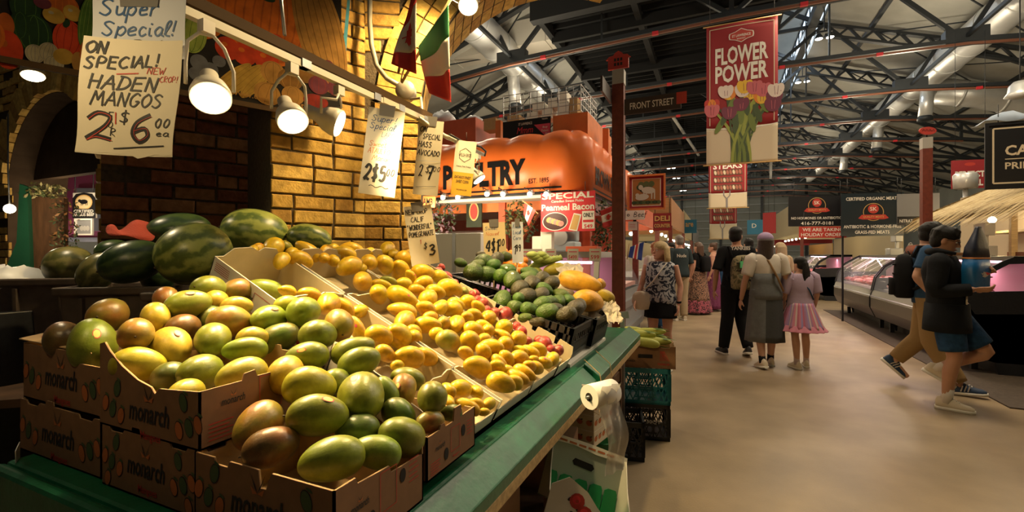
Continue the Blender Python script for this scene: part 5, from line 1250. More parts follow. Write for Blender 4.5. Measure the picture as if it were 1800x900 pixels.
# oranges behind the signs
OQ = []
for u, v, s in ((886, 443, 15), (895, 452, 16), (889, 462, 15), (899, 446, 14), (898, 466, 15), (903, 464, 14), (909, 468, 14), (921, 469, 15), (914, 476, 14), (884, 454, 13), (875, 445, 12), (923, 458, 12)):
    q = mk('orange', u, v, s, s, 0, 3.05 + (470 - v) * .006, (.72, .22, .012, .5)); OQ.append(q)
relax(OQ); lab = label_rows(OQ, lambda q: 'round orange', 'the orange heap by the price signs', 4)
for q in OQ: place(q, lab[id(q)], 'oranges behind the avocados', 'orange')
# papayas in torn paper
for i, (u, v, L, Wd, a, f_, c, lb) in enumerate(((1020, 496, 78, 35, -14, 2.75, 0, 'large orange-yellow papaya lying in torn paper beside the avocados'), (1034, 530, 56, 38, -8, 2.62, 0, 'orange-yellow papaya nearest the aisle in the papaya crate'), (976, 475, 42, 24, 5, 3.0, 1, 'green-yellow papaya behind the avocado crate'), (1002, 473, 20, 14, -20, 3.05, 1, 'small green papaya tip beside the torn paper'), (1056, 500, 20, 17, -40, 2.85, 0, 'small yellow papaya tip against the red post'), (1064, 521, 34, 22, -35, 2.75, 2, 'yellow-green papaya at the right end of the papaya crate'), (942, 478, 24, 15, 0, 2.95, 3, 'green papaya half hidden behind the avocados'))):
    q = mk('papaya', u, v, L, Wd, a, f_, (*((.62, .30, .02), (.36, .31, .03), (.48, .34, .03), (.22, .28, .04))[c], .5)); place(q, lb, 'papayas at the far end of the stand', 'papaya')
m_crump = mat('crumpled paper', (.52, .46, .36), .8)
def crump(label, u, v, f_, w, h, sd):
    r = random.Random(sd); c = W(u, v, f_); b = MB(); n = 8
    vs = [c + RIGHT * ((i / n - .5) * w) + UP * ((j / n - .5) * h) + FWD * ((j / n - .5) * .16) + V((r.uniform(-1, 1), r.uniform(-1, 1), r.uniform(-1, 1))) * .012 for j in range(n + 1) for i in range(n + 1)]
    b.add(vs, [(j * (n + 1) + i, j * (n + 1) + i + 1, (j + 1) * (n + 1) + i + 1, (j + 1) * (n + 1) + i) for j in range(n) for i in range(n)], m_crump)
    o = b.build('crumpled_paper', None, True); o.modifiers.new('thick', 'SOLIDIFY').thickness = .001; tag(o, label, 'paper', 'torn paper around the papayas')
crump('torn white paper tucked between avocados and papayas', 975, 505, 2.82, .22, .12, 1); crump('crumpled paper at the right end of the papaya crate', 1076, 548, 2.62, .08, .10, 2); crump('crumpled paper standing behind the big papaya', 1002, 478, 2.92, .16, .1, 3); crump('crumpled paper under the front papaya', 1010, 545, 2.66, .3, .08, 4)
# watermelons
def wm_mat(name, c1, c2, sc):
    m = bpy.data.materials.new(name); m.use_nodes = True; nt = m.node_tree; N = nt.nodes.new; L = nt.links; b = nt.nodes['Principled BSDF']; b.inputs['Roughness'].default_value = .32
    tc = N('ShaderNodeTexCoord'); sp_ = N('ShaderNodeSeparateXYZ'); L.new(tc.outputs['Object'], sp_.inputs[0]); at = N('ShaderNodeMath'); at.operation = 'ARCTAN2'; L.new(sp_.outputs[1], at.inputs[0]); L.new(sp_.outputs[2], at.inputs[1])
    cb = N('ShaderNodeCombineXYZ'); L.new(at.outputs[0], cb.inputs[0]); mu = N('ShaderNodeMath'); mu.operation = 'MULTIPLY'; mu.inputs[1].default_value = .9; L.new(sp_.outputs[0], mu.inputs[0]); L.new(mu.outputs[0], cb.inputs[1])
    n = N('ShaderNodeTexNoise'); n.inputs['Scale'].default_value = 3.5; n.inputs['Detail'].default_value = 6; L.new(tc.outputs['Object'], n.inputs['Vector'])
    ad = N('ShaderNodeMath'); ad.operation = 'MULTIPLY_ADD'; L.new(n.outputs['Fac'], ad.inputs[0]); ad.inputs[1].default_value = 1.5; L.new(at.outputs[0], ad.inputs[2])
    sn = N('ShaderNodeMath'); sn.operation = 'MULTIPLY'; sn.inputs[1].default_value = sc; L.new(ad.outputs[0], sn.inputs[0]); s2 = N('ShaderNodeMath'); s2.operation = 'SINE'; L.new(sn.outputs[0], s2.inputs[0])
    n2 = N('ShaderNodeTexNoise'); n2.inputs['Scale'].default_value = 12; n2.inputs['Detail'].default_value = 5; L.new(tc.outputs['Object'], n2.inputs['Vector'])
    a2 = N('ShaderNodeMath'); a2.operation = 'MULTIPLY_ADD'; L.new(n2.outputs['Fac'], a2.inputs[0]); a2.inputs[1].default_value = 2.4; L.new(s2.outputs[0], a2.inputs[2])
    rp = N('ShaderNodeMapRange'); rp.inputs[1].default_value = .4; rp.inputs[2].default_value = 2.0; L.new(a2.outputs[0], rp.inputs[0])
    mx = N('ShaderNodeMix'); mx.data_type = 'RGBA'; L.new(rp.outputs[0], mx.inputs['Factor']); mx.inputs['A'].default_value = (*c1, 1); mx.inputs['B'].default_value = (*c2, 1); L.new(mx.outputs['Result'], b.inputs['Base Color'])
    return m
wl_ = wm_mat('watermelon light', (.07, .105, .02), (.27, .30, .07), 9); wk = wm_mat('watermelon dark', (.015, .035, .012), (.045, .075, .022), 9); wb = wm_mat('watermelon brown', (.07, .075, .02), (.17, .15, .05), 8)
for u, v, L, Wd, a, f_, m, lb in ((342, 446, 138, 110, 24, 1.78, wl_, 'largest striped watermelon beside the white tray'), (233, 460, 122, 74, 20, 1.74, wk, 'dark green watermelon in the middle tub'), (316, 406, 118, 64, 8, 2.12, wk, 'dark watermelon behind the largest striped one'), (449, 408, 122, 82, -8, 2.25, wl_, 'bright green watermelon behind the topmost near tray'), (544, 420, 80, 52, -12, 2.30, wl_, 'small bright watermelon against the yellow pier'), (122, 468, 98, 70, 0, 1.98, wb, 'round brownish watermelon in the far left tub'), (172, 478, 76, 66, 60, 1.80, wb, 'brownish watermelon at the left of the middle tub'), (198, 441, 66, 40, 12, 2.06, wk, 'small dark watermelon behind the middle tub'), (278, 484, 66, 60, 0, 1.95, wk, 'dark watermelon low between the two big ones')):
    q = Fruit(); q.u, q.v, q.f, q.ang, q.tilt = u, v, f_, R(a), 0
    x, d = axes(q); zz = UP - x * UP.dot(x); zz.normalize(); y = zz.cross(x)
    l = L * radial(u, v, q.ang) * f_; w = Wd * radial(u, v, q.ang + 1.5708) * f_
    mm = M((x, y, zz)).transposed().to_4x4() @ M.Diagonal((l, w, w, 1)); mm.translation = W(u, v, f_)
    b = MB(); b.loft(bodymesh(ellp(.5, .0, .9), 1, 0, 0, 32, 26, int(u), .006), m); o = b.build('watermelon', None, True); o.matrix_world = mm; tag(o, lb, 'watermelon', 'watermelons in the tubs')
    b = MB(); b.tube([(-.49, 0, 0), (-.52, 0, .01)], [.03, .015], m_stem, 8); c = b.build('stem', None, True); c.parent = o
# red sheet lying behind the watermelons
m_redf = mat('rust red felt', (.30, .035, .015), .9, bump=.4, bscale=120)
b = MB(); rings = []
P_ = [(186, 402, 1.95), (192, 394, 1.95), (203, 396, 1.96), (205, 408, 1.95), (218, 404, 1.98), (236, 384, 2.02), (252, 390, 2.05), (272, 394, 2.1)]
lo = [(188, 412, 1.92), (196, 416, 1.92), (208, 416, 1.92), (214, 414, 1.92), (228, 416, 1.94), (244, 422, 1.95), (260, 424, 1.97), (274, 424, 2.0)]
vs = [W(*p) for p in P_] + [W(*p) for p in lo]; b.add(vs, [(i, i + 1, 9 + i, 8 + i) for i in range(7)], m_redf, True); o = b.build('felt_sheet', None, True); o.modifiers.new('s', 'SUBSURF').render_levels = 2; o.modifiers.new('t', 'SOLIDIFY').thickness = .004
tag(o, 'rust red rolled sheet lying behind the dark watermelons', 'cloth')
# corn and zucchini-like leaves on the carton
m_husk = mat('corn husk', (.42, .44, .08), .6, var=.3, scale=30, stretch=(1, 14, 14)); m_leaf = mat('husk leaf', (.11, .19, .03), .6)
b = MB(); b.loft(bodymesh(ellp(.13, -.25, .8), 1, .02, 0, 16, 14, 3, .04), m_husk); cob0 = partmesh('corn_cob', b)
b = MB()
for k in range(3):
    a = k * 2.1; b.add([(-.1, .11 * math.cos(a), .11 * math.sin(a)), (.25, .13 * math.cos(a + .3), .13 * math.sin(a + .3)), (.62, .16 * math.cos(a + .2), .16 * math.sin(a + .2) - .05), (.2, .14 * math.cos(a - .3), .14 * math.sin(a - .3))], [(0, 1, 2, 3)], m_leaf)
lf0 = partmesh('husk_leaf', b); lf0.polygons.foreach_set('use_smooth', [True] * len(lf0.polygons))
ct = base + UP * .73
for i, (a, c, z, rz, ty) in enumerate(((-.12, -.1, .0, .1, 0), (.02, -.12, .005, -.1, 0), (.12, -.05, .0, .25, .1), (-.1, -.02, .01, -.2, .05), (.03, 0, .02, .15, -.1), (-.04, .08, .02, 0, 0), (.1, .09, .01, -.25, .1), (-.13, .1, .01, .3, 0), (.0, -.06, .05, .05, .05), (.08, .02, .055, -.15, -.05), (-.08, .05, .055, .1, .1))):
    o = bpy.data.objects.new('corn_cob', cob0); COL.objects.link(o); p = ct + cx * a + cyv * c + UP * z
    o.location = p; o.rotation_euler = (0, ty - .08, ca + rz + (math.pi if i % 3 == 1 else 0)); o.scale = (.27, .27, .27)
    c2 = bpy.data.objects.new('husk_leaf', lf0); COL.objects.link(c2); c2.parent = o
    tag(o, 'green husked corn cob, %s of the heap on the carton' % ('leftmost at the front', 'front middle', 'front right', 'left, behind the front one', 'centre', 'centre back', 'right back', 'left back', 'top middle, nearest', 'top right', 'top left')[i], 'corn', 'corn cobs in the carton')
# leafy bunch among the oranges
m_cel = mat('celery green', (.34, .42, .10), .5)
t = thing('celery_bunch', 'pale green celery bunch behind the oranges and avocados', 'celery', W(945, 462, 3.0))
for k in range(7): b = MB(); p = W(925 + k * 4, 476 - k * 1.5, 3.02); b.tube([p, p + RIGHT * (.05 + .01 * k) + UP * .04, p + RIGHT * (.11 + .006 * k) + UP * (.08 - .004 * k)], [.013, .016, .02], m_cel, 8); b.build('stalk', t)
for k in range(6): b = MB(); b.sph(W(936 + k * 5, 448 + 4 * (k % 3), 2.98), (.045, .03, .025), m_cel, 10, 6); b.build('leaf', t)
# ================================================================== people
m_skin = mat('skin light', (.50, .27, .17), .5, var=.06, scale=9); m_skin2 = mat('skin tan', (.42, .21, .12), .5, var=.06, scale=9); m_skin3 = mat('skin rosy', (.56, .29, .20), .5, var=.08, scale=9)
def cloth(name, c, **k): return mat(name, c, .9, spec=.15, bump=k.pop('bump', .5), bscale=k.pop('bscale', 16), **k)
m_hairk = mat('black hair', (.008, .007, .006), .45, spec=.2, bump=.5, bscale=70, stretch=(6, 6, 1)); m_hairb = mat('brown hair', (.085, .04, .02), .42, var=.35, scale=40, bump=.5, bscale=60, stretch=(5, 5, 1)); m_hairdb = mat('dark brown hair', (.035, .018, .011), .4, var=.3, scale=40, bump=.5, bscale=60, stretch=(5, 5, 1))
m_blond = mat('blond hair', (.50, .36, .17), .42, var=.4, scale=45, bump=.6, bscale=60, stretch=(5, 5, 1)); m_ging = mat('copper hair', (.36, .15, .05), .45, var=.35, scale=45, bump=.5, bscale=60)
m_eyew = mat('eye white', (.75, .72, .68), .3); m_lip = mat('lips', (.34, .12, .09), .5)
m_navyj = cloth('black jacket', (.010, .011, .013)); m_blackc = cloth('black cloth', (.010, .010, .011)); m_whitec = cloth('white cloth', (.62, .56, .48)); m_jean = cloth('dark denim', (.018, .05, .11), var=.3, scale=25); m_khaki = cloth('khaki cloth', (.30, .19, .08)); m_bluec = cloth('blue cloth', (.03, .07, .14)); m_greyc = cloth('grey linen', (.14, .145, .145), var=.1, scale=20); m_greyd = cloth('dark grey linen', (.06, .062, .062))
m_lilac = cloth('lilac cloth', (.42, .32, .42)); m_charc = cloth('slate tee', (.035, .05, .055)); m_plum = cloth('plum dress', (.17, .045, .10), var=.3, scale=40); m_beige = cloth('beige cloth', (.42, .32, .2)); m_sneak = mat('cream sneaker', (.62, .53, .38), .6, bump=.2, bscale=80); m_sole = mat('white sole', (.72, .68, .58), .6); m_navsh = mat('navy sneaker', (.015, .04, .09), .6); m_blksh = mat('black sneaker', (.015, .015, .016), .6)
def voro(name, c1, c2, sc, lo=.25, hi=.4, stretch=None):
    m = bpy.data.materials.new(name); m.use_nodes = True; nt = m.node_tree; b = nt.nodes['Principled BSDF']; b.inputs['Roughness'].default_value = .85
    tc = nt.nodes.new('ShaderNodeTexCoord'); mp_ = nt.nodes.new('ShaderNodeMapping'); mp_.inputs['Scale'].default_value = stretch or (1, 1, 1); n = nt.nodes.new('ShaderNodeTexNoise'); n.inputs['Scale'].default_value = sc; n.inputs['Detail'].default_value = 1.5; n.inputs['Distortion'].default_value = 2.5
    rp = nt.nodes.new('ShaderNodeValToRGB'); rp.color_ramp.elements[0].color = (*c1, 1); rp.color_ramp.elements[1].color = (*c2, 1); rp.color_ramp.elements[0].position = .47; rp.color_ramp.elements[1].position = .52
    nt.links.new(tc.outputs['Object'], mp_.inputs[0]); nt.links.new(mp_.outputs[0], n.inputs['Vector']); nt.links.new(n.outputs['Fac'], rp.inputs[0]); nt.links.new(rp.outputs[0], b.inputs['Base Color']); return m
m_zebra = voro('navy white swirl print', (.012, .016, .035), (.42, .42, .44), 11); m_leop = voro('leopard print', (.02, .015, .012), (.36, .19, .12), 24); m_camo = voro('camouflage', (.075, .07, .03), (.21, .17, .085), 9); m_pinkb = voro('pink floral', (.02, .012, .015), (.45, .10, .14), 20)
HEADR = [(-.113, .020, .080, .040), (-.102, .040, .090, .015), (-.08, .054, .089, -.025), (-.05, .064, .087, -.06), (-.02, .070, .086, -.085), (.01, .073, .088, -.097), (.04, .074, .087, -.102), (.07, .069, .077, -.098), (.095, .055, .056, -.083), (.11, .034, .028, -.055), (.117, .012, .0, -.03)]
def remesh(o, vox, it=4):
    md = o.modifiers.new('r', 'REMESH'); md.mode = 'VOXEL'; md.voxel_size = vox; md.use_smooth_shade = True
    sm = o.modifiers.new('s', 'SMOOTH'); sm.factor = .5; sm.iterations = it
    bpy.context.view_layer.update(); dg = bpy.context.evaluated_depsgraph_get()
    me = bpy.data.meshes.new_from_object(o.evaluated_get(dg)); old = o.data; o.modifiers.clear(); o.data = me; me.name = o.name; bpy.data.meshes.remove(old)
class Fig:
    def __init__(s, label, pos, head, H=1.70, skin=m_skin, group=None, vox=.009):
        s.t = thing('person', label, 'person', (0, 0, 0), group, M.Translation(V(pos)) @ M.Rotation(head, 4, 'Z'))
        s.k = H / 1.70; s.m = MW[s.t]; s.skin = skin; s.vox = vox; s.bw = 1.0
        s.J = dict(pel=(0, 0, .93), chest=(0, 0, 1.30), neck=(0, -.01, 1.45), head=(0, .015, 1.585), hy=0, hp=0,
                   rs=(.175, -.01, 1.39), re=(.235, -.03, 1.12), rw=(.235, .05, .88), ls=(-.175, -.01, 1.39), le=(-.235, -.03, 1.12), lw=(-.235, .05, .88),
                   rh=(.09, 0, .90), rk=(.095, .02, .50), ra=(.095, -.01, .09), lh=(-.09, 0, .90), lk=(-.095, .02, .50), la=(-.095, -.01, .09), rf=(.1, 1, 0), lf=(-.1, 1, 0), rhd=None, lhd=None)
    def p(s, q): return V(q) * s.k if not isinstance(q, str) else V(s.J[q]) * s.k
    def local(s, b, name, parent=None): o = b.build(name, parent or s.t, local=True); MW[o] = s.m.copy(); return o
    def hmat(s): return M.Translation(s.p('head')) @ M.Rotation(s.J['hy'], 4, 'Z') @ M.Rotation(s.J['hp'], 4, 'X') @ M.Scale(s.k, 4)
    def limb(s, b, pts, rad, m, n=14, sub=4):
        P = [s.p(q) for q in pts]; Q = []; Rr = []
        for i in range(len(P) - 1):
            p0, p1, p2, p3 = P[max(i - 1, 0)], P[i], P[i + 1], P[min(i + 2, len(P) - 1)]
            for j in range(sub):
                t = j / sub; cr = .5 * (2 * p1 + (p2 - p0) * t + (2 * p0 - 5 * p1 + 4 * p2 - p3) * t * t + (3 * p1 - p0 - 3 * p2 + p3) * t ** 3); Q.append(cr * .5 + (p1 * (1 - t) + p2 * t) * .5); Rr.append((rad[i] * (1 - t) + rad[i + 1] * t) * s.k)
        Q.append(P[-1]); Rr.append(rad[-1] * s.k); b.tube(Q, Rr, m, n); return b
    def torso(s, b, m, e=0.0, z0=0, z1=9, rings=None):
        pel, ch, nk = V(s.J['pel']), V(s.J['chest']), V(s.J['neck']); k = s.bw
        prof = [(-.12, .12 * k, .09), (-.06, .16 * k, .115), (0, .168 * k, .12 * k), (.08, .155 * k, .108 * k), (.17, .142 * k, .1 * k), (.27, .155 * k, .112 * k), (.37, .168, .118), (.44, .172, .1), (.485, .15, .085), (.515, .095, .072), (.54, .062, .06), (.6, .055, .057)]
        out = []
        hx = (V(s.J['rh']) - V(s.J['lh'])).normalized(); sx = (V(s.J['rs']) - V(s.J['ls'])).normalized()
        for dz, rx, ry in prof:
            t = dz / .37
            if dz <= .37: c = pel + (ch - pel) * t if dz > 0 else pel + V((0, 0, dz))
            else: c = ch + (nk - ch) * ((dz - .37) / .15)
            w = max(0, min(1, t)); x = (hx * (1 - w) + sx * w).normalized(); y = UP.cross(x).normalized()
            if dz < z0 - .001 or dz > z1 + .001: continue
            out.append((c * s.k, (rx + e) * s.k, (ry + e) * s.k, x, y))
        b.ell(out, m, n=20); return b
    def hand(s, b, side, wk, dirv, curl=.5, grip=None):
        w = s.p(wk); d = V(dirv).normalized(); k = s.k
        n = V(grip).normalized() if grip is not None else V((-side, 0, 0)); n = (n - d * n.dot(d)).normalized(); x = d.cross(n)   # x across the palm
        q = M((x, n, d)).transposed().to_4x4(); c = w + d * .05 * k
        b.sph(c, (.041 * k, .015 * k, .054 * k), s.skin, 12, 8, q)
        for i, (ox, L) in enumerate(((-.03, .062), (-.010, .075), (.010, .070), (.029, .056))):
            p = w + d * .09 * k + x * ox * k; pts = [p - d * .02 * k, p]; a = 0
            for j, seg in enumerate((.45, .32, .23)):
                a += curl * (.9 - .08 * i); p = p + (d * math.cos(a) + n * math.sin(a)) * L * seg * k; pts.append(p)
            b.tube(pts, [.0098 * k, .0095 * k, .009 * k, .0085 * k, .007 * k], s.skin, 8)
        sx = -x if side > 0 else x
        p = w + d * .025 * k + sx * .03 * k; b.tube([p, p + (sx * .7 + d * .6 + n * .3) * .032 * k, p + (sx * .75 + d * 1.35 + n * .8) * .040 * k], [.014 * k, .0115 * k, .009 * k], s.skin, 8)
    def body(s, curl=.45, bare=True):
        b = MB(); J = s.J; s.torso(b, s.skin, -.006)
        for a in 'rl':
            s.limb(b, [a + 'h', tuple((V(J[a + 'h']) * .5 + V(J[a + 'k']) * .5)), a + 'k', tuple(V(J[a + 'k']) * .68 + V(J[a + 'a']) * .32 + V((0, -.012, 0))), a + 'a'], [.088, .074, .053, .056, .034], s.skin)
            f = V(J[a + 'f']).normalized(); an = s.p(a + 'a'); b.tube([an - f * .04 * s.k + V((0, 0, -.05)) * s.k, an + f * .05 * s.k + V((0, 0, -.05)) * s.k, an + f * .15 * s.k + V((0, 0, -.065)) * s.k], [.03 * s.k, .034 * s.k, .022 * s.k], s.skin, 10); b.tube([an, an + V((0, 0, -.05)) * s.k], .034 * s.k, s.skin, 10)
            s.limb(b, [a + 's', tuple((V(J[a + 's']) + V(J[a + 'e'])) / 2), a + 'e', tuple(V(J[a + 'e']) * .65 + V(J[a + 'w']) * .35), a + 'w'], [.052, .044, .037, .037, .025], s.skin)
            hd = J[a + 'hd'] or {}
            s.hand(b, 1 if a == 'r' else -1, a + 'w', hd.get('d', V(J[a + 'w']) - V(J[a + 'e'])), hd.get('curl', curl), hd.get('n'))
        hm = s.hmat()
        rg = [[hm @ V((rx * math.cos(t), (fy + by) / 2 + (fy - by) / 2 * math.sin(t), z)) for t in [2 * math.pi * j / 20 for j in range(20)]] for z, rx, fy, by in HEADR]
        b.loft(rg, s.skin)
        P = lambda x, y, z: hm @ V((x, y, z))
        b.tube([P(0, .086, .022), P(0, .098, -.005), P(0, .107, -.024), P(0, .094, -.034)], [.009 * s.k, .011 * s.k, .016 * s.k, .010 * s.k], s.skin, 10)
        b.tube([P(-.024, .082, -.062), P(0, .094, -.060), P(.024, .082, -.062)], [.006 * s.k, .010 * s.k, .006 * s.k], s.skin, 8)
        b.tube([P(-.045, .074, .026), P(0, .091, .028), P(.045, .074, .026)], .008 * s.k, s.skin, 8)
        b.sph(P(0, .078, -.1), (.02 * s.k,) * 3, s.skin, 10, 6)
        for sg in (-1, 1): b.sph(P(sg * .075, -.008, -.012), (.011, .022, .032), s.skin, 10, 6, hm)
        b.tube([s.p('neck') - V((0, 0, .05)), s.p('neck') + (s.p('head') - s.p('neck')) * .35, P(0, -.02, -.04)], [.06 * s.k, .053 * s.k, .052 * s.k], s.skin, 14)
        o = s.local(b, 'body'); remesh(o, s.vox); s.b = o
    def face(s, brow=m_hairk):
        hm = s.hmat(); P = lambda x, y, z: hm @ V((x, y, z))
        for sg in (-1, 1):
            b = MB(); b.sph(P(sg * .031, .076, .004), (.0125, .010, .008), m_eyew, 12, 8, hm); b.sph(P(sg * .031, .083, .004), (.0055, .005, .006), m_black, 8, 6, hm); s.local(b, 'eye')
            b = MB(); b.tube([P(sg * .016, .092, .027), P(sg * .034, .087, .032), P(sg * .05, .072, .026)], .0035 * s.k, brow, 6); s.local(b, 'eyebrow')
        b = MB(); b.tube([P(-.022, .087, -.061), P(0, .101, -.059), P(.022, .087, -.061)], [.003 * s.k, .0055 * s.k, .003 * s.k], m_lip, 8); s.local(b, 'lips')
    def hair(s, m, style='short', length=.3, width=.085):
        hm = s.hmat(); b = MB(); P = lambda x, y, z: hm @ V((x, y, z)); r = random.Random(3)
        b.sph(P(0, -.010, .052), (.087, .100, .080), m, 22, 12, hm); b.sph(P(0, -.042, -.002), (.081, .068, .088), m, 20, 10, hm)
        if style == 'short':
            for i in range(46):
                a = r.uniform(0, 6.28); q = r.uniform(.2, 1); c = P(.07 * q * math.cos(a), -.012 + .085 * q * math.sin(a), .05 + .078 * math.sqrt(1 - q * q * .9))
                b.tube([c, c + hm.to_3x3() @ V((math.cos(a) * .018, math.sin(a) * .02 + .012, r.uniform(-.012, .012)))], [.012 * s.k, .003], m, 6)
        if style == 'fringe':
            for i in range(26):
                x = -.07 + .14 * i / 25; b.tube([P(x * .7, .03, .125), P(x * .95, .068, .10), P(x * 1.02, .085 - abs(x) * .25, .062 + r.uniform(-.01, .01))], [.012 * s.k, .010 * s.k, .003], m, 6)
            for i in range(20):
                a = r.uniform(.6, 2.6) + (math.pi if i % 2 else 0); b.tube([P(.03 * math.cos(a), -.02 + .03 * math.sin(a), .128), P(.085 * math.cos(a), -.02 + .09 * math.sin(a), .07), P(.088 * math.cos(a), -.02 + .095 * math.sin(a), .01)], [.016, .014, .004], m, 6)
        if style in ('long', 'bob', 'pony'):
            n = 15 if style != 'pony' else 7; sp = width if style != 'pony' else .028
            for i in range(n):
                t = -1 + 2 * i / (n - 1); a = t * (1.75 if style == 'bob' else 1.35)
                x0, y0 = .074 * math.sin(a), -.03 - .075 * math.cos(a)
                if style == 'pony': x0, y0 = .02 * t, -.105
                ll = length * (1 - .12 * abs(t)) * r.uniform(.93, 1.05)
                x1 = sp * math.sin(a) * 1.05 if style != 'pony' else sp * t * 1.5
                pts = [P(x0 * .6, y0 * .6, .10 if style != 'pony' else .05), P(x0 * 1.08, y0 * 1.03, .03), P(x1 * 1.05, y0 * (1.05 if style != 'pony' else 1.15), -.10)]
                base_ = hm @ V((x1, y0 * (1.05 if style != 'pony' else 1.1), -.10)); pts.append(base_ + V((0, -.012, -ll * .5)) * s.k); pts.append(base_ + V((r.uniform(-.01, .01), -.004, -ll)) * s.k)
                b.tube(pts, [.016 * s.k, .021 * s.k, .022 * s.k, .019 * s.k, .005 * s.k], m, 8)
        if style == 'bun': b.sph(P(0, -.075, .10), (.042 * s.k,) * 3, m, 14, 8)
        o = s.local(b, 'hair'); remesh(o, .009 if s.vox < .01 else .012, 2); return o
    def shirt(s, m, e=.012, sleeve=.55, hem=0, name='shirt', open_=False, puff=0, z1=.52):
        b = MB(); s.torso(b, m, e, -.06 + hem, z1); J = s.J
        if sleeve:
            for a in 'rl':
                A, E, Wr = V(J[a + 's']), V(J[a + 'e']), V(J[a + 'w'])
                c0 = V(J['chest']) * .45 + V(J['neck']) * .35 + A * .2
                if sleeve <= 1: pts = [tuple(A * .8 + c0 * .2), tuple(A), tuple(A + (E - A) * sleeve * .5), tuple(A + (E - A) * sleeve)]; rad = [.06, .066 + puff, .06 + puff, .058 + puff * .6]
                else: pts = [tuple(A * .8 + c0 * .2), tuple(A), tuple((A + E) / 2), tuple(E), tuple(E + (Wr - E) * (sleeve - 1))]; rad = [.062, .07, .064, .058, .044]
                s.limb(b, pts, [q + e * .6 - .008 for q in rad], m)
        o = s.local(b, name); return o
    def trousers(s, m, stop=1.0, e=.010, name='trousers', wide=0, top=.07):
        b = MB(); J = s.J; s.torso(b, m, e * .6, -.12, top)
        for a in 'rl':
            H_, K, A = V(J[a + 'h']), V(J[a + 'k']), V(J[a + 'a'])
            if stop < .5: pts = [tuple(H_ + V((0, 0, .03))), tuple((H_ + K) / 2), tuple(H_ + (K - H_) * (stop * 2))]; rad = [.1, .09 + wide, .082 + wide]
            else:
                q = (stop - .5) * 2; pts = [tuple(H_ + V((0, 0, .03))), tuple((H_ + K) / 2), tuple(K), tuple((K + A) / 2), tuple(K + (A - K) * q)]; rad = [.1, .086, .066 + wide, .062 + wide, .05 + wide]
            s.limb(b, pts, [x + e - .004 for x in rad], m)
        return s.local(b, name)
    def skirt(s, ms, z0, z1, r0, r1, n=48, folds=14, amp=.012, name='skirt', back=0, parent=None, ry=.78):
        b = MB(); c0 = V(s.J['pel']); k = 9; pts = []
        for i in range(k + 1):
            t = i / k; z = z0 + (z1 - z0) * t; rad = r0 + (r1 - r0) * t; row = []
            for j in range(n):
                a = 2 * math.pi * j / n; q = rad + amp * t * math.sin(folds * a + t); row.append(V((c0.x + q * math.cos(a), c0.y + back * t + q * ry * math.sin(a), z)) * s.k)
            pts.append(row)
        for j in range(n):
            vs = [r_[j] for r_ in pts] + [r_[(j + 1) % n] for r_ in pts]; m = ms[(j * len(ms)) // n % len(ms)] if len(ms) < n else ms[j]
            if callable(getattr(ms, 'pick', None)): m = ms.pick(j)
            b.add(vs, [(i, i + 1, k + 2 + i, k + 1 + i) for i in range(k)], m, True)
        o = s.local(b, name, parent)
        bm = bmesh.new(); bm.from_mesh(o.data); bmesh.ops.remove_doubles(bm, verts=bm.verts, dist=1e-5); bmesh.ops.recalc_face_normals(bm, faces=bm.faces); bm.to_mesh(o.data); bm.free()
        o.modifiers.new('t', 'SOLIDIFY').thickness = .004; return o
    def shoes(s, m, sole=m_sole, sock=None, socklen=.06, stripe=None):
        for a in 'rl':
            an = s.p(a + 'a'); f = V(s.J[a + 'f']); f.normalize(); x = f.cross(UP)
            if x.length < .1: x = V((1, 0, 0))
            x.normalize(); z = x.cross(f); k = s.k
            if sock: b = MB(); sh = (s.p(a + 'k') - an).normalized(); b.tube([an - sh * .03 * k, an + sh * socklen * k], [.04 * k, .041 * k], sock, 12); s.local(b, 'sock')
            R_ = lambda y, w, h, zz: [an + f * y * k + x * (w * k * math.cos(t)) + z * ((zz - .09 + h * (max(0, math.sin(t)) * 1.0 + min(0, math.sin(t)) * .02)) * k) for t in [2 * math.pi * j / 16 for j in range(16)]]
            b = MB(); b.loft([R_(-.075, .018, .05, .025), R_(-.065, .034, .085, .022), R_(-.03, .038, .098, .022), R_(.02, .038, .095, .022), R_(.06, .042, .068, .022), R_(.11, .046, .048, .022), R_(.15, .042, .038, .022), R_(.178, .022, .022, .022)], m); sh = s.local(b, 'shoe')
            b = MB(); S_ = lambda y, w: [an + f * y * k + x * (w * k * math.cos(t)) + z * ((-.09 + (.026 if math.sin(t) > 0 else 0)) * k) for t in [2 * math.pi * (j + .5) / 12 for j in range(12)]]
            b.loft([S_(-.082, .02), S_(-.07, .038), S_(0, .042), S_(.06, .046), S_(.11, .050), S_(.155, .045), S_(.186, .022)], sole); s.local(b, 'sole', sh)
            b = MB()
            for q in range(4): b.tube([an + f * (.045 + .018 * q) * k - x * .02 * k + z * (.012 - .013 * q) * k, an + f * (.045 + .018 * q) * k + z * (.020 - .013 * q) * k, an + f * (.045 + .018 * q) * k + x * .02 * k + z * (.012 - .013 * q) * k], .0035 * k, sole, 6)
            s.local(b, 'laces', sh)
            if stripe:
                b = MB()
                for sg in (-1, 1):
                    for q in range(3): b.beam(an + f * (.0 + .025 * q) * k + x * sg * .042 * k - z * .055 * k, an + f * (.02 + .025 * q) * k + x * sg * .036 * k + z * .0 * k, .006, .008, stripe)
                s.local(b, 'stripes', sh)
    def strap(s, pts, w, m, name='strap', parent=None):
        b = MB(); P = [V(p) * s.k for p in pts]; b.tube(P, w, m, 8); return s.local(b, name, parent)
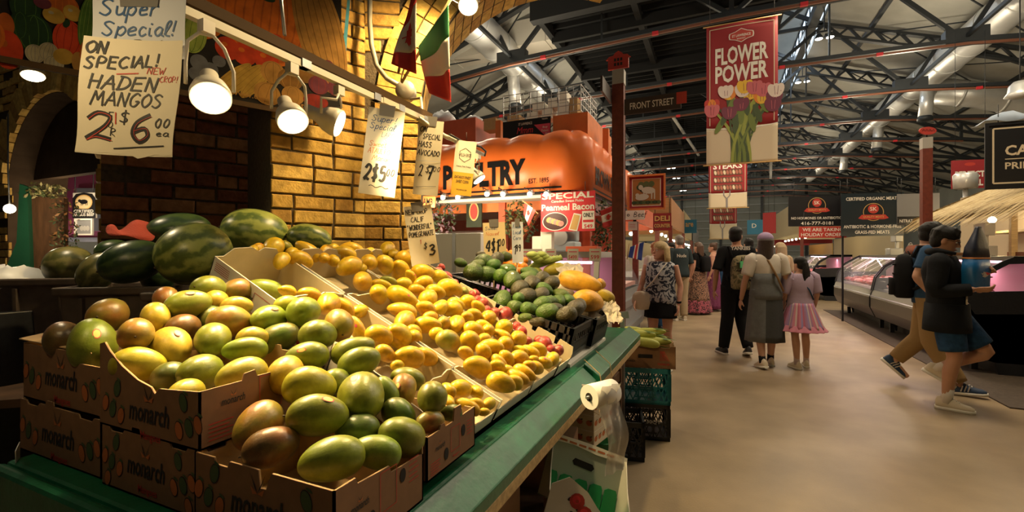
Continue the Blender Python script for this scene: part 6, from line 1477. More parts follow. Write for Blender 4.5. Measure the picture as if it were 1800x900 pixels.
    def backpack(s, m, m2, c=(0, -.2, 1.2), size=(.30, .15, .44), pockets=True, tagc=None):
        b = MB(); sx, sy, sz = size; c = V(c)
        prof = [(-.5, .40, .36), (-.46, .48, .46), (-.3, .5, .5), (0, .5, .5), (.25, .48, .46), (.4, .4, .4), (.48, .25, .26), (.5, .1, .1)]
        b.ell([(V((c.x, c.y, c.z + z * sz)) * s.k, rx * sx * s.k, ry * sy * s.k) for z, rx, ry in prof], m, n=28, pw=3.2); bp = s.local(b, 'backpack')
        if pockets:
            b = MB(); b.ell([(V((c.x, c.y - sy * .42, c.z + z * sz)) * s.k, rx * sx * s.k, .3 * sy * s.k) for z, rx in ((-.44, .3), (-.42, .38), (-.2, .4), (-.08, .38), (-.05, .3))], m, n=20, pw=3); s.local(b, 'front_pocket', bp)
            b = MB(); b.box(V((c.x, c.y - sy * .5, c.z + .02)) * s.k, (sx * .9, .012, .012), m2); b.box(V((c.x, c.y - sy * .45, c.z + sz * .26)) * s.k, (sx * .8, .03, .012), m2); s.local(b, 'zip', bp)
            b = MB(); b.box(V((c.x, c.y - sy * .74, c.z - sz * .22)) * s.k, (.09, .008, .02), m2); s.local(b, 'patch', bp)
        b = MB(); b.tube([V((c.x - .02, c.y + sy * .3, c.z + sz * .48)) * s.k, V((c.x, c.y + sy * .2, c.z + sz * .56)) * s.k, V((c.x + .02, c.y + sy * .3, c.z + sz * .48)) * s.k], .007, m2, 6); s.local(b, 'carry_loop', bp)
        for sg in (-1, 1): s.strap([(sg * .11, c.y + sy * .4, c.z + sz * .42), (sg * .12, -.08, 1.44), (sg * .125, .04, 1.44), (sg * .13, .125, 1.34), (sg * .15, .09, 1.16), (sg * .15, c.y + sy * .4, c.z - sz * .3)], .016, m2, 'shoulder_strap', bp)
        if tagc: b = MB(); b.box(V((c.x - .07, c.y - sy * .55, c.z + .1)) * s.k, (.035, .02, .09), tagc); b.tube([V((c.x - .07, c.y - sy * .55, c.z + .14)) * s.k, V((c.x - .06, c.y - sy * .5, c.z + .2)) * s.k], .005, m2, 6); s.local(b, 'tag', bp)
        return bp
HR = math.atan2(SY, CY)     # image right, as a heading of local +X
def heading(v): return math.atan2(-v.x, v.y)       # turns local +Y onto v
def at(u, f): p = W(u, HOR, f); return V((p.x, p.y, 0))
# --- 1 the young man with the bag, striding to the right
g1 = Fig('person in black hooded jacket and denim shorts striding right with a blue shopping bag', at(1664, 4.16), heading((RIGHT * .74 - FWD * .70).normalized()), 1.70, m_skin2, None, .007)
g1.J.update(pel=(0, 0, .90), chest=(0, -.03, 1.24), neck=(0, -.04, 1.385), head=(0, -.01, 1.52), hp=-.32, hy=.05, rs=(.17, -.05, 1.33), re=(.22, -.07, 1.07), rw=(.16, .17, 1.09), ls=(-.17, -.03, 1.33), le=(-.21, .10, 1.10), lw=(-.10, .20, 1.22),
           rh=(.085, 0, .87), rk=(.09, .05, .47), ra=(.09, .0, .09), lh=(-.085, .01, .87), lk=(-.09, .26, .52), la=(-.09, -.06, .33), rf=(.05, 1, 0), lf=(-.05, .85, -.5), rhd=dict(d=(-.1, 1, .05), n=(-.6, 0, .8), curl=.7), lhd=dict(d=(.2, .8, .4), n=(.9, 0, -.2), curl=.9))
g1.body(); g1.face(); g1.hair(m_hairk, 'fringe')
sh_ = g1.shirt(m_whitec, .010, 0, 0, 't_shirt'); g1.trousers(m_jean, .42, .008, 'shorts', .012)
jk = g1.shirt(m_navyj, .03, 1.9, -.06, 'jacket', z1=.52)
b = MB()   # hood lying on the shoulders, open front edges and hem band
b.tube([V((-.12, .06, 1.40)) * g1.k, V((-.10, -.06, 1.43)) * g1.k, V((0, -.12, 1.42)) * g1.k, V((.10, -.06, 1.43)) * g1.k, V((.12, .06, 1.40)) * g1.k], [.012, .024, .032, .024, .012], m_navyj, 12); g1.local(b, 'hood', jk)
b = MB(); b.ell([(V((0, .0, z)) * g1.k, rx, ry) for z, rx, ry in ((.70, .225, .17), (.76, .225, .168), (.95, .20, .152))], m_navyj, n=24); g1.local(b, 'hem', jk)
b = MB(); b.prism([(-.045, -.32), (.045, -.32), (.035, .10), (.0, .13), (-.035, .10)], .012, lambda u, v, h=0: V((u + .03, .125 + h + .02 * (v + .1), 1.20 + v)), m_whitec); g1.local(b, 't_shirt_front', sh_)
b = MB(); b.prism([(-.03, -.02), (.03, -.02), (.03, .02), (-.03, .02)], .002, lambda u, v, h=0: V((u + .03, .143 + h, 1.2 + v)), m_bluec); g1.local(b, 'print', sh_)
hm = g1.hmat(); P = lambda x, y, z: hm @ V((x, y, z)); b = MB()
for sg in (-1, 1):
    b.tube([P(sg * .031 + .021 * math.cos(a), .098, .004 + .016 * math.sin(a)) for a in [.628 * j for j in range(10)]], .0022, m_black, 6, True); b.tube([P(sg * .052, .095, .008), P(sg * .076, .02, .006), P(sg * .08, -.02, .0)], .0022, m_black, 6)
b.tube([P(-.01, .1, .006), P(.01, .1, .006)], .0022, m_black, 6); g1.local(b, 'glasses')
g1.shoes(m_sneak, m_sole, m_whitec, .10)
# the bag he looks into
bc = W(1716, 455, 4.02); frb = Fr(bc, (RIGHT * .93 + FWD * .35), UP + RIGHT * .06)
m_bagb = mat('bright blue bag', (.01, .13, .36), .4, bump=.4, bscale=14); m_bagn = mat('navy bag', (.010, .014, .035), .5, bump=.4, bscale=14)
t = thing('shopping_bag', 'blue and navy shopping bag with a red bird emblem held by the striding person', 'bag', bc)
b = MB(); sec = lambda z, w, d: [frb(w * math.copysign(abs(math.cos(a)) ** .5, math.cos(a)) + .02 * (z > .15), z, d * math.copysign(abs(math.sin(a)) ** .5, math.sin(a))) for a in [2 * math.pi * j / 24 for j in range(24)]]
b.loft([sec(-.285, .12, .05), sec(-.27, .13, .06), sec(-.1, .135, .06), sec(.01, .13, .055)], m_bagb); bb = b.build('body', t)
b = MB(); b.loft([sec(.008, .131, .056), sec(.1, .122, .045), sec(.17, .10, .03), sec(.23, .06, .02), sec(.27, .035, .015), sec(.285, .03, .012)], m_bagn); b.build('top', t)
b = MB(); b.loft([sec(.0, .133, .058), sec(.012, .133, .058)], mat('orange piping', (.55, .2, .04), .5)); b.build('piping', t)
b = MB(); FB = lambda u, v, h=0: frb(u, v, h + .0615)
b.flat([(-.03, -.11), (.03, -.115), (.06, -.13), (.05, -.145), (.0, -.16), (-.045, -.15), (-.02, -.14)], FB, m_whitec, .001); b.flat([(.0, -.115), (.06, -.12), (.075, -.135), (.03, -.14)], FB, m_red, .002); b.flat([(-.06, -.12), (-.02, -.125), (-.04, -.14)], FB, m_whitec, .0015); b.build('emblem', bb, fix=False)
# --- 2 the person behind him in khaki trousers
g2 = Fig('person in khaki trousers and navy shoes mostly hidden behind the striding person', at(1632, 4.72), heading((RIGHT * .76 - FWD * .62).normalized()), 1.74, m_skin, None, .009)
g2.J.update(rk=(.09, .02, .50), ra=(.09, .22, .10), rh=(.09, 0, .9), lk=(-.09, -.06, .50), la=(-.09, -.26, .24), rf=(.1, 1, .1), lf=(-.05, .72, -.7), re=(.235, -.1, 1.14), rw=(.21, .04, .93), le=(-.235, .05, 1.14), lw=(-.2, .2, .95), head=(0, .03, 1.56))
g2.body(); g2.hair(m_hairk, 'short'); g2.shirt(m_bluec, .014, .7, 0, 't_shirt'); g2.trousers(m_khaki, .97, .014, 'trousers', .012); g2.shoes(m_navsh, m_sole, None, .05, m_whitec); g2.backpack(m_blackc, m_blackc, (0, -.19, 1.14), (.31, .17, .45), True)
# --- 3 mother in the grey pinafore
g3 = Fig("person in lilac cap and grey pinafore dress walking away beside a child", at(1346, 5.63), heading((FWD * 1.0 + RIGHT * .12).normalized()), 1.64, m_skin, None, .009)
g3.J.update(hy=-.25, rk=(.085, .03, .5), ra=(.10, .10, .09), lk=(-.085, .0, .49), la=(-.08, -.10, .10), rf=(.15, 1, 0), lf=(-.1, .95, -.2), rs=(.17, -.01, 1.38), ls=(-.17, -.01, 1.38), re=(.245, -.02, 1.12), rw=(.25, .05, .86), le=(-.26, -.02, 1.10), lw=(-.285, .04, .86))
g3.body(); g3.hair(m_hairdb, 'long', .26, .07); g3.shirt(m_whitec, .02, .75, 0, 't_shirt', puff=.018)
b = MB(); g3.torso(b, m_greyc, .028, -.06, .36); dr = g3.local(b, 'pinafore_dress')
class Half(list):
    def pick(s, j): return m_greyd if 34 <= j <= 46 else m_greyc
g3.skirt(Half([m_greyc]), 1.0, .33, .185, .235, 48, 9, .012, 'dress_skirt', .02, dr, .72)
hm = g3.hmat(); P = lambda x, y, z: hm @ V((x, y, z)); m_cap = cloth('lilac cap', (.36, .27, .42))
b = MB(); b.sph(P(0, -.008, .062), (.094, .108, .082), m_cap, 24, 12, hm); b.ell([(P(0, .1 + .012 * q, .045 - .004 * q * q), (.075 - .008 * q) , .004, hm.to_3x3() @ V((1, 0, 0)), hm.to_3x3() @ V((0, 0, 1))) for q in range(6)], m_cap, n=16); g3.local(b, 'cap')
g3.strap([(-.12, .1, 1.38), (-.09, -.02, 1.455), (-.02, -.125, 1.36), (.08, -.15, 1.15), (.17, -.1, .98)], .013, mat('tan strap', (.25, .14, .05), .6), 'bag_strap')
g3.shoes(m_sneak, m_sole, m_blackc, .06)
# --- 4 the child
g4 = Fig('child in lilac blouse and pastel tulle skirt with a ponytail', at(1407, 5.60), heading((FWD + RIGHT * .10).normalized()), 1.36, m_skin, None, .008)
g4.J.update(hy=.3, rk=(.08, .02, .5), ra=(.11, .05, .09), lk=(-.08, .0, .5), la=(-.09, -.08, .09), rf=(.35, 1, 0), lf=(-.2, 1, 0), head=(0, .015, 1.58), re=(.23, -.02, 1.14), rw=(.22, .05, .9), le=(-.25, .0, 1.13), lw=(-.36, .03, 1.0))
g4.body(); g4.hair(m_hairk, 'pony', .36); g4.shirt(m_lilac, .026, .95, .02, 'blouse', puff=.022)
tul = [mat('tulle ' + n_, c, .8, alpha=.92) for n_, c in (('pink', (.52, .18, .24)), ('lilac', (.30, .22, .40)), ('cream', (.55, .42, .38)), ('rose', (.45, .12, .18)), ('mauve', (.36, .18, .30)))]
class Stripes(list):
    def pick(s, j): return tul[(j // 2 * 3 + j % 2) % 5]
sk = g4.skirt(Stripes(tul), 1.0, .62, .17, .30, 60, 15, .02, 'tulle_skirt', -.02, None, .9)
g4.skirt([tul[0]], .665, .58, .292, .335, 60, 18, .022, 'ruffle', -.03, sk, .9)
g4.strap([(-.08, .09, 1.4), (-.09, -.09, 1.42), (.06, -.14, 1.2), (.15, -.08, 1.05)], .008, m_bluec, 'bag_strap')
g4.shoes(m_sneak, m_sole, tul[2], .1)
# --- 5 man with camouflage backpack
g5 = Fig('person in black clothes with a camouflage backpack walking away', at(1294, 6.30), heading((FWD + RIGHT * .06).normalized()), 1.76, m_skin2, None, .010)
g5.J.update(hy=-.55, rk=(.09, .06, .5), ra=(.11, -.10, .12), lk=(-.1, .03, .5), la=(-.14, .06, .09), rf=(.2, .93, -.25), lf=(-.1, 1, 0), rw=(.24, .08, .88), lw=(-.26, .06, .86), le=(-.27, -.03, 1.12))
g5.body(); g5.hair(m_hairk, 'short'); st = g5.shirt(m_blackc, .022, .95, 0, 't_shirt'); g5.trousers(m_blackc, 1.0, .014, 'trousers', .006); g5.shoes(m_blksh, m_sole, None)
b = MB(); put(b, 'YANKEES', 0, 0, .05, m_whitec, lambda u, v, h=0: V((u, -.152 - h + 1.2 * u * u, 1.475 + v)), .26, .03, .004); g5.local(b, 'lettering', st)
g5.backpack(m_camo, m_blackc, (0, -.22, 1.115), (.30, .19, .44), True, mat('green tag', (.1, .5, .2), .4))
# --- 6 blonde woman coming round the post
g6 = Fig('person with blond hair in a navy swirl print top carrying a white shoulder bag', at(1161, 5.5), heading((-FWD * .80 - RIGHT * .45).normalized()), 1.54, m_skin3, None, .008)
g6.bw = 1.14
g6.J.update(hy=-.75, rs=(.175, 0, 1.39), re=(.25, .0, 1.12), rw=(.29, .12, .92), le=(-.25, -.02, 1.12), lw=(-.24, .05, .88), rk=(.09, .03, .5), lk=(-.09, 0, .5), ra=(.1, .05, .09), la=(-.1, -.08, .09))
g6.body(); g6.face(m_blond); g6.hair(m_blond, 'bob', .09, .09); g6.shirt(m_zebra, .024, 0, -.06, 'sleeveless_top', z1=.52)
g6.skirt([m_blackc], 1.0, .70, .19, .21, 40, 8, .006, 'skirt'); g6.shoes(m_sneak, m_sole)
bg = MB(); bg.ell([(V((.22, .10, z)) * g6.k, rx, .05) for z, rx in ((.80, .05), (.81, .10), (.90, .125), (.99, .115), (1.03, .08), (1.045, .03))], mat('cream leather', (.60, .52, .40), .5), n=20); hb = g6.local(bg, 'shoulder_bag')
g6.strap([(.22, .11, 1.03), (.05, .165, 1.20), (-.08, .11, 1.40), (-.11, 0, 1.45), (-.05, -.13, 1.3), (.15, -.1, 1.08)], .008, m_whitec, 'bag_strap', hb)
b = MB(); b.tube([V((-.241, .04, .905)) * g6.k, V((-.24, .045, .93)) * g6.k], .031 * g6.k, m_blackc, 14); g6.local(b, 'wristwatch')
# --- 7, 8, 9 the group further down the aisle
g7 = Fig('person with long brown hair in a leopard and pink maxi skirt and black backpack', at(1228, 10.6), heading((FWD * .8 - RIGHT * .55).normalized()), 1.66, m_skin3, None, .012)
g7.J.update(re=(.24, .03, 1.12), rw=(.14, .2, .98)); g7.body(); g7.hair(m_hairb, 'long', .28, .085); g7.shirt(m_blackc, .016, .4, 0, 'vest')
lk = g7.skirt([m_leop], 1.02, .32, .18, .30, 40, 10, .015, 'maxi_skirt'); g7.skirt([m_pinkb], .34, .05, .30, .36, 44, 12, .02, 'skirt_flounce', 0, lk); g7.backpack(m_blackc, m_blackc, (0, -.19, 1.2), (.28, .14, .38), False); g7.shoes(m_sneak)
g8 = Fig('person in a long plum dress with hair pinned up', at(1254, 11.2), heading((FWD * .5 - RIGHT * .8).normalized()), 1.66, m_skin3, None, .012)
g8.body(); g8.hair(m_hairb, 'bun'); g8.shirt(m_plum, .014, 0, 0, 'dress_bodice', z1=.45); g8.skirt([m_plum], 1.02, .06, .175, .29, 40, 13, .02, 'dress_skirt'); g8.shoes(m_blksh)
g9 = Fig('person with cropped grey hair in a slate tee with white lettering on the back', at(1194, 9.6), heading((FWD * .95 - RIGHT * .1).normalized()), 1.78, m_skin3, None, .012)
g9.bw = 1.1; g9.body(); g9.hair(mat('grey hair', (.16, .14, .12), .6), 'crop'); st = g9.shirt(m_charc, .024, .95, 0, 't_shirt'); g9.trousers(m_beige, 1, .014, 'trousers', .01); g9.shoes(m_sneak)
b = MB(); put(b, 'Nude', -.02, 0, .07, m_whitec, lambda u, v, h=0: V((u, -.155 - h + 1.0 * u * u, 1.36 + v)), .2, .02, .004); g9.local(b, 'lettering', st)
# --- people of whom mostly heads show
for (u, f_, H_, hd, hm_, hs, sm, tm, lb) in ((1152, 8.2, 1.60, -RIGHT * .3 + FWD, m_ging, 'bun', m_whitec, m_jean, 'person with copper hair pinned up behind the blond one'),
        (1168, 10.4, 1.68, -RIGHT, m_hairk, 'short', m_charc, m_jean, 'dark haired person left of the cropped grey haired one, head turned left'), (1180, 11.2, 1.66, -RIGHT * .8 - FWD * .3, m_hairk, 'short', m_bluec, m_jean, 'dark haired person directly behind the cropped grey haired one'),
        (1316, 8.6, 1.68, FWD, m_hairk, 'short', m_blackc, m_blackc, 'dark haired person in black beyond the camouflage backpack'), (1372, 8.4, 1.60, FWD - RIGHT * .2, m_beige, 'long', m_beige, m_blackc, 'person in beige headscarf walking ahead of the grey pinafore'),
        (1272, 16.5, 1.68, -FWD, m_hairdb, 'short', m_bluec, m_jean, 'distant person in the aisle right of the plum dress'), (1334, 14.0, 1.62, -RIGHT, m_hairdb, 'long', m_charc, m_jean, 'distant person beyond the lilac cap at the stalls')):
    q = Fig(lb, at(u, f_), heading(V(hd).normalized()), H_, m_skin, None, .014); q.body(); q.hair(hm_, hs, .2, .08); q.shirt(sm, .018, .9, 0, 't_shirt'); q.trousers(tm); q.shoes(m_blksh)
# ================================================================== posts with street signs
m_rust = mat('oxide red steel', (.16, .03, .015), .5, var=.2, scale=20); m_conc = mat('pale post cap', (.40, .38, .34), .7); m_sredd = mat('street sign red', (.50, .045, .03), .5); m_brn = mat('street sign brown', (.045, .028, .022), .6); m_off = mat('off white lettering', (.80, .76, .66), .6)
m_blk = mat('sign black', (.010, .010, .012), .4); m_ban = mat('banner red', (.30, .018, .022), .7); m_bcr = mat('banner cream', (.66, .55, .38), .7); m_gold = mat('sign gold', (.62, .38, .12), .5)
def bx(name, lo, hi, m, t, bevel=0): b = MB(); b.b2(lo, hi, m); return b.build(name, t, bevel=bevel)
p = at(1088, 4.5); zt = 1.4 + 296 / 800 * 4.5
t = thing('street_signpost', 'oxide red steel post beside the poultry counter with a Front Street sign arm', 'post', p)
b = MB(); b.b2((p.x - .055, p.y - .05, 0), (p.x + .055, p.y - .04, zt), m_rust); b.b2((p.x - .055, p.y + .04, 0), (p.x + .055, p.y + .05, zt), m_rust); b.b2((p.x - .06, p.y - .045, 0), (p.x + .05, p.y + .045, zt), m_rust); b.build('post', t)
bx('cap', (p.x - .057, p.y - .052, zt), (p.x + .057, p.y + .052, zt + .14), m_conc, t)
fr = Fr((p.x, p.y - .02, zt + .15), (1, 0, 0), UP)
b = MB(); hs = [(-.10, 0), (.10, 0), (.10, .1), (.12, .1), (.09, .13), (.05, .135), (.03, .16), (0, .175), (-.03, .16), (-.05, .135), (-.09, .13), (-.12, .1), (-.10, .1)]
b.prism(hs, .02, fr, m_sredd); 
for i in range(3):
    for j in range(2): b.flat([(-.04 + .03 * i, .03 + .045 * j), (-.02 + .03 * i, .03 + .045 * j), (-.02 + .03 * i, .06 + .045 * j), (-.04 + .03 * i, .06 + .045 * j)], fr, m_blk, .0215)
b.build('building_emblem', t)
fr = Fr((p.x + .06, p.y - .03, 1.4 + 240 / 800 * 4.5), (1, 0, 0), UP)
b = MB(); b.prism([(0, 0), (.52, 0), (.52, .15), (0, .15)], .02, fr, m_brn); arm = b.build('sign_arm', t)
g = MB(); put(g, 'FRONT STREET', .255, .075, .065, m_off, fr, .40, .012, .022); g.flat([(.48, .04), (.57, .04), (.57, .15), (.48, .15)], fr, m_sredd, .023); g.build('lettering', arm, fix=False)
fr = Fr((p.x - .06, p.y - .05, 1.4 + 262 / 800 * 4.5), (0, -1, 0), UP); b = MB(); b.prism([(0, 0), (.4, 0), (.4, .14), (0, .14)], .02, fr, m_brn); b.build('sign_arm', t)
p = at(1628, 7.0); zt = 1.4 + 184 / 800 * 7
t = thing('street_signpost', 'oxide red steel post on the right in front of the thatched stall', 'post', p)
b = MB(); b.b2((p.x - .06, p.y - .06, 0), (p.x + .06, p.y + .06, zt), m_rust); b.build('post', t); bx('cap', (p.x - .062, p.y - .062, zt), (p.x + .062, p.y + .062, zt + .17), m_conc, t)
fr = Fr((p.x, p.y - .03, zt + .27), (CY, SY, 0), UP); b = MB(); b.prism([(.13 * math.cos(a), .06 * math.sin(a)) for a in [.314 * k for k in range(20)]], .02, fr, m_sredd)
for k in range(4): b.ribbon([(-.09 + .05 * k, -.01), (-.07 + .05 * k, .025), (-.05 + .05 * k, -.01)], .008, fr, m_blk, .022)
b.build('oval_emblem', t); bx('bracket', (p.x - .01, p.y - .02, zt + .17), (p.x + .01, p.y, zt + .22), m_blk, t)
# ================================================================== hanging banners
def banner(label, u, f_, w, z0, z1, kind):
    c = W(u, HOR, f_); c = V((c.x, c.y, z0)); h = z1 - z0
    f0 = Fr(c - V((w / 2, 0, 0)), (1, .03, 0), UP); fr = lambda a, b_, k=0: f0(a, b_, k + .015 * math.sin(a / w * 5 + b_ * 2))
    t = thing('hanging_banner', label, 'banner', c, 'red market banners over the aisle')
    b = MB(); n = 12
    for (a0, a1, m) in ((0, .26, m_bcr), (.26, 1, m_ban)):
        k0, k1 = a0 * h, a1 * h; vs = [fr(w * i / n, k0 + (k1 - k0) * j / n) for j in range(n + 1) for i in range(n + 1)]
        b.add(vs, [(j * (n + 1) + i, j * (n + 1) + i + 1, (j + 1) * (n + 1) + i + 1, (j + 1) * (n + 1) + i) for j in range(n) for i in range(n)], m, True)
    cl = b.build('cloth', t, fix=False); cl.modifiers.new('t', 'SOLIDIFY').thickness = .003
    for zz in (z0 - .01, z1 + .01): b = MB(); b.tube([(c.x - w / 2 - .06, c.y, zz), (c.x + w / 2 + .06, c.y + .03 * w, zz)], .012, m_gold, 8); b.build('rod', t)
    b = MB()
    for sg in (-.9, .9): b.tube([(c.x + sg * w / 2, c.y, z1), (c.x + sg * w / 2, c.y, 7.4)], .004, m_black, 6)
    b.build('wires', t)
    g = MB(); mar = .05 * w
    for q in (((mar, h * .28), (mar, h - mar)), ((mar, h - mar), (w - mar, h - mar)), ((w - mar, h - mar), (w - mar, h * .28))): g.ribbon([(q[0][0] + (q[1][0] - q[0][0]) * k / 8, q[0][1] + (q[1][1] - q[0][1]) * k / 8) for k in range(9)], .012 * w, fr, m_bcr, .006)
    g.ribbon([(w * k / 16, h * .262 - h * .018 * (1 - (k / 8 - 1) ** 2)) for k in range(17)], .014 * w, fr, m_off, .008)
    cx_, cy_ = w / 2, h * .905
    g.flat([(cx_ + w * .17 * x, cy_ + w * .11 * y) for x, y in ((-1, .4), (-.5, .6), (0, 1), (.5, .6), (1, .4), (1.05, 0), (1, -.4), (.5, -.6), (0, -1), (-.5, -.6), (-1, -.4), (-1.05, 0))], fr, m_off, .0065); g.flat([(cx_ + w * .155 * x, cy_ + w * .098 * y) for x, y in ((-1, .4), (-.5, .6), (0, 1), (.5, .6), (1, .4), (1.05, 0), (1, -.4), (.5, -.6), (0, -1), (-.5, -.6), (-1, -.4), (-1.05, 0))], fr, m_sredd, .008)
    put(g, 'ST LAWRENCE', cx_, cy_ + .0 * w, w * .04, m_off, fr, w * .26, .02, .0095); put(g, 'MARKET', cx_, cy_ - .05 * w, w * .022, m_off, fr, w * .12, .01, .0095)
    if kind == 'flower':
        put(g, 'FLOWER', cx_, h * .775, h * .125, m_off, fr, w * .74, .03, .009); put(g, 'POWER', cx_, h * .645, h * .125, m_off, fr, w * .74, .03, .009)
        ms = [mat('tulip ' + n_, c_, .6) for n_, c_ in (('orange', (.72, .22, .02)), ('yellow', (.75, .45, .03)), ('purple', (.16, .02, .05)), ('pink', (.55, .12, .14)), ('white', (.72, .60, .52)), ('red', (.50, .03, .02)))]; mg = [mat('stem ' + n_, c_, .6) for n_, c_ in (('light', (.28, .32, .05)), ('mid', (.14, .19, .03)), ('dark', (.05, .08, .02)))]
        r = random.Random(5); heads = [(.33, .52, 0), (.62, .505, 1), (.78, .465, 0), (.5, .43, 2), (.33, .375, 2), (.08, .44, 5), (.08, .40, 3), (.52, .53, 4), (.28, .535, 4), (.80, .515, 3), (.95, .45, 2), (.97, .50, 4), (.55, .555, 1), (.68, .54, 3), (.93, .40, 2)]
        for k in range(26): q = r.random(); x0 = .37 + .26 * q; hx, hy, _ = heads[k % len(heads)]; g.ribbon([(w * (x0 + (hx - x0) * t_ ** 1.9), h * (.005 + hy * t_)) for t_ in [j / 8 for j in range(9)]], w * r.uniform(.026, .045), fr, mg[k % 3], .0096 + .0003 * k)
        for k in range(9): x = .2 + .075 * k; yy = .28 + .06 * (k % 3); g.disc(w * x, h * yy, w * .045, h * .07, fr, mg[1 + k % 2], .0178 + .0002 * k, 14, -.5 + .12 * k)
        for k, (x, y, ci) in enumerate((x_, .965 * y_, c_) for x_, y_, c_ in heads):
            for j, (dx, a) in enumerate(((-.045, .35), (.045, -.35), (0, 0))): g.disc(w * (x + dx), h * y, w * .062, h * .048, fr, ms[ci] if j != 2 else ms[(ci + (1 if ci in (0, 5) else 0)) % 6 if ci != 2 else 2], .020 + .0006 * k + .0002 * j, 14, a)
            for dx in (-.012, .02): g.ribbon([(w * (x + dx), h * (y - .03)), (w * (x + dx * 1.6), h * (y + .03))], w * .006, fr, ms[2 if ci != 2 else 3], .0208 + .0006 * k)
    else:
        mm_ = [mat('steak ' + n_, c_, .6) for n_, c_ in (('pink', (.40, .13, .08)), ('brown', (.13, .045, .025)))]
        put(g, 'STEAKS', cx_, h * .745, h * .105, m_off, fr, w * .76, .03, .009)
        for j in range(3):
            g.ribbon([(w * (.13 + .74 * k / 10), h * (.36 + .135 * j + .006 * math.sin(k * 2))) for k in range(11)], h * .105, fr, mm_[1], .0095)
            for k in range(9): g.disc(w * (.18 + .08 * k), h * (.36 + .135 * j), w * .032, h * .04, fr, mm_[0] if k % 3 else m_bcr, .011, 10, .2)
        m_fk = mat('fork grey', (.22, .2, .2), .4); g.ribbon([(w * .4, h * .3), (w * .4, h * .22), (w * .47, h * .17), (w * .47, 0)], w * .03, fr, m_fk, .0125); g.ribbon([(w * .56, h * .3), (w * .56, h * .22), (w * .49, h * .17), (w * .49, 0)], w * .03, fr, m_fk, .0128)
    g.build('printed_picture', cl, fix=False)
banner('red banner with tulips reading Flower Power hanging over the aisle, the nearest banner', 1303, 8.6, 1.21, 1.4 + 160 / 800 * 8.6, 1.4 + 408 / 800 * 8.6, 'flower')
banner('red and cream banner with skewered steaks hanging behind the tulip banner', 1279, 15.4, 1.18, 1.4 + 81 / 800 * 15.4, 1.4 + 180 / 800 * 15.4, 'steak')
banner('red and cream banner with a fork hanging third in line below the steaks banner', 1271, 23, 1.25, 1.4 + 26 / 800 * 23, 1.4 + 128 / 800 * 23, 'steak')
# ================================================================== the orange poultry stall
m_aw = mat('orange awning vinyl', (.78, .17, .03), .35, var=.06, scale=3); m_orp = mat('orange red paint', (.48, .085, .03), .5, var=.12, scale=6); m_orl = mat('orange ply', (.62, .17, .04), .6, var=.15, scale=5)
AY, AX, AZ0 = 4.78, -1.27, 2.10
t = thing('poultry_stall', 'orange awninged poultry stall lettered Poultry, on the left of the aisle', 'stall', (-2.8, 5.8, 0))
b = MB(); R0 = .28
def awn(d, z): return d, z
path = [(-5.6, AY)] + [(AX - R0 + R0 * math.sin(a), AY + R0 - R0 * math.cos(a)) for a in [k * math.pi / 2 / 8 for k in range(9)]] + [(AX, 8.2)]
def seg_pts(n_per=.42):
    out = []
    for a, c in zip(path, path[1:]):
        L = math.hypot(c[0] - a[0], c[1] - a[1]); n = max(1, int(L / .07))
        for k in range(n): out.append((a[0] + (c[0] - a[0]) * k / n, a[1] + (c[1] - a[1]) * k / n))
    out.append(path[-1]); return out
PT = seg_pts(); acc = 0; rows_ = []
prof = [(0, 0), (0, .44), (.03, .52), (.09, .6), (.18, .65), (.3, .675), (.5, .68)]
for i, q in enumerate(PT):
    a = PT[max(i - 1, 0)]; c = PT[min(i + 1, len(PT) - 1)]; d = V((c[0] - a[0], c[1] - a[1], 0)).normalized(); nn = V((-d.y, d.x, 0))  # inward
    if i: acc += math.hypot(q[0] - PT[i - 1][0], q[1] - PT[i - 1][1])
    sc = abs(math.sin(acc / .42 * math.pi)) ** .5
    rows_.append([V((q[0], q[1], AZ0)) + nn * (o_ * (1.0) - (.05 * sc if z_ > .45 else 0)) + UP * (z_ + (.045 * sc if z_ > .5 else 0)) for o_, z_ in prof])
vs = [p_ for r_ in rows_ for p_ in r_]; k = len(prof)
b.add(vs, [(i * k + j, (i + 1) * k + j, (i + 1) * k + j + 1, i * k + j + 1) for i in range(len(rows_) - 1) for j in range(k - 1)], m_aw, True)
aw = b.build('awning', t, fix=False); aw.modifiers.new('t', 'SOLIDIFY').thickness = .006
frP = Fr((AX - R0, AY - .001, AZ0), (1, 0, 0), UP); frQ = Fr((AX + .001, AY + R0, AZ0), (0, 1, 0), UP)
g = MB(); put(g, 'POULTRY', -.98, .235, .30, m_blk, frP, 1.10, .05, .004); put(g, 'EST. 1895', -.27, .12, .055, m_blk, frP, .24, .012, .004)
g.ribbon([(-4, .035), (0, .035)], .02, frP, m_blk, .004); put(g, 'BROWN BROTHERS', 1.0, .2, .22, m_blk, frQ, 1.8, .03, .004); g.ribbon([(0, .035), (3, .035)], .02, frQ, m_blk, .004); g.build('lettering', aw, fix=False)
b = MB(); b.b2((-5.6, AY + .1, AZ0 - .06), (AX - .08, 8.2, AZ0 + .02), m_white); b.b2((-5.6, AY + .02, AZ0 - .03), (AX - .2, AY + .08, AZ0), m_blk); b.b2((AX - .06, AY + .2, AZ0 - .03), (AX - .01, 8.2, AZ0), m_blk); b.build('soffit', t)
b = MB(); b.b2((-5.6, 7.6, 0), (-1.6, 7.7, 2.1), m_orp); b.build('back_wall', t)
for x in (-4.4, -3.0): bx('post', (x, 6.6, 0), (x + .1, 6.7, 2.1), m_orl, t)
for (x, y) in ((-3.6, 5.15), (-2.5, 5.15), (-1.38, 5.0)): bx('post', (x, y, 0), (x + .09, y + .09, 2.1), m_orp, t)
for x0, x1 in ((-3.55, -2.5), (-2.4, -1.4)): bx('cross_beam', (x0, 5.17, 1.93), (x1, 5.24, 2.08), m_orl, t)
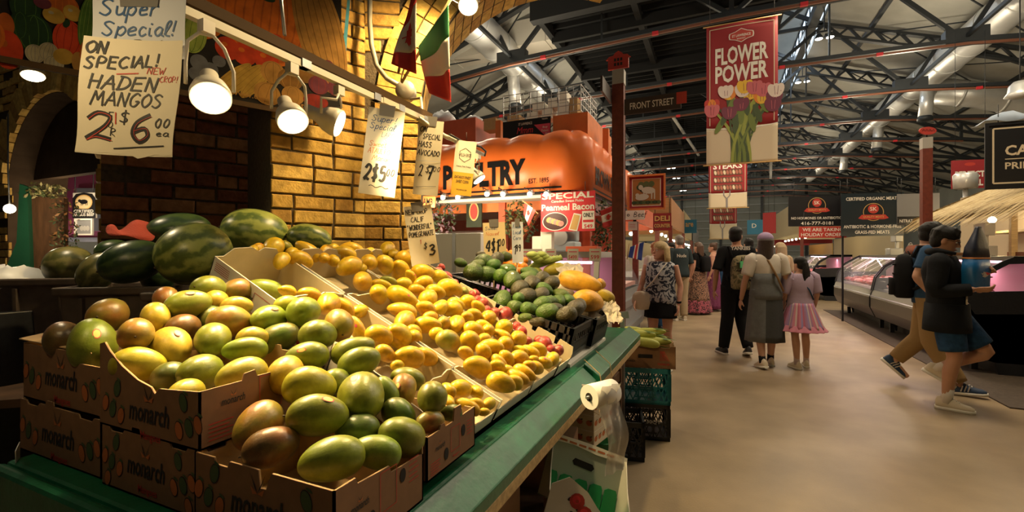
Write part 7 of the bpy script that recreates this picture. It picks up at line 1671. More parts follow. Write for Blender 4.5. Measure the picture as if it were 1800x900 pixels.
b = MB(); b.beam((-2.9, 5.6, 1.45), (-2.5, 5.6, 2.0), .07, .06, m_orl); b.beam((-2.1, 5.6, 2.0), (-2.5, 5.6, 1.45), .07, .06, m_orl); b.build('brace', t)
# small clip lamps under its edge
for i, u in enumerate((728, 781, 807, 858, 886, 933, 962)):
    c = WY(u, 343 - (u > 830) * 6, AY - .12); lt = thing('clip_lamp', 'small bright clip lamp under the awning, %s' % ('leftmost by the brick pier', 'left of the sweet corn card', 'behind the sweet corn card', 'below the letter U', 'below the letter L', 'below the letter R', 'rightmost, above the bacon sign')[i], 'lamp', c, 'clip lamps under the awning')
    b = MB(); b.tube([c + V((0, .08, .0)), c, c + V((.0, -.03, -.03))], [.018, .03, .034], m_steel, 12); b.build('housing', lt)
    b = MB(); b.sph(c + V((.0, -.035, -.035)), .026, m_bulb, 10, 6); b.build('bulb', lt)
    b = MB(); b.tube([c + V((0, .08, 0)), c + V((-.1, .06, .06)), c + V((-.16, .2, .03))], .006, m_black, 6); b.build('arm', lt)
for x, pw in ((-3.1, 24), (-2.3, 24), (-1.75, 9)): light('POINT', (x, 4.45, 1.9), pw, (1, .78, .5), .1)
# storage on top
def cbox(name, label, c, s, m, cat='box', group=None):
    o = MB(); o.b2((c[0] - s[0] / 2, c[1] - s[1] / 2, c[2]), (c[0] + s[0] / 2, c[1] + s[1] / 2, c[2] + s[2]), m); q = o.build(name, None, True, bevel=.004); tag(q, label, cat, group); return q
ZT = AZ0 + .62
t2 = thing('storage_loft', 'orange plywood storage boxes standing on top of the poultry awning', 'storage', (-2.6, 6.3, ZT))
b = MB(); b.b2((-3.9, 6.0, ZT - .6), (-1.55, 7.6, ZT), m_orp); b.build('deck', t2)
c = WY(805, 232, 5.9); bx('cupboard', (c.x - .75, 5.9, ZT - .15), (c.x + .30, 6.6, 1.4 + 236 / 800 * depth(c)), m_orp, t2)
c1 = WY(972, 204, 5.75); c2 = WY(1033, 202, 5.75); bx('board', (c1.x, 5.75, ZT - .2), (c2.x, 5.8, c1.z), m_orl, t2); bx('board', (c2.x - .05, 5.8, ZT - .2), (c2.x, 7.2, c1.z), m_orl, t2)
c3 = WY(876, 212, 5.75); bx('upright', (c3.x - .04, 5.74, ZT - .2), (c3.x + .04, 5.82, c3.z), m_orl, t2); bx('upright', (c2.x + .09, 6.2, ZT - .3), (c2.x + .17, 6.28, c1.z - .12), m_orl, t2)
a0 = WY(884, 215, 5.7); a1 = WY(968, 206, 5.7); hgt = .36; frB_ = Fr((a0.x, 5.7, a0.z - hgt), (1, 0, 0), UP); w = a1.x - a0.x
t = thing('market_banner', 'black market night banner with a pink corner on top of the poultry stall', 'banner', (a0.x, 5.7, a0.z - hgt))
b = MB(); b.prism([(0, 0), (w, 0), (w, hgt), (0, hgt)], -.006, frB_, m_blk); bb = b.build('cloth', t)
g = MB(); put(g, 'ST LAWRENCE', w * .48, hgt * .84, .035, m_off, frB_, .2, .01); put(g, 'Mmm', w * .47, hgt * .6, .09, m_red, frB_, .24, .0, shear=.3); put(g, 'MARKET NIGHT', w * .48, hgt * .38, .03, m_off, frB_, .2, .01); g.flat([(w * .66, hgt * .75), (w * .99, hgt * .75), (w * .99, hgt * .1)], frB_, m_stickp, .001)
put(g, 'Buy', w * .89, hgt * .62, .035, m_off, frB_, .07, .01, .002); put(g, 'Tickets', w * .88, hgt * .5, .03, m_off, frB_, .1, .01, .002); put(g, 'Now', w * .93, hgt * .38, .03, m_off, frB_, .05, .01, .002); g.disc(w * .5, 0, w * .2, hgt * .28, frB_, m_conc, .001); put(g, 'TORONTO', w * .88, hgt * .93, .018, m_off, frB_, .08); g.build('printed_design', bb, fix=False)
m_wire = mat('wire mesh grey', (.45, .45, .44), .4, .5)
t = thing('wire_cage', 'wire mesh cage of white cartons above the poultry stall', 'cage', (-2.3, 6.2, ZT + .3))
q0 = WY(885, 160, 6.1); q1 = WY(1021, 148, 6.1); z0c = WY(950, 203, 6.1).z
for (xa, xb, ya, yb, nm) in ((q0.x, q1.x, 6.1, 6.1, 'front_mesh'), (q1.x, q1.x, 6.1, 7.0, 'side_mesh')):
    b = MB(); n = 11 if ya == yb else 7
    for k in range(n + 1): b.beam((xa + (xb - xa) * k / n, ya + (yb - ya) * k / n, z0c), (xa + (xb - xa) * k / n, ya + (yb - ya) * k / n, q1.z), .008 if k % 4 else .025, .008, m_wire)
    for k in range(5): b.beam((xa, ya, z0c + (q1.z - z0c) * k / 4), (xb, yb, z0c + (q1.z - z0c) * k / 4), .008, .008, m_wire)
    b.build(nm, t)
for k, (u, v, w_, h_, m) in enumerate(((938, 195, .17, .13, m_white), (948, 180, .18, .13, m_white), (964, 195, .16, .15, m_white), (975, 175, .17, .14, m_white), (992, 195, .17, .2, m_white), (990, 170, .15, .16, m_white), (1010, 195, .12, .26, m_kraft2), (905, 195, .2, .12, m_kraft2))):
    c = WY(u, v, 6.35); cbox('stacked_carton', 'carton in the wire cage, %s' % ('lowest white at left', 'second white up at left', 'white, low in the middle', 'white on top of the middle pile', 'white, low at right', 'topmost white at right', 'tall brown at right end', 'brown one at the left end')[k], (c.x, 6.4, z0c + (.0 if k in (0, 2, 4, 6, 7) else (.135 if k == 1 else .155 if k == 3 else .205))), (w_, .22, h_), m, 'carton', 'cartons in the wire cage')
def bagblob(label, c, r_, sd, m=None):
    r = random.Random(sd); b = MB(); rings = []
    for i in range(9):
        th = math.pi * (i + .1) / 8.2; rings.append([V(c) + V((r_[0] * math.sin(th) * math.cos(a) * (1 + r.uniform(-.16, .16)), r_[1] * math.sin(th) * math.sin(a) * (1 + r.uniform(-.16, .16)), r_[2] * (1 - math.cos(th)) * (1 + .15 * r.uniform(-1, 1)))) for a in [2 * math.pi * j / 14 for j in range(14)]])
    b.loft(rings, m or m_film); o = b.build('plastic_bag', None, True); tag(o, label, 'bag', 'bags on the poultry stall roof'); return o
m_wbag = mat('white bag plastic', (.62, .62, .62), .4)
cz = 1.4 + 236 / 800 * depth(WY(805, 232, 5.9))
c = WY(772, 205, 6.1); bagblob('white plastic bag heap on the orange cupboard by the flag', (c.x, 6.2, cz), (.22, .16, .13), 3, m_wbag); bagblob('small white bag on the orange cupboard, right one', (WY(828, 205, 6.1).x, 6.2, cz), (.13, .12, .06), 5, m_wbag)
c = WY(858, 210, 5.85); cbox('cardboard_box', 'brown cardboard box on the orange cupboard edge', (c.x, 6.0, c.z - .14), (.2, .2, .17), m_kraft2)
# --- its counter
m_glass = mat('display glass', (.75, .82, .85), .03, alpha=.13, spec=.8); m_fl = mat('pink case tube', (1, .55, .72), emit=5); m_pinkm = mat('pink lit case back', (.55, .30, .36), .5); m_stone = mat('speckled stone', (.42, .36, .28), .7, var=.5, scale=60); m_meat = mat('raw meat', (.42, .04, .035), .35, var=.4, scale=18); m_meatp = mat('pale pork', (.58, .26, .22), .35, var=.25, scale=18); m_tile = mat('white trays', (.62, .58, .54), .4)
t = thing('display_counter', 'glass fronted poultry counter with price tags behind the avocados', 'counter', (-1.9, 4.75, 0))
K0 = WX(1062, 450, -1.02); cx1 = -1.05; cx0 = -3.2; cy0 = 4.35
b = MB(); b.b2((cx0, cy0 + .03, 0), (cx1, cy0 + .7, .78), m_stone); b.build('base', t)
bx('deck', (cx0, cy0, .78), (cx1, cy0 + .7, .84), m_steel, t); bx('top', (cx0, cy0 + .12, 1.36), (cx1, cy0 + .7, 1.42), m_steel, t); bx('back_panel', (cx0, cy0 + .66, .84), (cx1, cy0 + .7, 1.36), m_pinkm, t)
b = MB(); b.prism([(cx0, 0), (cx1, 0), (cx1, .52), (cx0, .52)], .008, Fr((0, cy0, .84), (1, 0, 0), V((0, .22, .97))), m_glass); b.build('front_glass', t)
for x in (cx1 - .03, cx1 - .75, cx0): b = MB(); b.beam((x, cy0, .84), (x, cy0 + .12, 1.36), .05, .03, m_steel); b.build('frame', t)
b = MB(); b.tube([(cx0 + .1, cy0 + .18, 1.31), (cx1 - .1, cy0 + .18, 1.31)], .014, m_fl, 10); b.build('case_tube_light', t)
light('AREA', ((cx0 + cx1) / 2, cy0 + .3, 1.33), 7, (1, .62, .75), 1.6, ((cx0 + cx1) / 2, cy0 + .35, .8), sy=.2)
for k in range(5):
    x = cx0 + .3 + k * .42; tt_ = thing('meat_tray', 'tray of cut poultry in the counter, %s' % ('far left', 'second from left', 'in the middle', 'second from right', 'far right')[k], 'tray', (x, cy0 + .35, .84), 'trays in the poultry counter')
    bx('tray', (x - .18, cy0 + .15, .84), (x + .18, cy0 + .55, .87), m_tile, tt_)
    for j in range(4): b = MB(); b.sph((x - .1 + .07 * j, cy0 + .3 + .05 * (j % 2), .90), (.05, .09, .035), m_meat if k > 2 else m_meatp, 12, 6); b.build('meat_cut', tt_)
for k, (u, tx) in enumerate(((872, '1.99'), (926, '2.99'), (944, '2.59'), (968, '2.59'), (1007, '54.99'), (1046, '5.99'))):
    c = WY(u, 443, cy0 + .1); fr = Fr((c.x - .055, cy0 + .085, 1.33), (1, 0, 0), V((0, .1, 1))); tg = thing('price_tag', 'white price tag on the poultry counter edge, %s' % ('leftmost, below the buff price sign', 'right of the narrow pale sign', 'third from the left, by the celery', 'left of the fifty four ninety nine tag', 'reading 5499 in red', 'rightmost, beside the red post')[k], 'price tag', fr(.05, 0))
    b = MB(); b.prism([(0, 0), (.115, 0), (.115, .12), (0, .12)], .002, fr, m_white); b.build('card', tg); g = MB(); put(g, tx.replace('.', ''), .057, .035, .042, m_red, fr, .085, .012, .003); g.ribbon([(.015, .09), (.1, .09)], .01, fr, m_stickp, .003); g.build('lettering', tg, fix=False)
cbox('paper_stack', 'upright white paper packs on the poultry counter, taller right one', (WY(957, 425, 4.75).x, 4.85, 1.42), (.13, .1, .24), m_white, 'box'); cbox('paper_stack', 'upright white paper packs on the poultry counter, shorter left one', (WY(939, 425, 4.75).x, 4.9, 1.42), (.13, .1, .18), m_white, 'box')
cbox('serving_board', 'orange serving board on the poultry counter below the bacon sign', (WY(1020, 430, 4.75).x, 4.9, 1.42), (.34, .25, .06), m_orp, 'board')
t = thing('scale', 'pale blue steel slicing scale behind the bacon sign', 'scale', (WY(995, 420, 5.4).x, 5.4, 1.42)); m_pb = mat('pale blue enamel', (.42, .50, .54), .35); q = t.location
b = MB(); b.b2((q.x - .14, 5.3, 1.42), (q.x + .14, 5.6, 1.55), m_pb); b.b2((q.x - .05, 5.4, 1.55), (q.x + .13, 5.55, 1.78), m_pb); b.build('body', t, bevel=.02); b = MB(); b.tube([(q.x - .05, 5.29, 1.6), (q.x - .05, 5.33, 1.6)], .1, m_steel, 24); b.build('blade', t)
bx('column', (q.x - .02, 5.45, .84), (q.x + .02, 5.5, 1.42), m_steel, t)
# stainless cabinet to the left
t = thing('steel_cabinet', 'plain glass and steel cabinet at the left of the poultry counter', 'cabinet', (-2.9, 4.1, 0)); u0 = WY(748, 400, 4.2).x; u1 = WY(845, 400, 4.2).x
b = MB(); b.b2((u0, 4.2, 0), (u1, 4.6, 1.62), mat('brushed steel sheet', (.5, .5, .48), .5)); b.build('body', t, bevel=.01)
bx('edge_post', (u1 - .34, 4.185, .9), (u1 - .30, 4.2, 1.62), m_steel, t); bx('top_glass', (u0, 4.2, 1.62), (u1, 4.6, 1.64), m_glass, t)
# peameal bacon sign, small flags, wreaths, lamb sign
c = W(997, 372, 4.95); w, h = .61, .43; fr = Fr(c - V((w / 2, .0, h / 2)), (1, .02, 0), UP)
t = thing('menu_sign', 'red special sign for peameal bacon hung before the orange stall', 'sign', c)
b = MB(); b.prism([(0, 0), (w, 0), (w, h), (0, h)], -.008, fr, m_red); pn = b.build('panel', t); g = MB()
put(g, 'SPECIAL', w * .5, h * .91, h * .16, m_off, fr, w * .96, .03, .002); put(g, 'Canadian Sweet Pickle', w * .5, h * .775, h * .065, m_off, fr, w * .6, .02, .002); put(g, 'Peameal Bacon', w * .5, h * .62, h * .17, m_off, fr, w * .97, .03, .002)
g.disc(w * .27, h * .26, w * .24, h * .235, fr, m_off, .002, 28); g.disc(w * .27, h * .26, w * .225, h * .215, fr, mat('plate brown', (.05, .012, .01), .5), .0028, 28)
for k in range(6): g.disc(w * (.16 + .045 * k), h * (.3 - .02 * k), w * .055, h * .07, fr, m_meatp if k % 2 else m_gold, .0036 + .0003 * k, 12, .4)
g.flat([(w * .52, h * .04), (w * .68, h * .0), (w * .76, h * .42), (w * .62, h * .46)], fr, m_off, .002); g.flat([(w * .545, h * .06), (w * .665, h * .03), (w * .73, h * .39), (w * .625, h * .43)], fr, m_gold, .003)
g.flat([(w * .77, h * .06), (w * .99, h * .06), (w * .99, h * .5), (w * .77, h * .5)], fr, m_off, .0024); put(g, 'ONLY', w * .88, h * .40, h * .11, m_blk, fr, w * .18, .02, .0034); g.flat([(w * .785, h * .22), (w * .975, h * .22), (w * .975, h * .28), (w * .785, h * .28)], fr, m_red, .0034); put(g, '549', w * .88, h * .12, h * .10, m_red, fr, w * .15, .02, .0034)
g.build('printed_design', pn, fix=False); b = MB(); b.tube([c + V((-.2, 0, .2)), c + V((-.2, 0, .32))], .003, m_black, 6); b.tube([c + V((.2, 0, .2)), c + V((.2, 0, .32))], .003, m_black, 6); b.build('wires', t)
for u, v, lb in ((932, 378, 'small maple leaf flag on a stick left of the bacon sign'), (1068, 383, 'small maple leaf flag on a stick right of the bacon sign')):
    flag('hand_flag', lb, [W(u - 10, v - 22, 4.9), W(u - 12, v - 2, 4.9), W(u - 3, v + 20, 4.9), W(u + 10, v - 8, 4.9)] if u < 1000 else [W(u + 10, v - 22, 4.9), W(u - 13, v - 12, 4.9), W(u - 8, v + 18, 4.9), W(u + 12, v + 12, 4.9)], ((0, .3, m_fred), (.3, .7, m_fwht), (.7, 1, m_fred)), 1, [W(u - 14, v - 26, 4.9), W(u + 14, v - 2, 4.92)] if u < 1000 else [W(u + 18, v - 24, 4.9), W(u - 16, v - 8, 4.92)], True, .006)
mgl = [mat('wreath green %d' % k, c_, .7) for k, c_ in enumerate(((.04, .06, .02), (.08, .10, .03), (.02, .03, .012), (.14, .12, .03)))]
def wreath(label, c, rx, rz, sd, cols=None, name='leaf_garland'):
    r = random.Random(sd); b = MB(); c = V(c)
    for k in range(260):
        a = r.uniform(0, 6.28); q = math.sqrt(r.random()); p_ = c + V((rx * q * math.cos(a), r.uniform(-.08, .08), rz * q * math.sin(a))); d = V((r.uniform(-1, 1), r.uniform(-1, .2), r.uniform(-1, 1))).normalized(); e = d.orthogonal().normalized(); s_ = r.uniform(.018, .04) * (.5 if min(rx, rz) < .06 else 1)
        b.add([p_ - d * s_, p_ + e * s_ * .45, p_ + d * s_, p_ - e * s_ * .45 + d.cross(e) * s_ * .15], [(0, 1, 2, 3)], r.choice(cols or mgl))
    o = b.build(name, None, True, 0, False); tag(o, label, 'garland'); return o
wreath('leafy garland hanging left of the bacon sign', WY(915, 390, 5.0), .2, .26, 3); wreath('leafy garland behind the right maple leaf flag', WY(1065, 400, 5.0), .16, .3, 4)
wreath('dark berry garland behind the pomegranate sign', WY(770, 380, 4.9), .30, .22, 5, [mgl[2], mgl[0], mat('berry mauve', (.16, .09, .12), .7)])
c = WY(752, 352, 4.6); fr = Fr(c - V((.12, 0, .07)), (1, 0, -.1), UP); t = thing('lamb_sign', 'orange board reading Lamb hung under the awning beside the pier', 'sign', c)
b = MB(); b.prism([(-.08, 0), (.22, 0), (.22, .13), (-.08, .13)], -.01, fr, m_orl); pn = b.build('panel', t); g = MB(); put(g, 'LAMB', .1, .065, .08, m_blk, fr, .17, .02); g.build('lettering', pn, fix=False)
c = WY(833, 372, 5.1); fr = Fr(c - V((.11, 0, .2)), (1, 0, 0), UP); t = thing('framed_picture', 'tall dark framed picture with gold emblem in the orange stall', 'picture', c)
b = MB(); b.prism([(0, 0), (.22, 0), (.22, .42), (0, .42)], -.02, fr, mgl[2]); pn = b.build('panel', t); g = MB(); g.disc(.11, .2, .07, .12, fr, m_gold); g.disc(.11, .2, .055, .1, fr, m_rink, .002); g.build('emblem', pn, fix=False)
# ================================================================== further stalls on the left of the aisle
def stall(label, y0, y1, x1, zf, hf, m, mc, depth_=3.0, counter=True, name='market_stall'):
    t = thing(name, label, 'stall', (x1 - depth_ / 2, (y0 + y1) / 2, 0)); x0 = x1 - depth_ if x1 < 0 else x1 + depth_; a, c_ = min(x0, x1), max(x0, x1)
    b = MB()
    b.b2((a, y0, zf), (c_, y0 + .06, zf + hf), m); b.b2((a, y1 - .06, zf), (c_, y1, zf + hf), m); xx = x1 - .03 if x1 < 0 else x1 + .03; b.b2((xx - .03, y0, zf), (xx + .03, y1, zf + hf), m); b.build('fascia', t)
    for yy in (y0 + .05, y1 - .15): bx('post', (xx - .05, yy, 0), (xx + .05, yy + .1, zf), m_rust, t)
    bx('back_wall', (x0 - .03, y0, 0), (x0 + .03, y1, zf), mc, t)
    if counter: e = .5 if x1 < 0 else -.5; bx('counter', (min(x1 - e * .2, x1 - e * 2), y0 + .3, 0), (max(x1 - e * .2, x1 - e * 2), y1 - .2, .95), mc, t); b = MB(); b.b2((min(x1 - e * .3, x1 - e * 2), y0 + .3, .95), (max(x1 - e * .3, x1 - e * 2), y1 - .2, 1.3), m_glass); b.build('counter_glass', t)
    b = MB(); n = max(2, int((y1 - y0) / 1.2))
    for k in range(n): b.sph((x1 - (.6 if x1 < 0 else -.6), y0 + (k + .5) * (y1 - y0) / n, zf - .1), .05, m_bulb, 10, 6)
    b.build('bulbs', t); light('POINT', (x1 - (.8 if x1 < 0 else -.8), (y0 + y1) / 2, zf - .25), 40, (1, .78, .48), .2); return t
m_dorn = mat('brown slat board', (.30, .13, .04), .6, var=.2, scale=6, stretch=(1, 1, 9)); m_teal2 = mat('sea blue board', (.02, .17, .30), .5); m_crm = mat('cream board', (.50, .40, .22), .6); m_gryb = mat('grey board', (.22, .22, .22), .6)
stall('deli stall with orange brown fascia beyond the red post', 8.6, 12.2, -1.35, 2.0, .35, m_orp, m_gryb); stall('stall with slatted orange sides further along the left of the aisle', 12.8, 18.2, -1.1, 2.15, .75, m_dorn, m_crm); stall('stall with a blue sign band farther along the left of the aisle', 19.2, 26, -1.2, 2.1, 1.05, m_crm, m_crm); stall('pale stall at the far left end of the aisle', 27, 36, -1.2, 2.1, .9, m_gryb, m_crm); stall('pale stall at the far right end of the aisle with a blue sign band', 20, 30, 2.9, 2.2, 1.3, m_crm, m_crm); stall('far stall closing the end of the aisle', 39, 41, -1.5, 2.0, .6, m_gryb, m_gold); stall('dark red stall beyond the butchers on the right', 31, 38, 3.0, 2.0, .9, m_ban, m_gold)
def board(name, label, c, w, h, az, m, draw=None, cat='sign', frame=None, th=.02):
    hang = 7.0 if name in ('blue_sign', 'hanging_sign', 'awning_flap') else 0
    n = V((math.sin(az), -math.cos(az), 0)); fr = Fr(V(c) - V((math.cos(az), math.sin(az), 0)) * w / 2 - UP * h / 2, (math.cos(az), math.sin(az), 0), UP); t = thing(name, label, cat, c)
    b = MB(); b.prism([(0, 0), (w, 0), (w, h), (0, h)], -th, fr, m); pn = b.build('panel', t)
    if frame:
        b = MB(); e = .03 * w + .012
        for q in (((-e, -e), (w + e, 0)), ((-e, h), (w + e, h + e)), ((-e, 0), (0, h)), ((w, 0), (w + e, h))): b.prism([q[0], (q[1][0], q[0][1]), q[1], (q[0][0], q[1][1])], .02, fr, frame)
        b.build('frame', t)
    if draw: g = MB(); draw(g, fr, w, h); g.build('printed_design', pn, fix=False)
    if name in ('framed_picture', 'paper_notice'): return t
    b = MB(); x_ = V((math.cos(az), math.sin(az), 0))
    for sg in (-.4, .4): b.tube([V(c) + x_ * sg * w + UP * h / 2, V((*(V(c) + x_ * sg * w).xy, max(V(c).z + h / 2 + .3, hang)))], .005, m_black, 6)
    b.build('hanger', t); return t
def cow(g, fr, w, h):
    g.flat([(w * .08, h * .07), (w * .92, h * .07), (w * .92, h * .93), (w * .08, h * .93)], fr, m_off, .001); g.flat([(w * .1, h * .09), (w * .9, h * .09), (w * .9, h * .91), (w * .1, h * .91)], fr, mat('painted ochre', (.33, .13, .03), .6), .0018)
    for k in range(8): g.disc(w * (.3 + .05 * k), h * (.66 + .1 * math.sin(k * 2)), w * .09, h * .09, fr, mgl[k % 3], .0024 + .0002 * k, 12); g.disc(w * (.15 + .1 * k), h * .18, w * .08, h * .06, fr, mgl[k % 2], .0025, 10)
    mw_ = mat('painted sheep', (.52, .47, .38), .6)
    g.disc(w * .56, h * .56, w * .2, h * .11, fr, mw_, .0045, 18, -.1); g.disc(w * .34, h * .66, w * .07, h * .08, fr, mw_, .0048, 12, .4); g.disc(w * .38, h * .35, w * .2, h * .10, fr, mw_, .005, 16, .1); g.disc(w * .24, h * .42, w * .06, h * .06, fr, mw_, .0052, 10)
    for x in (.43, .5, .66, .74): g.flat([(w * (x - .02), h * .28), (w * (x + .015), h * .28), (w * (x + .02), h * .52), (w * (x - .02), h * .52)], fr, mw_, .0046)
c = W(1136, 338, 6.6); board('painted_sign', 'square painted sign of two white sheep in an orange and red frame', c, .48, .46, R(2), m_ban, cow, 'sign', m_orl)
def deli(g, fr, w, h):
    put(g, 'DELI', w * .5, h * .68, h * .32, m_blk, fr, w * .88, .05, .001); put(g, 'DELI', w * .5, h * .70, h * .30, m_gold, fr, w * .84, .03, .002); put(g, 'COUNTER', w * .5, h * .26, h * .24, m_blk, fr, w * .92, .05, .001); put(g, 'COUNTER', w * .5, h * .28, h * .22, m_gold, fr, w * .88, .03, .002)
board('deli_sign', 'red sign with gold lettering reading Deli Counter', W(1164, 390, 7.6), .29, .29, R(4), mat('deli red', (.25, .02, .02), .5), deli)
board('painted_fascia', 'long pale sign board with black script reading Beef behind the red post', W(1115, 378, 6.9), .30, .14, R(3), m_off, lambda g, fr, w, h: (hand(g, 'Beef', w * .45, h * .3, h * .5, m_ink, fr, .12, .2), put(g, 'o', w * .2, h * .5, h * .3, m_ink, fr)))
board('paper_notice', 'small white notice pinned below the script sign', W(1112, 397, 6.85), .13, .13, R(3), m_white, lambda g, fr, w, h: [g.ribbon([(w * .15, h * (.3 + .18 * k)), (w * .8, h * (.3 + .18 * k))], .006, fr, m_rpen) for k in range(3)])
board('blue_sign', 'sea blue board with yellow lettering ending in are on the left stalls', W(1213, 398, 18.6), .5, .55, R(-3), m_teal2, lambda g, fr, w, h: put(g, 'are', w * .45, h * .62, h * .3, m_gold, fr, w * .6, .02))
board('blue_sign', 'sea blue board beyond the black meat signs on the right', W(1334, 399, 19.5), .9, .62, R(-8), m_teal2, lambda g, fr, w, h: put(g, 'D', w * .3, h * .6, h * .3, m_off, fr, None, .01))
board('awning_flap', 'dark red fascia board between the blue sign and the black meat signs', W(1352, 392, 13.5), .40, .62, R(-40), m_ban)
# union flag, glass case, basket by the post
fl_ = flag('bunting_flag', 'small union flag hung by the sloping glass case behind the red post', [W(1108, 434, 6.4), W(1104, 452, 6.4), W(1128, 458, 6.4), W(1132, 425, 6.4)], ((0, .33, mat('flag blue', (.02, .04, .22), .6)), (.33, .42, m_fwht), (.42, .58, m_fred), (.58, .67, m_fwht), (.67, 1, MATS['flag blue'])), 1, [W(1106, 428, 6.4), W(1102, 456, 6.42)], False, .006)
t = thing('display_counter', 'sloping glass deli case beyond the red post with union flag', 'counter', (-1.2, 7.2, 0))
b = MB(); b.b2((-2.0, 5.7, 0), (-1.25, 8.4, .85), m_gryb); b.build('base', t); b = MB(); b.prism([(-1.25, .85), (-1.5, 1.38), (-2.0, 1.38), (-2.0, .85)], 2.7, lambda u, v, h=0: V((u, 5.7 + h, v)), m_glass); b.build('glass', t)
b = MB(); b.b2((-1.95, 5.8, .86), (-1.32, 8.3, .92), m_meatp); b.build('deli_meats', t); b = MB(); b.tube([(-1.55, 5.8, 1.34), (-1.55, 8.3, 1.34)], .015, m_fl, 8); b.build('case_tube_light', t); b = MB(); b.b2((-1.27, 5.7, .2), (-1.2, 8.4, .3), m_steel); b.b2((-1.27, 5.7, .6), (-1.2, 8.4, .7), m_steel); b.build('bumper', t)
# ================================================================== butchers' cases on the right
m_case = mat('case bronze', (.075, .065, .055), .28, .6); m_caseb = mat('case black', (.012, .013, .016), .45, var=.3, scale=60)
PR = [(2.92, .14), (2.66, .24), (2.58, .42), (2.58, .60), (2.62, .74)]; GL = [(2.62, .74), (2.66, .95), (2.80, 1.16), (3.02, 1.30), (3.12, 1.34)]
def case(label, y0, y1, rows, mb_, lit, endp, group=None):
    t = thing('meat_case', label, 'display case', (3.1, (y0 + y1) / 2, 0), group); ext = lambda h0, h1: (lambda u, v, h=0: V((u, h0 + (h1 - h0) * h, v)))
    b = MB(); body = PR + [(2.72, .76), (2.75, .70), (3.55, .74), (3.62, .74), (3.62, .14)]; b.prism(body, 1, ext(y0, y1), mb_); b.build('body', t, bevel=.006)
    b = MB(); b.b2((2.96, y0 + .06, .0), (3.6, y1 - .06, .14), m_black); b.build('plinth', t)
    for yy in (y0 + .25, y1 - .25): bx('foot', (2.80, yy - .03, 0), (2.86, yy + .03, .16), m_black, t)
    b = MB(); vs = [V((x, y, z)) for y in (y0, y1) for x, z in GL]; b.add(vs, [(i, i + 1, 5 + i + 1, 5 + i) for i in range(4)], m_glass, True); gl = b.build('front_glass', t, fix=False); gl.modifiers.new('t', 'SOLIDIFY').thickness = .006
    b = MB(); b.b2((3.08, y0, 1.32), (3.62, y1, 1.37), mb_); b.b2((3.58, y0, .74), (3.62, y1, 1.32), m_pinkm); b.build('canopy', t)
    b = MB(); b.tube([(2.60, y0, .62), (2.60, y1, .62)], .022, m_steel, 10); b.build('bumper', t)
    for yy, nm in ((y0, 0), (y1 - .03, 1)):
        if endp: b = MB(); b.prism(PR + [(x, z) for x, z in GL[1:2]] + [(3.62, 1.0), (3.62, .0), (2.95, .0)], .03, lambda u, v, h=0: V((u, yy + h, v)), m_caseb); b.prism([(2.60, .72), (2.635, .72), (2.7, .95), (2.83, 1.13), (3.04, 1.28), (3.62, 1.31), (3.62, 1.37), (3.1, 1.37), (3.0, 1.32), (2.79, 1.18), (2.65, .97)], .03, lambda u, v, h=0: V((u, yy + h, v)), m_caseb); b.build('end_panel', t)
    b = MB(); b.tube([(3.12, y0 + .08, 1.30), (3.12, y1 - .08, 1.30)], .013, m_fl, 8); b.build('case_tube_light', t)
    light('AREA', (3.15, (y0 + y1) / 2, 1.29), lit, (1, .60, .66), .12, (3.05, (y0 + y1) / 2, .7), sy=y1 - y0 - .3)
    return t
case('long bronze glass fronted meat case nearest on the right, beside the striding person', 7.05, 10.35, 3, m_case, 22, True, 'butchers meat cases'); case('second bronze meat case behind the nearest, with slanted price strips', 10.4, 13.2, 3, m_case, 20, True, 'butchers meat cases'); case('black ended meat case farther along under the black signs', 16.2, 19.5, 3, m_caseb, 26, True, 'butchers meat cases')
r = random.Random(8); k = 0
for y0, n in ((7.2, 7), (10.55, 6), (16.4, 6)):
    for j in range(n):
        y = y0 + .2 + j * .44; tt_ = thing('meat_tray', 'white tray of red meat, %s from the near end of the %s meat case' % (ORD[j], {7.2: 'nearest', 10.55: 'second', 16.4: 'black ended'}[y0]), 'tray', (3.05, y, .755), 'trays of meat in the butchers cases'); mm_ = (m_meat, m_meatp, m_meat)[(j + int(y0)) % 3]
        b = MB(); b.box((3.08, y, .78), (.72, .40, .03), m_tile, M.Rotation(-.12, 3, 'Y')); b.build('tray', tt_)
        for q in range(4): b = MB(); b.sph((2.82 + .17 * q, y + r.uniform(-.06, .06), .82 + .02 * q), (.09, .16, .05), mm_, 12, 6); b.build('meat_cut', tt_)
        if y0 == 10.55: b = MB(); b.beam((2.72, y + .2, 1.06), (3.06, y + .2, 1.30), .03, .012, m_off); b.build('price_strip', tt_)
t = thing('butcher_paper_roll', 'red brown paper roll in a steel cutter on the second meat case', 'paper roll', (3.3, 10.6, 1.37)); b = MB(); b.tube([(3.3, 10.1, 1.47), (3.3, 10.75, 1.47)], .09, mat('red brown paper', (.30, .09, .05), .7), 20); b.build('roll', t); b = MB()
for yy in (10.06, 10.8): b.beam((3.2, yy, 1.37), (3.3, yy, 1.6), .03, .03, m_steel); b.beam((3.4, yy, 1.37), (3.3, yy, 1.6), .03, .03, m_steel)
b.build('cutter', t)
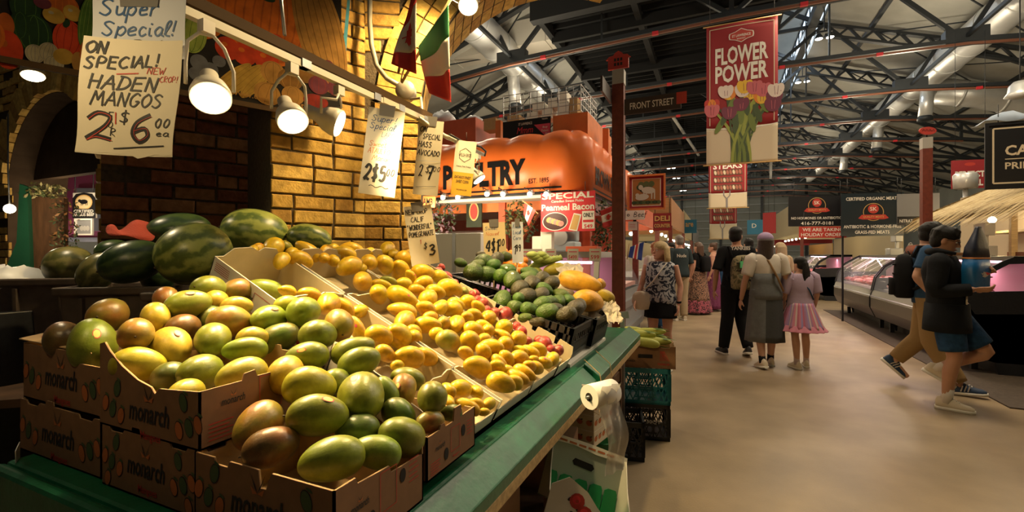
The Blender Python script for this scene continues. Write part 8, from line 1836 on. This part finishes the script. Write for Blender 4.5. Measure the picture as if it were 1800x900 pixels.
# things on the cases and the back wall of the butchers
for k, (y, x, s, m, lb) in enumerate(((8.7, 3.45, (.25, .3, .36), m_tile, 'white weighing scale on the nearest meat case beside the bag'), (12.0, 3.4, (.22, .3, .35), m_steel, 'steel weighing scale on the second meat case'), (9.6, 3.5, (.3, .5, .12), m_kraft, 'low brown carton on the nearest meat case'))):
    t = thing('weighing_scale' if k < 2 else 'flat_carton', lb, 'scale' if k < 2 else 'box', (x, y, 1.37)); b = MB(); b.b2((x - s[0] / 2, y - s[1] / 2, 1.37), (x + s[0] / 2, y + s[1] / 2, 1.37 + s[2] * .4), m); b.build('base', t, bevel=.01)
    if k < 2: b = MB(); b.b2((x + .02, y - .03, 1.37), (x + .08, y + .03, 1.37 + s[2]), m); b.b2((x - .02, y - s[1] / 2, 1.37 + s[2] * .8), (x + .1, y + s[1] / 2, 1.37 + s[2] * 1.3), m); b.build('display', t, bevel=.01)
m_ply = mat('pale back wall', (.50, .40, .26), .7)
t = thing('butcher_stall', 'pale back wall and shelves of the butcher stall under the thatched roof', 'stall', (4.9, 9, 0)); bx('back_wall', (5.2, 6.0, 0), (5.3, 14, 2.7), m_ply, t); bx('shelf', (4.75, 6.2, 1.78), (5.2, 12, 1.82), m_wood, t); bx('worktop', (4.5, 6.2, .9), (5.2, 13, .95), m_steel, t)
for k, yy in enumerate((7.2, 9.2, 11.2)): light('POINT', (4.6, yy, 1.95), 24, (1, .74, .38), .12); b = MB(); b.sph((4.6, yy, 2.02), .06, m_bulb, 12, 8); b.build('bulb', t)
for k, (y, zz, s, m) in enumerate(((8.3, .95, (.4, .55, .5), m_white), (9.0, .95, (.4, .5, .42), m_white), (9.7, .95, (.4, .55, .34), m_white), (10.6, .95, (.4, .5, .48), mat('brown paper bundles', (.24, .10, .05), .8)), (8.0, 1.82, (.3, .4, .2), m_white), (9.2, 1.82, (.3, .5, .22), m_white))): cbox('supply_box', 'box at the back of the butcher stall, %s' % ('tallest white on the worktop', 'middle white on the worktop', 'low white on the worktop', 'brown bundle on the worktop', 'white on the shelf, nearer', 'white on the shelf, farther')[k], (4.85, y, zz), s, m, 'box', 'boxes at the butcher stall')
t = thing('thatched_roof', 'straw thatch canopy over the butcher stall on the right', 'canopy', (4, 8, 2)); r = random.Random(6); m_str = [mat('straw %d' % k, c_, .8) for k, c_ in enumerate(((.50, .38, .18), (.40, .28, .12), (.60, .48, .26), (.28, .19, .08)))]
b = MB(); b.prism([(3.35, 1.98), (4.7, 2.62), (4.7, 2.56), (3.35, 1.92)], 5.2, lambda u, v, h=0: V((u, 5.6 + h, v)), m_str[3]); b.build('boards', t); b = MB()
for row in range(7):
    for k in range(190):
        y = 5.6 + 5.3 * k / 190 + r.uniform(-.03, .03); q = (row + r.uniform(-.3, .3)) / 7; x = 3.45 + 1.25 * q; z = 2.03 + .64 * q; L = r.uniform(.28, .42); dx = L * .88; wv = r.uniform(.010, .022); sl = r.uniform(-.09, .09)
        b.add([(x, y - wv, z + .03), (x, y + wv, z + .035), (x - dx, y + sl + wv * .4, z - L * (.42 + (.25 if row == 0 else 0)) + .02), (x - dx, y + sl - wv * .4, z - L * (.42 + (.25 if row == 0 else 0)) + .02)], [(0, 1, 2, 3)], r.choice(m_str[:3] if row else m_str))
for k in range(120):
    q = r.random(); x = 3.35 + 1.3 * q; z = 2.0 + .64 * q; yy = 10.8; b.add([(x - .02, yy, z + .04), (x + .02, yy, z + .04), (x + r.uniform(-.1, .1), yy + r.uniform(.1, .25), z - .15)], [(0, 1, 2)], r.choice(m_str))
b.build('thatch', t, fix=False)
for yy in (5.8, 10.6): bx('post', (4.6, yy, 0), (4.68, yy + .08, 2.6), m_wood, t)
def prime(g, fr, w, h):
    for q in (((.05, .05), (.05, .95)), ((.05, .95), (.97, .95)), ((.05, .05), (.97, .05))): g.ribbon([(q[0][0] * w, q[0][1] * h), (q[1][0] * w, q[1][1] * h)], .022, fr, m_bcr)
    put(g, 'CA', w * .17, h * .58, h * .17, m_bcr, fr, w * .24, .03, align='l'); g.ribbon([(w * .17, h * .44), (w * .95, h * .44)], .012, fr, m_bcr); put(g, 'PRIME', w * .17, h * .33, h * .11, m_bcr, fr, w * .34, .02, align='l'); g.disc(w * .62, h * .2, .05, .05, fr, m_conc)
c = W(1786, 270, 6.3); board('butcher_sign', 'black framed sign with cream lettering above the thatch at the right edge', (c.x + .28, c.y + .12, c.z), 1.05, .86, R(2), m_blk, prime, 'sign', m_blk)
b = MB(); c = W(1785, 207, 6.35); r = random.Random(2); n = 8; vs = [V((c.x - .32 + .9 * i / n, c.y + .1 * j, c.z - .02 + (.16 * math.sin(math.pi * min(1, i / 5)) if j in (1, 2, 3) else .0) + r.uniform(-.02, .02))) for j in range(5) for i in range(n + 1)]
b.add(vs, [(j * (n + 1) + i, j * (n + 1) + i + 1, (j + 1) * (n + 1) + i + 1, (j + 1) * (n + 1) + i) for j in range(4) for i in range(n)], mat('blue white tarp', (.36, .44, .56), .5), True); o = b.build('tarpaulin', None, True, 0, False); o.modifiers.new('t', 'SOLIDIFY').thickness = .004; tag(o, 'pale blue tarpaulin folded on top of the black butcher sign', 'tarpaulin')
def sk(g, fr, w, h, cx_, cy_, s):
    g.disc(cx_, cy_ + .02 * s, .23 * s, .23 * s, fr, m_gold, .001, 28); g.disc(cx_, cy_ + .02 * s, .215 * s, .215 * s, fr, m_blk, .0014, 28); g.disc(cx_, cy_ + .1 * s, .12 * s, .12 * s, fr, m_sredd, .002, 24); put(g, 'SK', cx_, cy_ + .1 * s, .1 * s, m_off, fr, None, .01, .003)
    g.flat([(cx_ - .34 * s, cy_ - .14 * s), (cx_ - .26 * s, cy_ - .05 * s), (cx_ + .26 * s, cy_ - .05 * s), (cx_ + .34 * s, cy_ - .14 * s), (cx_ + .24 * s, cy_ - .17 * s), (cx_ - .24 * s, cy_ - .17 * s)], fr, m_sredd, .0024); put(g, 'QUALITY MEATS', cx_, cy_ - .11 * s, .062 * s, m_gold, fr, .46 * s, .01, .0034)
def sk1(g, fr, w, h): sk(g, fr, w, h, w * .5, h * .66, h * 1.15); put(g, 'NO HORMONES OR ANTIBIOTICS', w * .5, h * .27, h * .085, m_off, fr, w * .9, .015); put(g, '416-777-0181', w * .5, h * .10, h * .11, m_off, fr, w * .56, .015)
def sk2(g, fr, w, h): sk(g, fr, w, h, w * .52, h * .54, h * .9); put(g, 'CERTIFIED ORGANIC MEATS', w * .5, h * .87, h * .075, m_off, fr, w * .84, .015); put(g, 'ANTIBIOTIC & HORMONE-FREE', w * .5, h * .22, h * .075, m_off, fr, w * .92, .015); put(g, 'GRASS-FED MEATS', w * .5, h * .09, h * .075, m_off, fr, w * .55, .015)
m_blk2 = mat('sign blue black', (.014, .024, .032), .3)
c = W(1436, 371, 9.6); board('meat_sign', 'black hanging meat sign with a telephone number, left of the pair', c, 1.10, .64, R(14), m_blk, sk1)
c = W(1446, 408, 9.58); board('meat_sign', 'red strip sign under the left black sign about holiday orders', c, .90, .24, R(14), m_sredd, lambda g, fr, w, h: (put(g, 'WE ARE TAKING', w * .5, h * .72, h * .3, m_off, fr, w * .86, .02), put(g, 'HOLIDAY ORDERS', w * .5, h * .28, h * .3, m_off, fr, w * .92, .02)))
c = W(1533, 377, 9.1); board('meat_sign', 'blue black hanging sign about certified organic meats, right of the pair', c, 1.08, .86, R(10), m_blk2, sk2)
c = W(1614, 368, 8.9); board('meat_sign', 'greyish hanging sign partly hidden behind the right red post', c, .70, .62, R(10), m_gryb, lambda g, fr, w, h: (g.flat([(0, 0), (w, 0), (w, h * .28), (0, h * .28)], fr, m_blk, .001), put(g, 'NITRATE & HO', w * .36, h * .14, h * .1, m_off, fr, w * .6, .01, .002)))
p = W(1481, HOR, 9.45); t = thing('sign_pole', 'thin black pole between the two black meat signs', 'pole', (p.x, p.y, 0)); bx('pole', (p.x - .017, p.y - .017, 0), (p.x + .017, p.y + .017, 2.6), m_blk, t)
c = W(1705, 306, 11.5); board('hanging_sign', 'small red banner reading Perfect Meal beyond the thatch', c, .76, .72, R(8), m_ban, lambda g, fr, w, h: (put(g, 'PERFECT', w * .5, h * .5, h * .22, m_off, fr, w * .8, .04), put(g, 'MEAL', w * .6, h * .2, h * .22, m_off, fr, w * .5, .04), g.disc(w * .5, h * .85, w * .15, h * .06, fr, m_sredd)))
t = thing('vent_cowl', 'pale cylinder vent in front of the small red banner', 'vent', W(1697, 330, 11.0)); c = W(1697, 318, 11.0); b = MB(); b.lathe([(.22, -.18), (.23, .14), (.2, .18), (.01, .19)], m_duct, 20, M.Translation(c)); b.build('body', t); b = MB(); b.tube([c - UP * .15, (c.x, c.y, .0)], .05, m_duct, 10); b.build('pipe', t)
# hanging ceramic-like lamp far right
t = thing('pendant_lamp', 'white pendant lamp in the roof at the far right edge', 'lamp', W(1793, 158, 11)); c = W(1793, 158, 11); b = MB(); b.lathe([(.12, .2), (.2, .1), (.22, -.05), (.28, -.15), (.12, -.2), (.02, -.22)], m_duct, 20, M.Translation(c)); b.build('shade', t); b = MB(); b.tube([c + UP * .2, c + UP * 2.2], .012, m_black, 6); b.build('cord', t)
# ================================================================== beyond the archway at far left
m_tarp = mat('green tarp', (.02, .12, .06), .5, bump=.8, bscale=9); m_pan = mat('stained wood panel', (.13, .06, .025), .6, var=.4, scale=7, stretch=(5, 5, 1)); m_pinkw = mat('magenta fascia', (.28, .05, .10), .5)
c = W(82, 470, 3.3); fr = Fr(W(44, 620, 3.3), RIGHT + FWD * .1, UP); t = thing('stall_screen', 'stained wood screen with green tarp and leafy valance at far left', 'screen', c); sw = 62 / 800 * 3.3
b = MB(); b.prism([(0, 0), (sw, 0), (sw, 1.13), (0, 1.13)], -.04, fr, m_pan); b.build('panel', t)
b = MB(); b.prism([(-.16, 0), (.03, 0), (.06, .6), (.04, 1.2), (-.01, 1.22), (-.03, .8), (-.16, .45)], .03, fr, m_tarp); b.build('tarp', t)
wv = wreath('leafy printed valance on top of the stained wood screen', fr(sw * .55, 1.17, .02), .24, .05, 8, [mgl[1], mgl[3], mat('valance cream', (.42, .36, .16), .7)]); wreath('leafy printed strip down the right of the stained wood screen', fr(sw * 1.10, .8, .02), .03, .34, 9, [mgl[1], mgl[0], m_dorn])
def cab(g, fr, w, h):
    g.prism([(w * .0, 0), (w, 0), (w, h * .78), (w * .85, h * .95), (w * .5, h), (w * .15, h * .95), (0, h * .78)], .004, fr, m_blk); g.disc(w * .5, h * .62, w * .38, h * .3, fr, m_gold, .005); g.disc(w * .5, h * .62, w * .34, h * .26, fr, m_papy, .0056); g.disc(w * .5, h * .64, w * .18, h * .09, fr, m_blk, .0064); g.disc(w * .32, h * .68, w * .07, h * .06, fr, m_blk, .0066)
    for x in (.38, .44, .58, .64): g.flat([(w * x, h * .5), (w * (x + .03), h * .5), (w * (x + .03), h * .62), (w * x, h * .62)], fr, m_blk, .0068)
    g.flat([(0, h * .05), (w, h * .05), (w, h * .36), (0, h * .36)], fr, m_blk, .0062); put(g, 'CERTIFIED', w * .5, h * .27, h * .12, m_off, fr, w * .86, .02, .0074); put(g, 'ANGUS BEEF', w * .5, h * .13, h * .12, m_off, fr, w * .92, .02, .0074)
c = W(148, 361, 5.4); board('beef_sign', 'black and gold certified beef sign with a cow beyond the archway', c, .30, .30, AZC - .1, m_white, cab)
c = W(149, 399, 5.35); board('framed_picture', 'small framed grey photograph below the beef sign', c, .20, .16, AZC - .1, m_gryb, lambda g, fr, w, h: [g.disc(w * (.3 + .2 * k), h * .4, w * .12, h * .2, fr, m_conc, .001 + .0004 * k, 10) for k in range(3)], 'picture', m_white)
t = thing('meat_stall', 'pink and white stall glimpsed through the archway at far left', 'stall', W(90, 400, 6.5)); fr = Fr(W(-40, 700, 6.4), RIGHT, UP); b = MB(); b.prism([(0, 0), (2.2, 0), (2.2, 1.3), (0, 1.3)], -.05, fr, m_tile); b.build('counter_wall', t); b = MB(); b.prism([(0, 2.25), (2.2, 2.25), (2.2, 3.3), (0, 3.3)], -.05, fr, m_pinkw); b.build('fascia', t)
for k, (x, w_) in enumerate(((.55, .28), (1.0, .2), (1.42, .34))): b = MB(); b.prism([(x, 2.35), (x + w_, 2.35), (x + w_, 2.95), (x, 2.95)], .03, fr, (m_tile, m_blk, m_gryb)[k]); b.build('hanging_panel', t)
b = MB(); b.prism([(0, 2.2), (2.2, 2.2), (2.2, 2.26), (0, 2.26)], .03, fr, m_steel); b.sph(fr(.45, 2.0, .1), .05, m_bulb, 10, 6); b.build('lamp_rail', t); light('POINT', fr(1.2, 2.0, .5), 30, (1, .85, .8), .2); light('POINT', W(110, 372, 5.0), 12, (1, .8, .55), .15); bl = thing('bare_bulb', 'bright bare bulb beside the green tarp at far left', 'lamp', W(17, 367, 3.0)); b = MB(); b.sph(W(17, 367, 3.0), .03, m_bulb, 12, 8); b.build('bulb', bl); b = MB(); b.tube([W(17, 367, 3.0), W(14, 300, 3.0), W(14, 200, 3.05)], .005, m_black, 6); b.build('cord', bl); light('POINT', W(30, 372, 2.85), 7, (1, .8, .5), .05)
bagblob('crumpled white carrier bag lying behind the far left cartons', W(12, 530, 1.9), (.11, .12, .07), 11, m_wbag); cbox('storage_box', 'dark box under the white carrier bag at far left', (*W(10, 640, 1.95).xy, .55), (.5, .4, .62), m_caseb)
